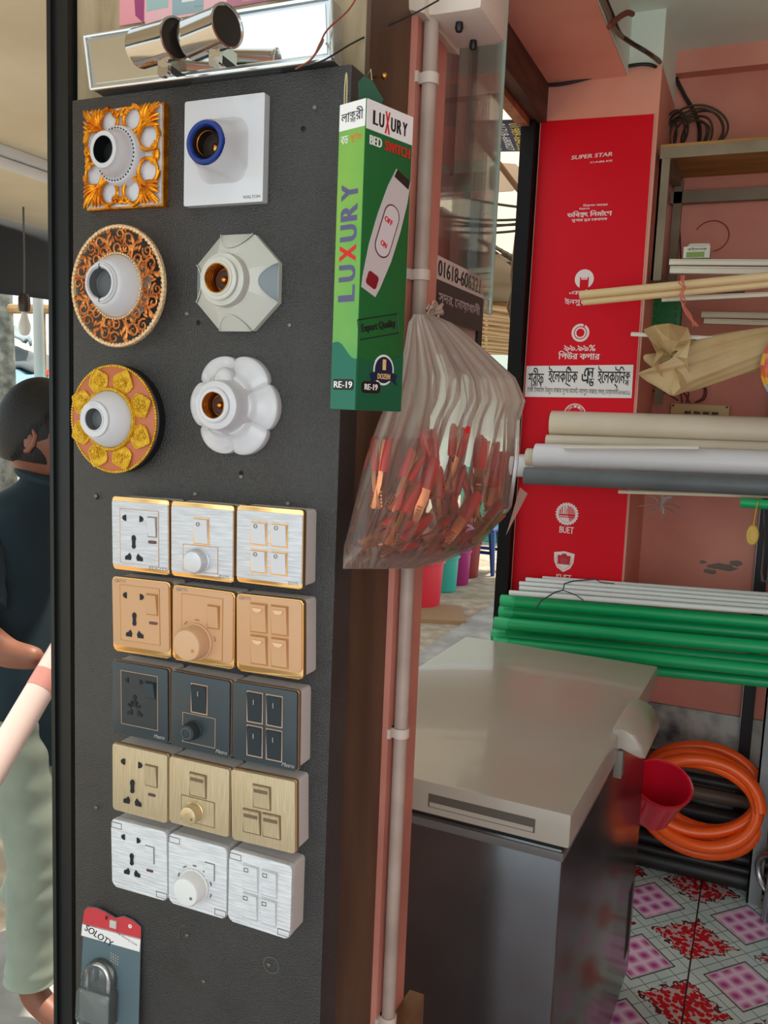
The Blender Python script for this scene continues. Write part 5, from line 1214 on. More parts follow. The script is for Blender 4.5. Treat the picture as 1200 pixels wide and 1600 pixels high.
clipR = mat('red_vinyl', (214, 8, 26), .3, coat=.3); clipC = mat('copper_plated', (206, 128, 84), .25, metal=.9)
def make_clip():
    t = T('battery_clip', 'x', 'clip', (0, 0, 0), group='battery clips in the bag')
    for s in (-1, 1):
        g = G(); M_ = Matrix.Rotation(s * .13, 4, 'Y')
        # jaw: folded channel from z=-.030 (tip) to z=.004, handle part to .036
        prof = [(-.030, .0030), (-.020, .0050), (-.006, .0066), (.010, .0060), (.036, .0045)]
        rows = []
        for z, hw_ in prof:
            off = s * (.0012 + .0035 * (1 - abs(z + .004) / .034))
            rows.append([g.bm.verts.new(M_ @ Vector((off - s * .003, -hw_, z))), g.bm.verts.new(M_ @ Vector((off + s * .0012, -hw_ * .8, z))), g.bm.verts.new(M_ @ Vector((off + s * .0012, hw_ * .8, z))), g.bm.verts.new(M_ @ Vector((off - s * .003, hw_, z)))])
        for k in range(len(rows) - 1):
            for i in range(3): g.bm.faces.new((rows[k][i], rows[k][i + 1], rows[k + 1][i + 1], rows[k + 1][i]))
        for k in range(5): g.box(-s * .0018 - .0008, -s * .0018 + .0008, -.0026, .0026, -.0285 + k * .0034, -.0270 + k * .0034, M=M_)
        j = g.obj('jaw', clipC, t)
        g = G(); 
        pts = [M_ @ Vector((s * .0030, 0, z)) for z in (.006, .009, .022, .034, .0385)]
        g.tube(pts, [.0066, .0072, .0066, .0056, .0030], 12, flat=.62); g.obj('handle_sleeve', clipR, j)
    g = G(); g.tube([(.0024 * math.cos(q * 1.0), -.004 + .008 * q / (8 * PI), .002 + .0024 * math.sin(q)) for q in [k * PI / 5 for k in range(41)]], .0006, 5); g.obj('spring', mat('spring_steel', (150, 140, 130), .3, metal=1), t)
    return t
proto = make_clip(); first = True
cl = [  # photo position of the clip middle, lean (deg from upright, handle up), roll
 (598, 752, 8, 20, 'red-handled clip standing at the far left of the bag'), (621, 762, 35, 60, 'clip leaning right near the left edge of the bag, red handle up'),
 (604, 812, 32, 10, 'clip with long red handle slanting at the lower left of the bag'), (632, 800, 50, 100, 'red clip crossing low over the left pair in the bag'),
 (586, 850, 70, 40, 'clip lying flat in the bottom left corner of the bag'), (645, 842, 62, 5, 'copper clip lying open along the bottom left of the bag'),
 (668, 735, -6, 80, 'dark clip standing high behind in the middle left of the bag'), (692, 725, 5, 20, 'tallest clip in the middle of the bag with maroon handle'),
 (686, 790, -14, 15, 'clip in the middle of the bag pointing its copper jaw down right'), (675, 850, 78, 60, 'red clip lying level at the bottom middle of the bag'),
 (716, 785, 2, 70, 'clip upright right of the middle with copper jaw down'), (742, 790, -22, 30, 'clip leaning left at the right middle of the bag'),
 (735, 740, -12, 120, 'dark clip high up behind at the right of the bag'), (776, 775, 0, 10, 'large-looking clip upright near the right edge with a wide copper jaw'),
 (752, 835, 60, 90, 'clip lying low at the right of the bag'), (715, 862, 82, 30, 'copper clip resting on the bottom right of the bag'),
 (758, 745, 15, 50, 'clip leaning right up high near the right edge of the bag'), (700, 820, 40, 140, 'clip half hidden low in the middle of the bag'),
 (790, 760, 4, 75, 'clip pressed against the far right skin of the bag'), (648, 776, 20, 130, 'clip tucked between the left pair and the middle of the bag'),
 (722, 825, -35, 15, 'clip with its jaw spread at the low centre right of the bag'), (612, 868, 85, 80, 'clip lying lowest of all at the bottom left of the bag')]
rnd = random.Random(3)
wdir = Vector((LB[0] - LA[0], LB[1] - LA[1], 0)).normalized()
for i, (a, b_, lean, roll, lab) in enumerate(cl):
    o = proto if i == 0 else copy_tree(proto)
    p = bp(a - 6 - .09 * max(0, a - 660), b_ - 6 - (14 if b_ > 846 else 0) - (10 if a > 740 and b_ > 800 else 0)) + nrm * (.012 + (-.012 + .024 * ((i * 7) % 5) / 4) * (1.0 if b_ < 850 else .5)); o.location = p; o['label'] = lab
    z_ = (Vector((0, 0, 1)) * math.cos(math.radians(lean)) + wdir * math.sin(math.radians(lean)) + nrm * rnd.uniform(-.15, .15)).normalized()
    y_ = nrm.cross(z_).normalized(); x_ = y_.cross(z_).normalized()
    M3 = Matrix((x_, y_, z_)).transposed(); o.rotation_euler = (M3 @ Matrix.Rotation(math.radians(roll), 3, 'Z')).to_euler(); o.scale = (1.12, 1.12, 1.12) if i != 13 else (1.35, 1.35, 1.35)
# ================================================================== MAN IN THE PORCH
skinM = mat('brown_skin', (142, 92, 72), .5, col2=(126, 78, 60), vscale=12); hairM = mat('black_hair', (20, 18, 18), .6, bump=.9, bscale=160)
shirtM = mat('dark_teal_shirt', (30, 52, 60), .85, bump=.5, bscale=20, col2=(24, 42, 50), vscale=5); trouM = mat('sage_trousers', (156, 166, 148), .85, bump=1.0, bscale=9, col2=(134, 144, 130), vscale=5)
HP = at(58, 674, Y=1.62)           # head centre
GX, GY, GZ = HP.x, HP.y, -.135
man = T('person', 'man in a dark teal collared shirt and sage trousers holding a pale tube, left edge', 'person', (GX, GY, GZ))
def skin(name, pts, edges, rads, m, parent, lv=2, root=0):
    me = bpy.data.meshes.new(name); me.from_pydata([Vector(p) for p in pts], edges, []); me.materials.append(m)
    o = bpy.data.objects.new(name, me); COL.objects.link(o); o.parent = parent
    md = o.modifiers.new('skin', 'SKIN'); md.use_smooth_shade = True
    sv = me.skin_vertices[0].data
    for i, r in enumerate(rads): sv[i].radius = (r, r) if not isinstance(r, tuple) else r; sv[i].use_root = (i == root)
    s = o.modifiers.new('sub', 'SUBSURF'); s.levels = lv; s.render_levels = lv
    return o
def W2(a, b_, Yp): q = at(a, b_, Y=Yp); return (q.x - GX, q.y - GY, q.z - GZ)
HZ = HP.z - GZ
S_r = W2(28, 800, 1.60); 
# body surface: pelvis, legs, torso, neck, arms  (he faces the right of the photo)
pel = (-.01, .03, .80); 
B = [pel, (-.03, .03, .93), (-.055, .03, 1.05), (-.075, .03, 1.18), (-.055, .03, 1.27), (.005, .03, 1.34), (.02, .03, 1.40),   # 0-6 spine, neck
     (.0, -.07, .78), (.06, -.085, .46), W2(50, 1575, GY - .11), None,                                   # 7-10 near leg: hip knee ankle toe
     (-.03, .12, .78), (-.13, .15, .46), (-.24, .16, .09), (-.12, .16, .03),                             # 11-14 far leg
     (-.075, -.13, 1.23), W2(-40, 985, GY - .20), W2(10, 1022, GY - .20), W2(66, 1030, GY - .19),            # 15-18 near arm: shoulder elbow mid wrist
     (-.075, .18, 1.23), (.03, .22, .98), (.17, .14, .92)]                                                 # 19-21 far arm
ank = B[9]; B[9] = (ank[0], ank[1], .09); B[10] = (ank[0] + .14, ank[1], .028)
E_ = [(0, 1), (1, 2), (2, 3), (3, 4), (4, 5), (5, 6), (0, 7), (7, 8), (8, 9), (9, 10), (0, 11), (11, 12), (12, 13), (13, 14), (4, 15), (15, 16), (16, 17), (17, 18), (4, 19), (19, 20), (20, 21)]
RD = [.085, .085, .085, .09, .07, .052, .048, .080, .055, .036, .030, .080, .055, .036, .028, .055, .045, .037, .026, .055, .042, .026]
skin('body', B, E_, RD, skinM, man)
# head
def headf(g, cx, cy, cz):
    def f(u, v):
        a = 2 * PI * u; ph = PI * v; x = math.sin(ph) * math.cos(a); y = math.sin(ph) * math.sin(a); z = math.cos(ph)
        rx, ry, rz = .100, .078, .122
        X, Y_, Z_ = x * rx, y * ry, z * rz
        if z < -.1: X += .018 * (-z) if x > 0 else -.0; X *= 1 - .25 * max(0, -z - .3); Y_ *= 1 - .35 * max(0, -z - .2)
        if x > .75: # face: brow, nose, lips, chin
            w = math.exp(-(y / .22) ** 2); X += .022 * w * math.exp(-((z + .12) / .16) ** 2) + .006 * w * math.exp(-((z + .50) / .06) ** 2) + .005 * math.exp(-((z - .18) / .08) ** 2) - .006 * math.exp(-((z - .02) / .07) ** 2) * math.exp(-((abs(y) - .35) / .15) ** 2)
        return Vector((cx + X, cy + Y_, cz + Z_))
    g.grid(f, 48, 36, wrapu=True)
ho = T('tmp', '', '', (0, 0, 0)); bpy.data.objects.remove(ho)
g = G(); headf(g, 0, 0, 0)
bmesh.ops.remove_doubles(g.bm, verts=g.bm.verts[:], dist=.0008)
hd = g.obj('head', skinM, man, (.012, 0, HZ), (0, math.radians(8), math.radians(12)), ang=180)
g = G()
def hairf(u, v):
    a = 2 * PI * u; ph = PI * .70 * v; x = math.sin(ph) * math.cos(a); y = math.sin(ph) * math.sin(a); z = math.cos(ph)
    k = 1.0
    if v > .5:
        lim = .50 + .5 * (1 - max(0, min(1, (x + .15) / .75)))
        if v > lim: k = .93
    return Vector((x * .109 * k - .004, y * .0865 * k, z * .130 * k + .002))
g.grid(hairf, 64, 30, wrapu=True); g.obj('hair', hairM, hd)
for s in (-1, 1):
    g = G(); g.tube([(0, 0, .024), (.012, -.004 * 0, .028), (.020, 0, .016), (.017, 0, -.004), (.006, 0, -.022), (-.002, 0, -.024)], [.003, .005, .006, .006, .007, .005], 8); g.ball((.006, 0, 0), .013, (.9, .3, 1.5)); g.obj('ear', skinM, hd, (.016, s * .0800, -.018), (0, 0, s * -.25))
    g = G(); g.ball((.088, s * .031, .002), .011, (.7, 1, .7)); g.obj('eye', mat('eye_white', (220, 215, 210), .2), hd)
g = G(); g.tube([(.092, -.022, -.062), (.103, 0, -.060), (.092, .022, -.062)], [.003, .006, .003], 8); g.obj('lips', mat('lip', (120, 66, 60), .5), hd)
# beard shadow along the jaw
# clothing
def shell(name, sections, m, parent, n=28, close=True):
    "sections: (centre, rx, ry) rings"
    g = G(); rows = []
    for (c, rx, ry) in sections:
        rows.append([g.bm.verts.new((c[0] + rx * math.cos(2 * PI * k / n) * (1 + .03 * math.sin(3 * k + c[2] * 60)), c[1] + ry * math.sin(2 * PI * k / n), c[2])) for k in range(n)])
    for i in range(len(rows) - 1):
        for k in range(n): g.bm.faces.new((rows[i][k], rows[i][(k + 1) % n], rows[i + 1][(k + 1) % n], rows[i + 1][k]))
    o = g.obj(name, m, parent, ang=180); md = o.modifiers.new('s', 'SUBSURF'); md.levels = 1; md.render_levels = 1
    return o
sh = [((.010, .03, 1.375), .066, .062), ((.0, .03, 1.345), .075, .085), ((-.03, .03, 1.32), .095, .150), ((-.065, .03, 1.27), .108, .190), ((-.080, .03, 1.20), .112, .196), ((-.070, .03, 1.10), .116, .188), ((-.045, .03, .98), .122, .178), ((-.01, .03, .86), .132, .182), ((-.01, .03, .70), .136, .190), ((-.01, .03, .675), .134, .188)]
shirt = shell('shirt', sh, shirtM, man)
g = G(); g.tube([(.012 + .072 * math.cos(q), .03 + .068 * math.sin(q), 1.378 - .018 * math.cos(q)) for q in [k * PI / 12 for k in range(24)]], .014, 8, closed=True); g.obj('collar', shirtM, shirt)
# near sleeve
def limb(name, pts, rad, m, parent, n=14):
    g = G(); P = [Vector(p) for p in pts]; Q = []; R2 = []; K = 10
    for i in range(len(P) - 1):
        for k in range(K):
            s_ = k / K; p0 = P[max(i - 1, 0)]; p1 = P[i]; p2 = P[i + 1]; p3 = P[min(i + 2, len(P) - 1)]
            Q.append(.5 * ((2 * p1) + (p2 - p0) * s_ + (2 * p0 - 5 * p1 + 4 * p2 - p3) * s_ * s_ + (3 * p1 - p0 - 3 * p2 + p3) * s_ ** 3)); j = i * K + k; R2.append((rad[i] * (1 - s_) + rad[i + 1] * s_) * (1 + .022 * math.sin(j * 1.3) + .02 * math.sin(j * .47 + 1)))
    Q.append(P[-1]); R2.append(rad[-1]); n = 24; g.tube(Q, R2, n)
    for i, v in enumerate(g.bm.verts):
        a = (i % n) / n * 2 * PI; j = i // n; c0 = Q[j]; v.co = c0 + (v.co - c0) * (1 + .05 * math.sin(3 * a + j * .21) + .03 * math.sin(5 * a - j * .33)); o = g.obj(name, m, parent, ang=180); md = o.modifiers.new('s', 'SUBSURF'); md.levels = 1; md.render_levels = 1; return o
sA, eA = Vector(B[15]), Vector(B[16]); limb('sleeve', [sA + Vector((.01, .03, .03)), sA, sA.lerp(eA, .4), sA.lerp(eA, .8)], [.06, .075, .072, .07], shirtM, shirt)
sA, eA = Vector(B[19]), Vector(B[20]); limb('sleeve', [sA + Vector((0, -.03, .03)), sA, sA.lerp(eA, .4), sA.lerp(eA, .8)], [.06, .072, .070, .066], shirtM, shirt)
tr = shell('trousers', [((-.01, .03, .86), .112, .160), ((-.01, .03, .78), .116, .168), ((-.01, .03, .71), .100, .160), ((-.01, .03, .69), .08, .12)], trouM, man)
hK, kK, aK = Vector(B[7]), Vector(B[8]), Vector(B[9])
limb('trouser_leg', [hK + Vector((0, 0, .03)), hK, hK.lerp(kK, .5), kK, kK.lerp(aK, .3), kK.lerp(aK, .7), aK + Vector((-.005, 0, .035))], [.080, .092, .080, .064, .062, .060, .064], trouM, tr)
hK, kK, aK = Vector(B[11]), Vector(B[12]), Vector(B[13])
limb('trouser_leg', [hK + Vector((0, 0, .03)), hK, hK.lerp(kK, .5), kK, kK.lerp(aK, .3), kK.lerp(aK, .7), aK + Vector((0, 0, .035))], [.080, .092, .080, .064, .060, .058, .060], trouM, tr)
# hand: palm and five fingers closed on the tube
wr = Vector(B[18]); 
tubeA = Vector(W2(96, 1020, GY - .20)); tubeB = Vector(W2(-30, 1235, GY - .42))
td = (tubeB - tubeA).normalized()
hc = wr + Vector((.045, 0, -.012))
HPn = [wr, wr + Vector((.035, 0, -.006)), wr + Vector((.065, -.004, -.014))]; HE = [(0, 1), (1, 2)]; HR = [.024, (.034, .020), (.032, .018)]
for k in range(4):
    off = td * (-.030 + .020 * k); base = HPn[2] + off * .9
    i0 = len(HPn); Lf = (.026, .029, .027, .021)[k]
    HPn += [base + Vector((.012, -.004, 0)), base + Vector((.026, -.024, -.004)) * (Lf / .027), base + Vector((.014, -.050, -.006))]
    HE += [(2, i0), (i0, i0 + 1), (i0 + 1, i0 + 2)]; HR += [.0095, .0088, .0080]
i0 = len(HPn); HPn += [wr + Vector((.035, -.020, -.020)), wr + Vector((.050, -.044, -.028))]; HE += [(1, i0), (i0, i0 + 1)]; HR += [.011, .009]
skin('hand', HPn, HE, HR, skinM, man)
# the pale tube he carries
c = (tubeA + tubeB) / 2 + Vector((GX, GY, GZ)); d = tubeB - tubeA
t = T('plastic_tube', 'thick pale pink-white tube slanting down from the man\'s hand', 'tube', c); 
q = Vector((0, 0, 1)).rotation_difference(d.normalized()).to_matrix().to_4x4(); Lh = d.length / 2
g = G(); g.lathe([(.026, -Lh - .05), (.030, -Lh - .05), (.030, Lh + .1), (.026, Lh + .1)], 32, axis='z', M=q, closed=True); g.obj('tube_wall', mat('pinkish_white_tube', (228, 200, 190), .35), t)
g = G(); g.lathe([(.0302, -Lh + .05), (.0306, -Lh + .05), (.0306, -Lh + .09), (.0302, -Lh + .09)], 32, axis='z', M=q, closed=True); g.obj('band', mat('tube_band', (206, 140, 130), .4), t)

# ================================================================== FREEZER
fz = at(893, 1274, Z=.84); fang = math.atan2(2.171 - 1.279, -.194 + .222) - PI / 2
t = T('chest_freezer', 'grey chest freezer with a beige-grey lid, standing inside the opening', 'freezer', (fz.x, fz.y, 0), (0, 0, fang))
lidM = mat('taupe_lid', (166, 158, 146), .28, coat=.2); bodM = mat('silver_grey_freezer', (112, 112, 112), .2, metal=.8, col2=(96, 96, 98), vscale=3)
FL, FW = .90, .50
g = G(); g.box(-FW + .008, -.012, .012, FL - .01, .045, .775, bev=.008); g.obj('body', bodM, t)
g = G(); g.box(-FW + .006, -.010, .010, FL - .008, .755, .770, bev=.003); g.obj('body_rim', mat('freezer_rim', (96, 94, 92), .4), t)
g = G(); g.box(-FW + .012, -.016, .016, FL - .014, .774, .784); g.obj('gasket', mat('rubber_black', (18, 18, 18), .7), t, smooth=False)
g = G(); g.box(-FW, 0, 0, FL, .784, .84, bev=.006); g.obj('lid', lidM, t)
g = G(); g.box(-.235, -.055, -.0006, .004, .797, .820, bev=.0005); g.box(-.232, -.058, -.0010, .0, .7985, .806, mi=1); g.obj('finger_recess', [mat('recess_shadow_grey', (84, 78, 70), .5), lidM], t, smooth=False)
g = G(); 
hp = [(.0, .018), (.02, .022), (.045, .012), (.060, -.012), (.064, -.030), (.056, -.032), (.020, -.020), (.0, -.030)]
rows = []
for y in (.40, .405, .50, .595, .60):
    s_ = .9 if y in (.40, .60) else 1
    rows.append([g.bm.verts.new((-.012 + x * s_, y - .02, .832 + z * s_)) for x, z in hp])
for k in range(4):
    for i in range(len(hp)): j = (i + 1) % len(hp); g.bm.faces.new((rows[k][i], rows[k][j], rows[k + 1][j], rows[k + 1][i]))
g.bm.faces.new(rows[0]); g.bm.faces.new(rows[-1]); g.obj('handle', lidM, t, ang=50)
g = G(); g.box(-.004, .012, .375, .40, .755, .81, bev=.002); g.obj('latch', mat('latch_grey', (120, 116, 108), .4), t)
g = G()
for k in range(5): g.box(-.0122, -.0115, .80 + k * .012, .804 + k * .012, .12, .30)
g.obj('vent_slots', mat('vent_dark', (30, 30, 30), .6), t, smooth=False)
for sx in (-FW + .05, -.06):
    for sy in (.06, FL - .07):
        g = G(); g.lathe([(.018, 0), (.02, .01), (.016, .05)], 14, (sx, sy, 0), axis='z'); g.obj('foot', MATS['rubber_black'], t)
g = G(); g.box(-.0118, -.0108, .03, .20, .69, .73); 

# ================================================================== POSTER ON THE PILASTER
PY = 2.6
def pp(a, b_): return at(a, b_, Y=PY - .001)
tl, tr_, bl, br = pp(845, 190), pp(1023, 178), pp(797, 935), pp(971, 935)
c = Vector((-.515, PY - .0015, 1.5))
t = T('cable_poster', 'tall red advertising poster with white logos on the pink pilaster', 'poster', c)
def lp(a, b_): q = pp(a, b_); return q.x - c.x, q.z - c.z
redM = mat('poster_red', (208, 2, 28), .5, bump=.12, bscale=14, spec=.22); wht = mat('poster_white', (226, 216, 212), .45)
g = G(); L = [(tl.x - c.x, tl.z - c.z), (tr_.x - c.x, tr_.z - c.z), (br.x - c.x, -.78), (bl.x - c.x, -.78)]; g.prism(L[::-1], .0012, 0); g.obj('poster_sheet', redM, t, smooth=False)
g = G()
for k in range(2):
    a, b_ = (L[1], L[2]) if k else (L[3], L[0]); g.tube([(a[0], -.0004, a[1]), (b_[0], -.0004, b_[1])], .0012, 4)
g.obj('white_edge', mat('poster_edge', (206, 178, 160), .6), t, smooth=False)
def L4(body, x0, y0, x1, y1, m=wht, **k):
    a = lp(x0, y1); b_ = lp(x1, y0); return lettering(body, t, a[0], b_[0], a[1], b_[1], m, y=-.0006, **dict(dict(bold=.025), **k))
L4('SUPER STAR', 893, 238, 958, 249, bold=.02, rot=.02, skew=.2); L4('CABLES', 922, 250, 957, 255, skew=.25, rot=.02)
L4(['নি', 'রা', 'প', 'দ', ' ', 'স', 'ম', 'য়ে', 'র'], 911, 317, 950, 324, rows=16); L4(['নি', 'রা', 'প', 'দ'], 905, 324, 922, 328, rows=14)
L4(['ভ', 'বি', ('ষ', 'য', 1), 'ৎ', ' ', 'নি', ('reph', 'মা'), 'ণে'], 886, 327, 957, 341, bold=.03); L4(['সু', 'পা', 'র', ' ', 'স্টা' if False else ('স', 'টা', 1), 'র', ' ', 'কে', 'ব', 'ল', 'স'], 893, 340, 949, 348, rows=18)
def disc(px_, py_, r, n=32, m=wht, y=-.0006, name='logo_disc'):
    a = lp(px_, py_); g = G(); g.prism(ngon(r, n, a[0], a[1]), 0, y); return g.obj(name, m, t, smooth=False)
k_ = mpp(910, 430, PY)
def circle_ring(px_, py_, r0, r1, name='logo_ring', m=wht, y=-.0008):
    a = lp(px_, py_); g = G(); g.lathe([(r0, 0), (r0, y), (r1, y), (r1, 0)], 40, (a[0], 0, a[1]), closed=True); return g.obj(name, m, t, smooth=False)
disc(913, 436, 15 * k_)
a = lp(913, 440); g = G(); u = k_
g.prism([(a[0] - 7 * u, a[1] - 11 * u), (a[0] + 7 * u, a[1] - 11 * u), (a[0] + 7 * u, a[1] + 7 * u), (a[0] - 7 * u, a[1] + 7 * u)], 0, -.0008); g.obj('logo_cable', redM, t, smooth=False)
g = G(); g.prism(rrect(10 * u, 5 * u, 1.5 * u, a[0], a[1] + 5.5 * u), 0, -.0010); g.prism(rrect(8 * u, 3 * u, 1 * u, a[0] + u, a[1] + 9.5 * u), 0, -.0010); g.obj('logo_cap', wht, t, smooth=False)
g = G(); 
for kx in (-2.4, 0, 2.4): g.prism([(a[0] + (kx - .5) * u, a[1] + 4 * u), (a[0] + (kx + .5) * u, a[1] + 4 * u), (a[0] + (kx + .5) * u, a[1] + 6 * u), (a[0] + (kx - .5) * u, a[1] + 6 * u)], 0, -.0012)
g.obj('logo_slits', redM, t, smooth=False)
L4(['এ', 'ক্স' if False else ('ক', 'স', 1), 'ট্রা' if False else ('ra', 'টা')], 889, 452, 932, 462, bold=.02); L4(['ই', 'ন', 'সু', 'লে', 'শ', 'ন'], 882, 465, 940, 478, bold=.02)
circle_ring(907, 520, 10.5 * u, 14.2 * u); circle_ring(907, 520, 6.6 * u, 9.0 * u)
a = lp(913, 508); g = G(); g.box(a[0] - 1.2 * u, a[0] + 1.2 * u, -.001, 0, a[1] - 3 * u, a[1] + 3 * u, M=None); g.obj('logo_gap', redM, t, smooth=False)
L4('৯৯.৯৯%', 881, 539, 931, 548, bold=.02); L4(['পি', 'উ', 'র', ' ', 'ক', 'পা', 'র'], 872, 549, 938, 561, bold=.03)
# certified crest arc
a = lp(898, 648); g = G(); g.lathe([(16.5 * u, 0), (16.5 * u, -.0006), (18 * u, -.0006), (18 * u, 0)], 40, (a[0], 0, a[1]), closed=True); g.obj('logo_ring', wht, t, smooth=False)
for i, ch in enumerate('CERTIFIED'):
    al = math.radians(90 + 52 - i * 13); r = 13.4 * u; lettering(ch, t, a[0] + r * math.cos(al) - 1.5 * u, a[0] + r * math.cos(al) + 1.5 * u, a[1] + r * math.sin(al) - 2 * u, a[1] + r * math.sin(al) + 2 * u, wht, y=-.0006, rot=al - PI / 2, rows=10)
# BUET crest: cog
a = lp(886, 803); g = G(); pts = []
for i in range(72): r = (19 if i % 3 else 17) * u; pts.append((a[0] + r * math.cos(2 * PI * i / 72), a[1] + r * math.sin(2 * PI * i / 72)))
g.prism(pts, 0, -.0006); g.obj('cog_crest', wht, t, smooth=False)
rose = mat('poster_rose', (216, 110, 120), .45)
g = G(); g.prism([(a[0] + 1 * u, a[1])] + [(a[0] + 13 * u * math.cos(q), a[1] + 13 * u * math.sin(q)) for q in [k * PI / 16 for k in range(-6, 9)]], 0, -.0008); g.obj('crest_field', rose, t, smooth=False)
g = G()
for (x0, x1, z0, z1) in ((-12, -10.5, 0, 7), (-9, -7.5, 0, 11), (-4, -3, 0, 12), (-1, 0, 0, 9), (-13, 13, -3, -.5), (-13, 13, -6, -4.5)): g.box(a[0] + x0 * u, a[0] + x1 * u, -.0010, 0, a[1] + z0 * u, a[1] + z1 * u)
g.obj('crest_building', redM, t, smooth=False)
circle_ring(886, 803, 13.2 * u, 13.9 * u, m=rose); L4('BUET', 874, 824, 897, 832, bold=.02)
# KUET shield
a = lp(881, 878); sh_ = lambda s_: [(a[0] + x * u * s_, a[1] + z * u * s_) for x, z in ((-17, 15), (0, 18), (17, 15), (16, 0), (11, -10), (0, -17), (-11, -10), (-16, 0))]
g = G(); g.prism(sh_(1)[::-1], 0, -.0006); g.obj('shield_crest', wht, t, smooth=False)
g = G(); g.prism([(a[0] - 11 * u, a[1] + 11 * u), (a[0] - 5 * u, a[1] + 11 * u), (a[0] - 3 * u, a[1] + 14 * u), (a[0] + 3 * u, a[1] + 14 * u), (a[0] + 5 * u, a[1] + 11 * u), (a[0] + 11 * u, a[1] + 11 * u), (a[0] + 10 * u, a[1] - 4 * u), (a[0] - 10 * u, a[1] - 4 * u)][::-1], 0, -.0008); g.obj('shield_field', mat('poster_red_deep', (178, 24, 40), .45), t, smooth=False)
for k, (s_, z) in enumerate((('Vice', 4), ('in', 1), ('wires', -2))): lettering(s_, t, a[0] - 5 * u, a[0] + 5 * u, a[1] + z * u, a[1] + (z + 2) * u, rose, y=-.0010, rows=8)
g = G(); g.tube([(a[0] + 13.5 * u * x, -.0008, a[1] + u * z) for x, z in ((-1, 8), (-.95, 0), (-.6, -8), (0, -13), (.6, -8), (.95, 0), (1, 8))], .0006, 4); g.obj('shield_line', rose, t, smooth=False)
L4('KUET', 869, 899, 893, 906, bold=.02)
# shop label
t2 = T('shop_label', 'white paper shop label with bold black Bengali lettering on the red poster', 'label', (c.x, PY - .0032, c.z))
q = [lp(*z) for z in ((823, 572), (990, 570), (987, 622), (820, 620))]
g = G(); g.prism(q[::-1], .0012, 0); g.obj('label_paper', mat('label_white', (226, 222, 218), .5), t2, smooth=False)
def L5(body, x0, y0, x1, y1, **k): a = lp(x0, y1); b_ = lp(x1, y0); return lettering(body, t2, a[0], b_[0], a[1], b_[1], blkP, y=-.0005, **k)
L5(['শ', 'রী', 'ফ'], 825, 575, 851, 603, bold=.03, rows=44); L5(['ই', 'লে', 'ক', ('ra', 'টি'), 'ক'], 856, 573, 904, 603, bold=.03, rows=44); L5(['এ', ('ন', 'ড', 1)], 908, 575, 930, 603, bold=.03, rows=44); L5(['ই', 'লে', 'ক', ('ra', 'ট'), 'নি', ('ক', 'স', 1)], 933, 573, 986, 605, bold=.03, rows=44)
L5(['হা', 'জী', ' ', 'ই', 'স', 'মা', 'ই', 'ল', ' ', 'ট', 'র', 'মু', 'খ', ' ', 'বা', 'জা', 'র', ' ', 'সু', 'প', 'র', ' ', 'মা', 'কে', 'ট', ',', ' ', 'ন', 'য়া', 'পু', 'র', ' ', 'বা', 'জা', 'র', ',', ' ', 'স', 'দ', 'র', ',', ' ', 'নো', 'য়া', 'খা', 'লী', '-', '৬০৬৩২১'], 824, 607, 985, 615, rows=16)

# ================================================================== CABLES ALONG BEAM AND CORNER
cable('wall_cable', 'black cable clipped along the foot of the pink beam to the corner', [at(848, 133, Y=2.592), at(880, 131, Y=2.592), at(930, 119, Y=2.592), at(978, 104, Y=2.592), at(1015, 101, Y=2.592), at(1034, 112, Y=2.62)], .005, wireD)
g = G(); 
t = T('cable_bundle', 'bundle of grey and black cables coming down the ceiling corner', 'cable', at(1000, 60, Y=2.75))
def rel(pts): return [p - t.location for p in pts]
def rcab(pts, r, m, name):
    P = rel(pts); Q = []
    for i in range(len(P) - 1):
        for k in range(8):
            s_ = k / 8; p0 = P[max(i - 1, 0)]; p1 = P[i]; p2 = P[i + 1]; p3 = P[min(i + 2, len(P) - 1)]
            Q.append(.5 * ((2 * p1) + (p2 - p0) * s_ + (2 * p0 - 5 * p1 + 4 * p2 - p3) * s_ * s_ + (3 * p1 - p0 - 3 * p2 + p3) * s_ ** 3))
    Q.append(P[-1]); g = G(); g.tube(Q, r, 8); g.obj(name, m, t)
gw = mat('grey_beige_wire', (120, 108, 92), .6)
rcab([at(938, -8, X=-.428), at(950, 18, X=-.428), at(962, 48, X=-.425), at(988, 68, X=-.40), at(1020, 88, X=-.345), at(1042, 108, Y=2.9), at(1056, 125, Y=2.93)], .006, gw, 'cable')
rcab([at(944, -8, X=-.425), at(958, 26, X=-.425), at(972, 56, X=-.42), at(1012, 82, X=-.345), at(1040, 102, Y=2.89), at(1056, 124, Y=2.92)], .005, wireD, 'cable')
rcab([at(952, 42, X=-.42), at(966, 28, X=-.41), at(980, 20, X=-.40), at(988, 22, X=-.40)], .007, mat('rust_red_tape', (110, 50, 34), .6), 'taped_end')
rcab([at(1030, 100, Y=2.62), at(1040, 130, Y=2.9), at(1044, 160, Y=2.93), at(1040, 190, Y=2.93)], .003, mat('red_cable', (176, 50, 40), .5), 'red_wire')
rcab([at(1056, 122, Y=2.93), at(1070, 150, Y=2.93), at(1085, 175, Y=2.93), at(1093, 200, Y=2.93), at(1092, 228, Y=2.93)], .006, wireD, 'cable')
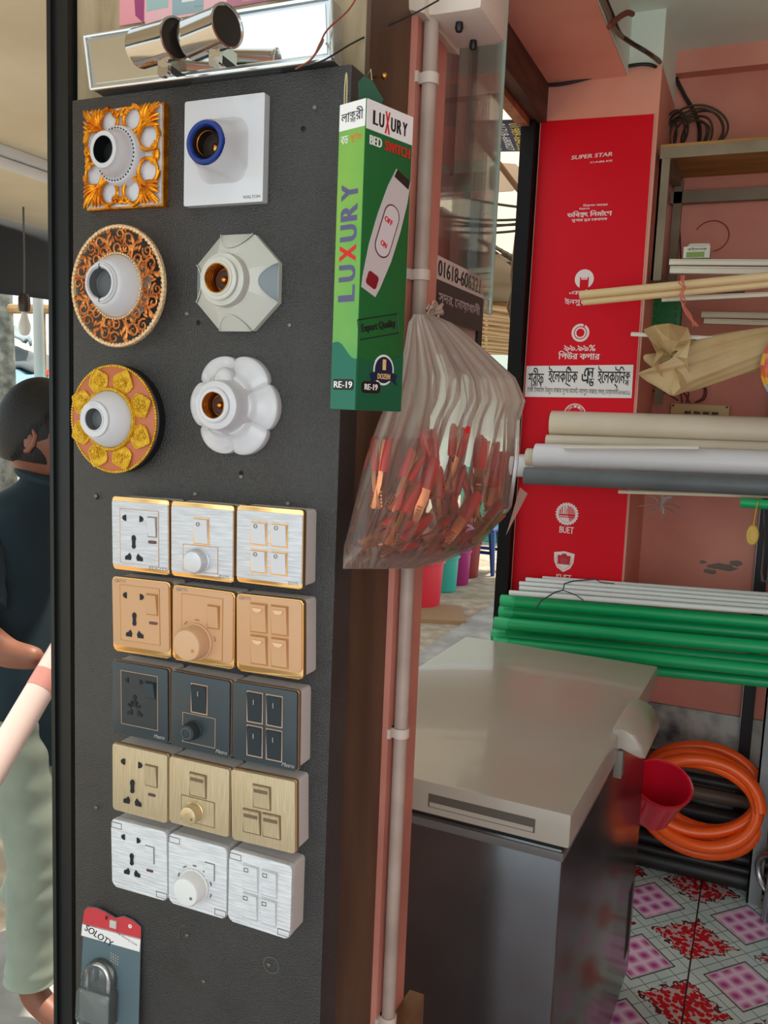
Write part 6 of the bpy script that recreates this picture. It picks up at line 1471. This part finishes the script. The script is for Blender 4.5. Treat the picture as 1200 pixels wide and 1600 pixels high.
def coil(name, label, cx, cy, rx, ry, Yc, n, r, m, tilt=0, sd_=1, cut=False):
    rn = random.Random(sd_); g = G(); c_ = at(cx, cy, Y=Yc); kk = mpp(cx, cy, Yc)
    for k in range(n):
        ax = rx * kk * (1 - .13 * k + rn.uniform(-.04, .04)); az = ry * kk * (1 - .10 * k + rn.uniform(-.04, .04)); ox = rn.uniform(-.012, .012)
        pts = [(ox + ax * math.cos(q) + tilt * az * math.sin(q), -.012 + .012 * math.sin(q * 3 + k) + .004 * k, -.0 + az * math.sin(q)) for q in [i * PI / 20 for i in range(40)]]
        g.tube(pts, r, 7, closed=True)
    o = g.obj(name, m); o.location = c_; tag(o, label, 'coil'); return o
coil('wire_coil', 'large loose coil of dark wires standing on the wall shelf', 1082, 210, 56, 42, 2.88, 6, .0035, mat('olive_wire', (74, 62, 46), .5), .1, 4)
coil('wire_coil', 'small coil of dark wire at the left end of the wall shelf', 1048, 212, 22, 34, 2.84, 4, .003, mat('dark_brown_wire', (52, 42, 34), .5), .1, 5)

# ================================================================== WALL SHELF
angM = mat('grey_angle_iron', (138, 126, 104), .55, metal=.15, col2=(118, 106, 86), vscale=8); plyM = mat('yellow_plywood', (176, 130, 66), .6, col2=(146, 104, 52), vscale=5, stretch=(1, 5, 5))
s0 = at(1030, 238, Y=2.60); sb = at(1008, 432, Y=2.60)
t = T('wall_shelf', 'grey angle-iron wall shelf with a plywood top beside the red poster', 'shelf', (-.335, 2.60, 1.83))
zt = s0.z - 1.83; zb = sb.z - 1.83
LX = 1.3
g = G(); g.box(0, .028, 0, .006, zb - .01, zt + .012); g.box(0, .006, 0, .03, zb - .01, zt + .012); g.obj('upright', angM, t, smooth=False)
g = G(); g.box(0, LX, -.002, .005, zt - .018, zt + .012); g.obj('front_rail', angM, t, smooth=False)
g = G(); g.box(0, LX, .31, .335, zt - .07, zt - .035); g.obj('back_rail', angM, t, smooth=False)
g = G(); g.box(.0, LX, 0, .34, zt + .012, zt + .020); g.obj('plywood_top', plyM, t, smooth=False)
g = G(); g.box(.006, .03, .006, .34, zt - .02, zt + .010); g.obj('side_rail', angM, t, smooth=False)
g = G(); g.box(0, .24, .26, .285, zb - .012, zb + .014); g.obj('lower_rail', angM, t, smooth=False)
g = G(); g.box(.005, .026, .006, .30, zb - .012, zb + .012); g.obj('side_rail', angM, t, smooth=False)
g = G(); g.box(.010, .035, .31, .335, zb - .05, zt); g.obj('rear_upright', angM, t, smooth=False)
p = at(1007, 555, Y=2.85)
g = G(); g.box(-.012, .014, -.004, .003, -.17, .18); o = g.obj('wall_bracket', angM, smooth=False); o.location = (-.325, 2.925, p.z + .02); tag(o, 'short grey upright strip on the wall below the shelf end', 'bracket')
# drooping wires in the shelf bay
cable('wall_wire', 'dark red wire hanging straight down inside the shelf bay', [at(1060, 288, Y=2.94), at(1058, 320, Y=2.94), at(1062, 360, Y=2.94), at(1064, 405, Y=2.94)], .0022, mat('maroon_wire', (96, 34, 34), .5), 'wire')
g = G(); c_ = at(1112, 369, Y=2.943); kk = mpp(1112, 369, 2.94); g.tube([Vector((26 * kk * math.cos(q), 0, 24 * kk * math.sin(q))) for q in [-1.4 + k * .17 for k in range(25)]], .0014, 5)
o = g.obj('wall_wire', mat('thin_red_wire', (140, 54, 44), .5)); o.location = c_; tag(o, 'thin reddish wire curled in a loop on the wall behind the small carton', 'wire')

# ================================================================== TRUNKING, CARTON, BAG, BOARD ON THE RACK
strM = mat('trunking_white', (220, 216, 198), .4); strM2 = mat('trunking_cream', (206, 196, 168), .45)
XR = .95
def bar_to(name, label, cat, pl, pr, Yp, hpx, m, grp, depth=.02, Yr=None, round_=False, xr=XR, hollow=False):
    "straight length from photo point pl, heading through pr, carried on to X = xr"
    A = at(*pl, Y=Yp); B_ = at(*pr, Y=Yr or Yp); d = (B_ - A); d *= (xr - A.x) / d.x; L = d.length
    q = Vector((1, 0, 0)).rotation_difference(d.normalized()).to_euler(); h = hpx * mpp(*pl, Yp); g = G()
    t_ = T(name, label, cat, A, q, grp)
    if round_:
        r = h / 2; g.lathe([(r * .9, 0), (r, .0), (r, L), (r * .9, L)], 28, axis='x', closed=True); g.obj('pipe_wall', m, t_)
    else:
        g.box(0, L, -depth / 2, depth / 2, -h / 2, h / 2, bev=min(h, depth) * .12); g.obj('channel', m, t_)
        g = G(); g.box(.0, L, -depth / 2 - .0008, -depth / 2, h * .22, h * .30); g.obj('lid_seam', mat('seam_line', (170, 164, 148), .5), t_, smooth=False)
    return t_
gp = 'trunking strips on the rack'
bar_to('trunking_strip', 'topmost white trunking strip, behind which the small carton stands', 'trunking', (1046, 410), (1200, 411), 2.60, 9, strM, gp)
bar_to('trunking_strip', 'white trunking strip just under the topmost one', 'trunking', (1047, 422), (1200, 424), 2.57, 11, strM, gp)
bar_to('trunking_strip', 'thin white strip under the pair of cream tubes', 'trunking', (1034, 468), (1200, 460), 2.52, 7, strM, gp, .012)
bar_to('trunking_strip', 'greyish strip over the wrapped bundle, the upper of two', 'trunking', (1096, 492), (1200, 494), 2.80, 9, strM2, gp)
bar_to('trunking_strip', 'greyish strip over the wrapped bundle, the lower of two', 'trunking', (1100, 502), (1200, 505), 2.77, 8, strM2, gp)
bar_to('trunking_strip', 'thin white strip poking left out of the wrapped bundle over the poster edge', 'trunking', (986, 522), (1060, 526), 2.46, 6, strM, gp, .010, xr=-.15)
tubC = mat('cream_conduit', (222, 196, 148), .4)
bar_to('conduit_tube', 'cream tube reaching over the red poster, the upper of the tied pair', 'tube', (906, 461), (1200, 432), 2.46, 13, tubC, 'tied cream tubes', round_=True)
bar_to('conduit_tube', 'cream tube reaching over the red poster, the lower of the tied pair', 'tube', (911, 472), (1200, 444), 2.47, 11, tubC, 'tied cream tubes', round_=True)
# pink twine tie
g = G(); P0 = [at(*z, Y=2.435) for z in ((1067, 430), (1066, 442), (1069, 450), (1064, 460), (1068, 470), (1066, 480), (1075, 492), (1082, 502), (1086, 510))]
twM = mat('pink_twine', (206, 112, 92), .8)
for k in range(4):
    rn = random.Random(k); g.tube([p + Vector((rn.uniform(-.006, .006) + .004 * math.sin(i + k * 2), rn.uniform(-.003, .003), 0)) - P0[0] for i, p in enumerate(P0)], .0016, 5)
o = g.obj('twine_tie', twM); o.location = P0[0]; tag(o, 'frayed salmon pink twine tied round the pair of cream tubes', 'twine')
# small carton on the top strip
c_ = at(1088, 404, Y=2.615); t = T('small_carton', 'small white and green carton standing on the topmost trunking strip', 'carton', c_)
w_ = 40 * mpp(1088, 400, 2.61); h_ = 18 * mpp(1088, 400, 2.61)
g = G(); g.box(-w_ / 2, w_ / 2, -.010, .025, 0, h_, bev=.001); g.obj('carton', mat('carton_offwhite', (206, 206, 190), .6), t)
g = G(); g.box(-w_ * .38, w_ * .30, -.0108, -.010, .002, h_ * .52); g.obj('green_print', mat('print_olive_green', (120, 150, 70), .5), t, smooth=False)
g = G(); g.prism([(-w_ / 2, h_), (w_ / 2, h_), (w_ * .42, h_ + .012), (-w_ * .30, h_ + .013)], .02, .019); g.obj('flap', MATS['carton_offwhite'], t, smooth=False)
lettering(['ঝ', 'ই', 'স', 'ল', 'ক'], t, -w_ * .36, w_ * .38, h_ * .62, h_ * .92, blkP, y=-.0112)
# green ribbed box behind
c_ = at(1040, 488, Y=2.80); w_, h_ = 46 * mpp(1040, 488, 2.8), 44 * mpp(1040, 488, 2.8)
t = T('green_box', 'green ribbed plastic box on the wall behind the tied tubes', 'box', c_); gB = mat('deep_green_plastic', (20, 112, 52), .45)
g = G(); g.box(-w_ / 2, w_ / 2, 0, .05, -h_ / 2, h_ / 2, bev=.003); g.obj('shell', gB, t)
g = G()
for k in range(4): g.box(-w_ / 2 + .003, w_ / 2 - .003, -.003, 0, -h_ / 2 + .008 + k * h_ / 4, -h_ / 2 + .012 + k * h_ / 4)
for k in range(3): g.box(-w_ / 2 + w_ * (k + .8) / 3.4, -w_ / 2 + w_ * (k + .8) / 3.4 + .004, -.003, 0, -h_ / 2 + .003, h_ / 2 - .003)
g.obj('ribs', mat('deep_green_rib', (26, 132, 62), .45), t, smooth=False)
# wrapped bundle: brown crumpled sheet in clear film
papM = mat('brown_wrap', (198, 172, 126), .5, bump=.5, bscale=16, col2=(176, 148, 102), vscale=6); fmB = film('wrap_film', (206, 192, 160), .70, .22, .25)
def cone_bundle():
    A = at(1062, 572, Y=2.47); B_ = at(1270, 533, Y=2.50); d = B_ - A
    up_ = Vector((0, 0, 1))
    def f(u, v):
        a = 2 * PI * u; c0 = A + d * (v * 1.5 - .10); r = .068 * (1 - .38 * min(1, v * 1.2)); jag = (1 if v > .01 else 0)
        r *= 1 + .10 * math.sin(a * 3 + v * 7) + .06 * math.sin(a * 8 + v * 15) + .03 * math.sin(a * 17 + v * 31)
        lip = (1 - min(1, v * 4)) ** 2; x_off = Vector((-.03 * math.sin(a * 4) - .04 * math.sin(a * 2 + 1), 0, 0)) * lip
        return c0 + Vector((0, math.cos(a) * r * .6, math.sin(a) * r * (1 + .18 * lip * math.sin(a * 5)))) + x_off
    return A, f
A_, bf = cone_bundle()
t = T('wrapped_bundle', 'crumpled brown paper and clear film bundle lying over the rack', 'bundle', A_)
g = G(); g.grid(lambda u, v: bf(u, v) - A_, 96, 40, wrapu=True); o = g.obj('film_wrap', [papM], t, ang=180); md = o.modifiers.new('s', 'SOLIDIFY'); md.thickness = .0008
g = G()
pts2 = [at(*z, Y=2.455) - A_ for z in ((1020, 540), (1046, 527), (1066, 556), (1074, 592), (1062, 606), (1052, 620), (1044, 600), (1028, 588), (1030, 570), (1022, 556))]
fl_ = [(1005, 515), (1022, 508), (1045, 505), (1075, 512), (1080, 530), (1074, 560), (1078, 592), (1064, 606), (1052, 618), (1044, 600), (1020, 570), (1026, 552), (1018, 535)]
P_ = [at(*z, Y=2.43 + .03 * math.sin(i * 2.3)) - A_ for i, z in enumerate(fl_)]; cc = sum(P_, Vector()) / len(P_) + Vector((0, .03, 0)); cv = g.bm.verts.new(cc); rv = [g.bm.verts.new(p) for p in P_]; mv = [g.bm.verts.new(p.lerp(cc, .5) + Vector((0, (-1) ** i * .012, 0))) for i, p in enumerate(P_)]
n = len(rv)
for i in range(n):
    j = (i + 1) % n; g.bm.faces.new((rv[i], rv[j], mv[j], mv[i])); g.bm.faces.new((mv[i], mv[j], cv))
o = g.obj('crumpled_mouth', papM, t, smooth=False); md = o.modifiers.new('s', 'SOLIDIFY'); md.thickness = .001
# bright patterned bag at the right edge
c_ = at(1206, 574, Y=2.42); g = G()
g.grid(lambda u, v: Vector((.045 * math.sin(PI * v) ** .6 * math.cos(2 * PI * u) * (1 + .1 * math.sin(10 * PI * u)), .03 * math.sin(2 * PI * u) * math.sin(PI * v), .09 - .17 * v)), 40, 20, wrapu=True)
patM = bpy.data.materials.new('patterned_plastic'); patM.use_nodes = True; nt = patM.node_tree; b = nt.nodes['Principled BSDF']; b.inputs['Roughness'].default_value = .3
v_ = nt.nodes.new('ShaderNodeTexVoronoi'); v_.inputs['Scale'].default_value = 42; tc = nt.nodes.new('ShaderNodeTexCoord'); nt.links.new(tc.outputs['Object'], v_.inputs['Vector']); r_ = nt.nodes.new('ShaderNodeValToRGB'); cr = r_.color_ramp; cr.interpolation = 'CONSTANT'
sp = nt.nodes.new('ShaderNodeSeparateColor'); nt.links.new(v_.outputs['Color'], sp.inputs[0]); nt.links.new(sp.outputs[0], r_.inputs[0]); cr.elements[0].color = lin((210, 80, 90)); cr.elements[1].position = .35; cr.elements[1].color = lin((230, 170, 60))
for ps, cc_ in ((.55, (200, 190, 180)), (.7, (220, 110, 40)), (.85, (150, 170, 190))): e_ = cr.elements.new(ps); e_.color = lin(cc_)
nt.links.new(r_.outputs[0], b.inputs['Base Color'])
o = g.obj('patterned_bag', patM, ang=180); o.location = c_ + Vector((.02, 0, 0)); tag(o, 'bright orange and pink patterned bag at the right edge beside the bundle', 'bag')
# wooden switchboard on the wall + wires
c_ = at(1093, 648, Y=2.945); kk = mpp(1093, 648, 2.94); w_ = 86 * kk
t = T('fuse_board', 'cream wooden fuse board on the pink wall above the large pipes', 'board', (c_.x, 2.948, c_.z))
g = G(); g.box(-w_ / 2, w_ / 2, -.02, 0, -.06, 16 * kk, bev=.002); g.obj('board', mat('cream_board_paint', (206, 186, 132), .5), t)
for k in range(4):
    g = G(); g.box(-w_ * .25 + k * w_ * .155, -w_ * .25 + k * w_ * .155 + w_ * .11, -.028, -.02, 1 * kk, 5 * kk, bev=.001); g.obj('switch', mat('dark_brown_switch', (70, 50, 38), .4), t)
for sx in (-1, 1):
    g = G(); g.lathe([(.0035, -.02), (.0035, -.022), (.001, -.022)], 10, (sx * w_ * .46, 0, 13 * kk)); g.obj('screw', MATS['rust_hole'], t)
mw = MATS['maroon_wire']
for k, P_ in enumerate([[(1066, 630), (1064, 616), (1056, 606)], [(1072, 630), (1076, 615), (1066, 604)], [(1078, 630), (1072, 618), (1062, 610)], [(1085, 629), (1098, 622), (1101, 610), (1098, 600)], [(1010, 612), (1030, 611), (1044, 616), (1060, 626)], [(1088, 629), (1100, 624), (1104, 612), (1100, 600)]]):
    lab = ['maroon wire rising left out of the fuse board', 'maroon wire rising behind the bundle from the fuse board', 'maroon wire crossing its neighbour above the fuse board', 'dark wire curving right above the fuse board', 'thin red wire reaching left of the fuse board', 'outer dark wire curving right above the fuse board'][k]
    cable('wall_wire', lab, [at(*z, Y=2.935) for z in P_], .0022, mw, 'wire', 'wires above the fuse board')

# ================================================================== BIG PIPES
gb = 'large pipes on the rack'
cream1 = mat('pvc_cream', (214, 202, 178), .38, col2=(204, 192, 168), vscale=4); whitep = mat('pvc_white', (214, 214, 216), .3); greyp = mat('pvc_grey', (98, 104, 106), .45, col2=(88, 94, 96), vscale=6)
bar_to('pvc_pipe', 'thick cream pipe, topmost of the large pipes', 'pipe', (862, 662), (1200, 674), 2.60, 41, cream1, gb, round_=True)
bar_to('pvc_pipe', 'thinner cream pipe under the topmost thick one', 'pipe', (854, 689), (1200, 702), 2.56, 20, cream1, gb, round_=True)
bar_to('pvc_pipe', 'thick white pipe above the grey one', 'pipe', (837, 712), (1200, 725), 2.49, 38, whitep, gb, round_=True)
bar_to('pvc_pipe', 'white pipe whose end sticks out furthest left over the poster edge', 'pipe', (800, 727), (1200, 738), 2.58, 36, whitep, gb, round_=True, xr=.6)
bar_to('pvc_pipe', 'dark grey pipe, lowest of the large pipes', 'pipe', (820, 743), (1200, 760), 2.43, 27, greyp, gb, round_=True)
bar_to('trunking_strip', 'thin cream strip under the dark grey pipe', 'trunking', (967, 768), (1200, 775), 2.47, 5, strM2, gp, .03)
bar_to('trunking_strip', 'thin white strip lying on the thick white pipe', 'trunking', (880, 698), (1083, 699), 2.455, 5, strM, gp, .012, xr=-.16)
g = G(); g.lathe([(.0255, 0), (.0262, .0), (.0262, .055), (.0255, .055)], 28, axis='x', closed=True)
for k in range(7): g.lathe([(.0262, .003 + k * .007), (.0270, .004 + k * .007), (.0262, .006 + k * .007)], 28, axis='x', closed=True)
o = g.obj('pipe_coupler', cream1); pc = at(817, 715, Y=2.50); o.location = (pc.x, 2.545, pc.z); tag(o, 'short ribbed cream coupler beside the left end of the thick white pipe', 'coupler')
# clear plastic tie under the grey pipe
c_ = at(1034, 790, Y=2.46); g = G(); rn = random.Random(9)
for k in range(7):
    a = k * .9 + .3; L_ = rn.uniform(.035, .07)
    g.tube([Vector((0, 0, 0)), Vector((L_ * .5 * math.cos(a), rn.uniform(-.01, .01), L_ * .35 * math.sin(a))), Vector((L_ * math.cos(a), rn.uniform(-.01, .01), L_ * .55 * math.sin(a) - .01))], [.004, .014, .010], 8, flat=.15)
g.tube([(0, 0, 0), (0, 0, .05)], .004, 6); g.tube([(0, 0, 0), (.005, 0, -.022)], .005, 6)
o = g.obj('plastic_tie', film('tie_film', (226, 218, 214), .7, .15, .3)); o.location = c_; tag(o, 'clear plastic ribbon tie hanging under the dark grey pipe', 'tie')

# small white pipes and green pipes
gw_ = 'thin white pipes on the rack'; thinW = mat('thin_pipe_white', (216, 222, 218), .35)
for i, (xl, yl, yr, Yd, lab) in enumerate([(848, 904, 930, 2.58, 'thin white pipe, topmost of the bundle on the green pipes'), (822, 906, 936, 2.55, 'thin white pipe second from the top of the bundle'), (812, 912, 942, 2.53, 'thin white pipe third from the top of the bundle'), (812, 919, 949, 2.51, 'thin white pipe fourth from the top of the bundle'), (796, 926, 956, 2.48, 'thin white pipe lying directly on the top green pipe'), (830, 910, 934, 2.60, 'thin white pipe at the back of the white bundle')]):
    bar_to('thin_pipe', lab, 'pipe', (xl, yl), (1198, yr), Yd, 8, thinW, gw_, round_=True)
grn = mat('green_pipe', (8, 158, 92), .35); grn2 = mat('green_pipe_end', (40, 176, 112), .4)
for i, (xl, yl, yr, Yd, hp_, lab) in enumerate([(783, 938, 973, 2.50, 17, 'green pipe, topmost of the green stack'), (781, 955, 991, 2.53, 18, 'green pipe second from the top, set back a little'), (773, 973, 1012, 2.47, 18, 'green pipe third from the top, its end furthest left but one'), (769, 992, 1035, 2.50, 18, 'green pipe fourth from the top with its end behind the freezer lid'), (772, 1004, 1048, 2.46, 17, 'green pipe fifth from the top, dusty at the right'), (772, 1022, 1066, 2.49, 14, 'green pipe, lowest of the green stack')]):
    t_ = bar_to('green_pipe', lab, 'pipe', (xl, yl), (1198, yr), Yd, hp_ * 1.05, grn, 'green pipes on the rack', round_=True)
    r = hp_ * 1.05 * mpp(xl, yl, Yd) / 2; g = G(); g.lathe([(r, .001), (r * 1.03, .001), (r * 1.03, .045), (r, .045)], 28, axis='x', closed=True); g.obj('end_band', grn2, t_)
g = G(); P_ = [at(*z, Y=2.44) for z in ((838, 950), (846, 938), (868, 925), (880, 922), (882, 912), (895, 908), (930, 905))]; g.tube([p - P_[0] for p in P_], .0022, 5)
P2 = [at(*z, Y=2.44) for z in ((880, 922), (900, 930), (912, 938))]; g.tube([p - P_[0] for p in P2], .0016, 5); P2 = [at(*z, Y=2.44) for z in ((930, 905), (940, 910), (960, 912))]; g.tube([p - P_[0] for p in P2], .0016, 5)
o = g.obj('binding_wire', mat('dark_binding', (52, 56, 54), .6)); o.location = P_[0]; tag(o, 'dark binding wire twisted round the thin white pipes', 'wire')

# ================================================================== RACK
rkM = mat('galvanised_angle', (150, 156, 158), .45, metal=.3, col2=(130, 136, 138), vscale=8)
t = T('pipe_rack', 'grey steel rack posts and arms carrying the pipes, at the right edge', 'rack', (.085, 2.72, 0))
px_ = at(1186, 1200, Y=2.72)
g = G(); g.box(px_.x - .085 + .0, px_.x - .085 + .04, 0, .005, 0, 2.1); g.box(px_.x - .085, px_.x - .085 + .005, 0, .04, 0, 2.1); g.obj('upright', rkM, t, smooth=False)
g = G(); g.box(-.08, -.045, .20, .222, .10, 2.1); g.box(-.083, -.078, .20, .222, .10, 2.1, mi=1); g.obj('rear_upright', [mat('black_angle', (28, 30, 32), .5), rkM], t, smooth=False)
for z in (.705, 1.19):
    g = G(); g.box(-.010, .015, -.34, .20, z - .02, z); g.obj('arm', rkM, t, smooth=False)
t = T('hook_and_peg', 'green pipe stub with a bent steel hook at the right edge of the rack', 'hook', at(1180, 787, Y=2.40))
g = G(); g.lathe([(.011, -.035), (.0125, -.035), (.0125, .22), (.011, .22)], 20, axis='x', closed=True); g.obj('peg', grn, t)
g = G(); q = [at(*z, Y=2.40) - t.location for z in ((1194, 780), (1194, 850), (1190, 895), (1192, 908), (1198, 910), (1201, 900))]; g.tube(q, [.0022, .0022, .0028, .0045, .0040, .0030], 8); g.obj('steel_hook', mat('dark_steel', (80, 82, 84), .35, metal=.8), t)
t = T('tape_measure', 'round yellow pocket tape hanging by its strap from the green stub', 'tape measure', at(1176, 836, Y=2.385))
kk = mpp(1176, 836, 2.385)
ylM = mat('yellow_plastic', (206, 176, 60), .4)
g = G(); g.lathe([(.010 * 0 + 2 * kk, -.012), (11 * kk, -.012), (13 * kk, -.008), (13 * kk, .008), (11 * kk, .012), (2 * kk, .012)], 32, sx=.72, sz=1.2); g.obj('case', mat('tan_yellow', (196, 164, 80), .45), t)
g = G(); g.lathe([(7 * kk, -.0125), (8 * kk, -.0135), (9 * kk, -.0125)], 28, closed=True, sx=.72, sz=1.2); g.obj('ring', ylM, t)
g = G(); g.tube([(0, 0, 13 * kk), (.002, 0, 30 * kk), (.005, 0, 52 * kk)], .005, 6, flat=.4); g.obj('strap', ylM, t)

# ================================================================== HOSE, SCOOP, PIPES ON THE FLOOR
hsM = mat('orange_hose', (250, 96, 24), .32, coat=.2)
kk = mpp(1100, 1255, 2.74); c_ = at(1092, 1258, Y=2.72)
t = T('orange_hose', 'big coil of orange hose leaning on black pipes by the dark plinth', 'hose', c_)
rn = random.Random(12)
loops = [(84, 62, 0, 18), (80, 54, 0, 10), (84, 66, -2, 16), (78, 48, 2, 20), (82, 60, 0, 6), (86, 72, -2, -12), (80, 52, 2, 24)]
g = G()
pts = []
NT = 7
for i in range(NT * 40 + 1):
    f = i / 40; k = f % NT; a = 2 * PI * f; L0 = loops[int(f) % 7]; L1 = loops[(int(f) + 1) % 7]; s_ = f - int(f)
    rx = (L0[0] * (1 - s_) + L1[0] * s_) * kk; rz = (L0[1] * (1 - s_) + L1[1] * s_) * kk; ox = (L0[2] * (1 - s_) + L1[2] * s_) * kk; oz = (L0[3] * (1 - s_) + L1[3] * s_) * kk
    pts.append((ox + rx * math.cos(a), .03 * math.sin(a) - .06 + .018 * f + .012 * math.sin(a * 2 + f), oz + rz * math.sin(a)))
g.tube(pts, .0172, 12); g.obj('coil', hsM, t)
g = G()
for k in range(16):
    a = math.radians(-110 + k * 2.6); i = int((a + 2 * PI) / (2 * PI) * 40) + 40; 
lt = at(1012, 1245, Y=2.30)
t = T('plastic_scoop', 'red plastic scoop hanging open-side up beside the freezer corner', 'scoop', at(1028, 1246, Y=2.245), (math.radians(26), math.radians(12), 0))
rdM = mat('red_scoop_plastic', (206, 24, 48), .28, coat=.3)
kk = mpp(1028, 1250, 2.245)
g = G(); g.lathe([(24 * kk, -46 * kk), (26 * kk, -45 * kk), (42 * kk, 34 * kk), (44 * kk, 35 * kk), (44 * kk, 32 * kk), (43 * kk, 32 * kk), (40 * kk, 33 * kk), (25 * kk, -43 * kk), (2 * kk, -42.5 * kk)], 40, axis='z'); g.obj('cup', rdM, t)
g = G(); g.tube([(-.035, -.045, .035), (-.045, -.075, .025), (-.045, -.075, -.025), (-.030, -.035, -.045)], .006, 8); g.obj('handle', rdM, t)
dkP = mat('black_floor_pipe', (44, 42, 42), .45, col2=(34, 32, 32), vscale=6); brP = mat('brown_grey_pipe', (104, 88, 76), .5)
gfp = 'dark pipes lying on the floor by the wall'
fl = [(.030, 2.797, .029, dkP, 'thick black pipe nearest the front, on the patterned floor'), (.074, 2.772, .012, dkP, 'thin black pipe on the floor behind the thick front one'), (.029, 2.862, .028, dkP, 'black pipe in the middle of the floor pile'), (.083, 2.828, .024, dkP, 'black pipe lying on top of the middle ones'), (.030, 2.905, .026, dkP, 'thick black pipe at the back of the floor pile'), (.130, 2.855, .022, brP, 'brownish grey pipe in the floor pile'), (.180, 2.885, .026, dkP, 'black pipe high in the floor pile'), (.236, 2.905, .022, brP, 'brownish grey pipe high against the plinth'), (.280, 2.912, .016, dkP, 'thin black pipe at the very top of the floor pile'), (.085, 2.90, .02, dkP, 'thin black pipe wedged against the plinth')]
for (z, y, r, m, lab) in fl:
    g = G(); g.lathe([(r * .85, 0), (r, 0), (r, 1.5), (r * .85, 1.5)], 24, axis='x', closed=True); o = g.obj('floor_pipe', m); o.location = (-.32 + (y * 7 % .05), y, z); tag(o, lab, 'pipe', gfp)
g = G(); g.box(-.30, .9, 2.935, 2.945, .24, .345); o = g.obj('wooden_board', mat('brown_board', (96, 74, 60), .6, bump=.2), smooth=False); tag(o, 'brown board leaning on the plinth behind the hose', 'board')
o.data.transform(Matrix.Translation((0, -.012, 0)))
# crushed wrapper on floor
p = at(1128, 1348, Z=0); g = G(); rn = random.Random(5)
for k in range(6): g.ball((rn.uniform(-.02, .02), rn.uniform(-.01, .01), .012 + rn.uniform(0, .012)), .012, (1.4, .8, .7), seg=7)
o = g.obj('crumpled_wrapper', mat('dusty_film', (120, 104, 96), .5)); o.location = p; tag(o, 'small crumpled dusty wrapper on the floor under the hose', 'wrapper')
# steel chair at the right edge
stM = mat('steel_tube', (150, 152, 156), .25, metal=.9)
p = at(1188, 1440, Z=0)
t = T('steel_stool', 'bent steel tube seat frame with curved leg brace, cut by the right edge', 'stool', (p.x + .12, p.y - .10, 0), (0, 0, math.radians(-45)))
for (x, y) in ((-.155, -.0), (.155, -.0), (-.155, .31), (.155, .31)):
    g = G(); g.tube([(x, y, .0), (x * .93, y * .96 + .005, .24), (x * .86, y * .9 + .01, .46)], .0115, 12); g.obj('leg', stM, t)
g = G(); q = at(1178, 1380, Y=p.y + .1) - t.location
g.tube([(-.17 + .065 * math.cos(a) + .02, .02, .135 + .060 * math.sin(a)) for a in [math.radians(60 + k * 10) for k in range(20)]] + [(-.02, .02, .08), (.15, .02, .08)], .009, 10); g.obj('brace', stM, t)
g = G(); g.lathe([(.02, .455), (.165, .455), (.17, .465), (.165, .475), (.02, .478)], 36, (0, .15, 0), axis='z'); g.obj('seat', mat('stool_seat', (110, 110, 112), .4), t)
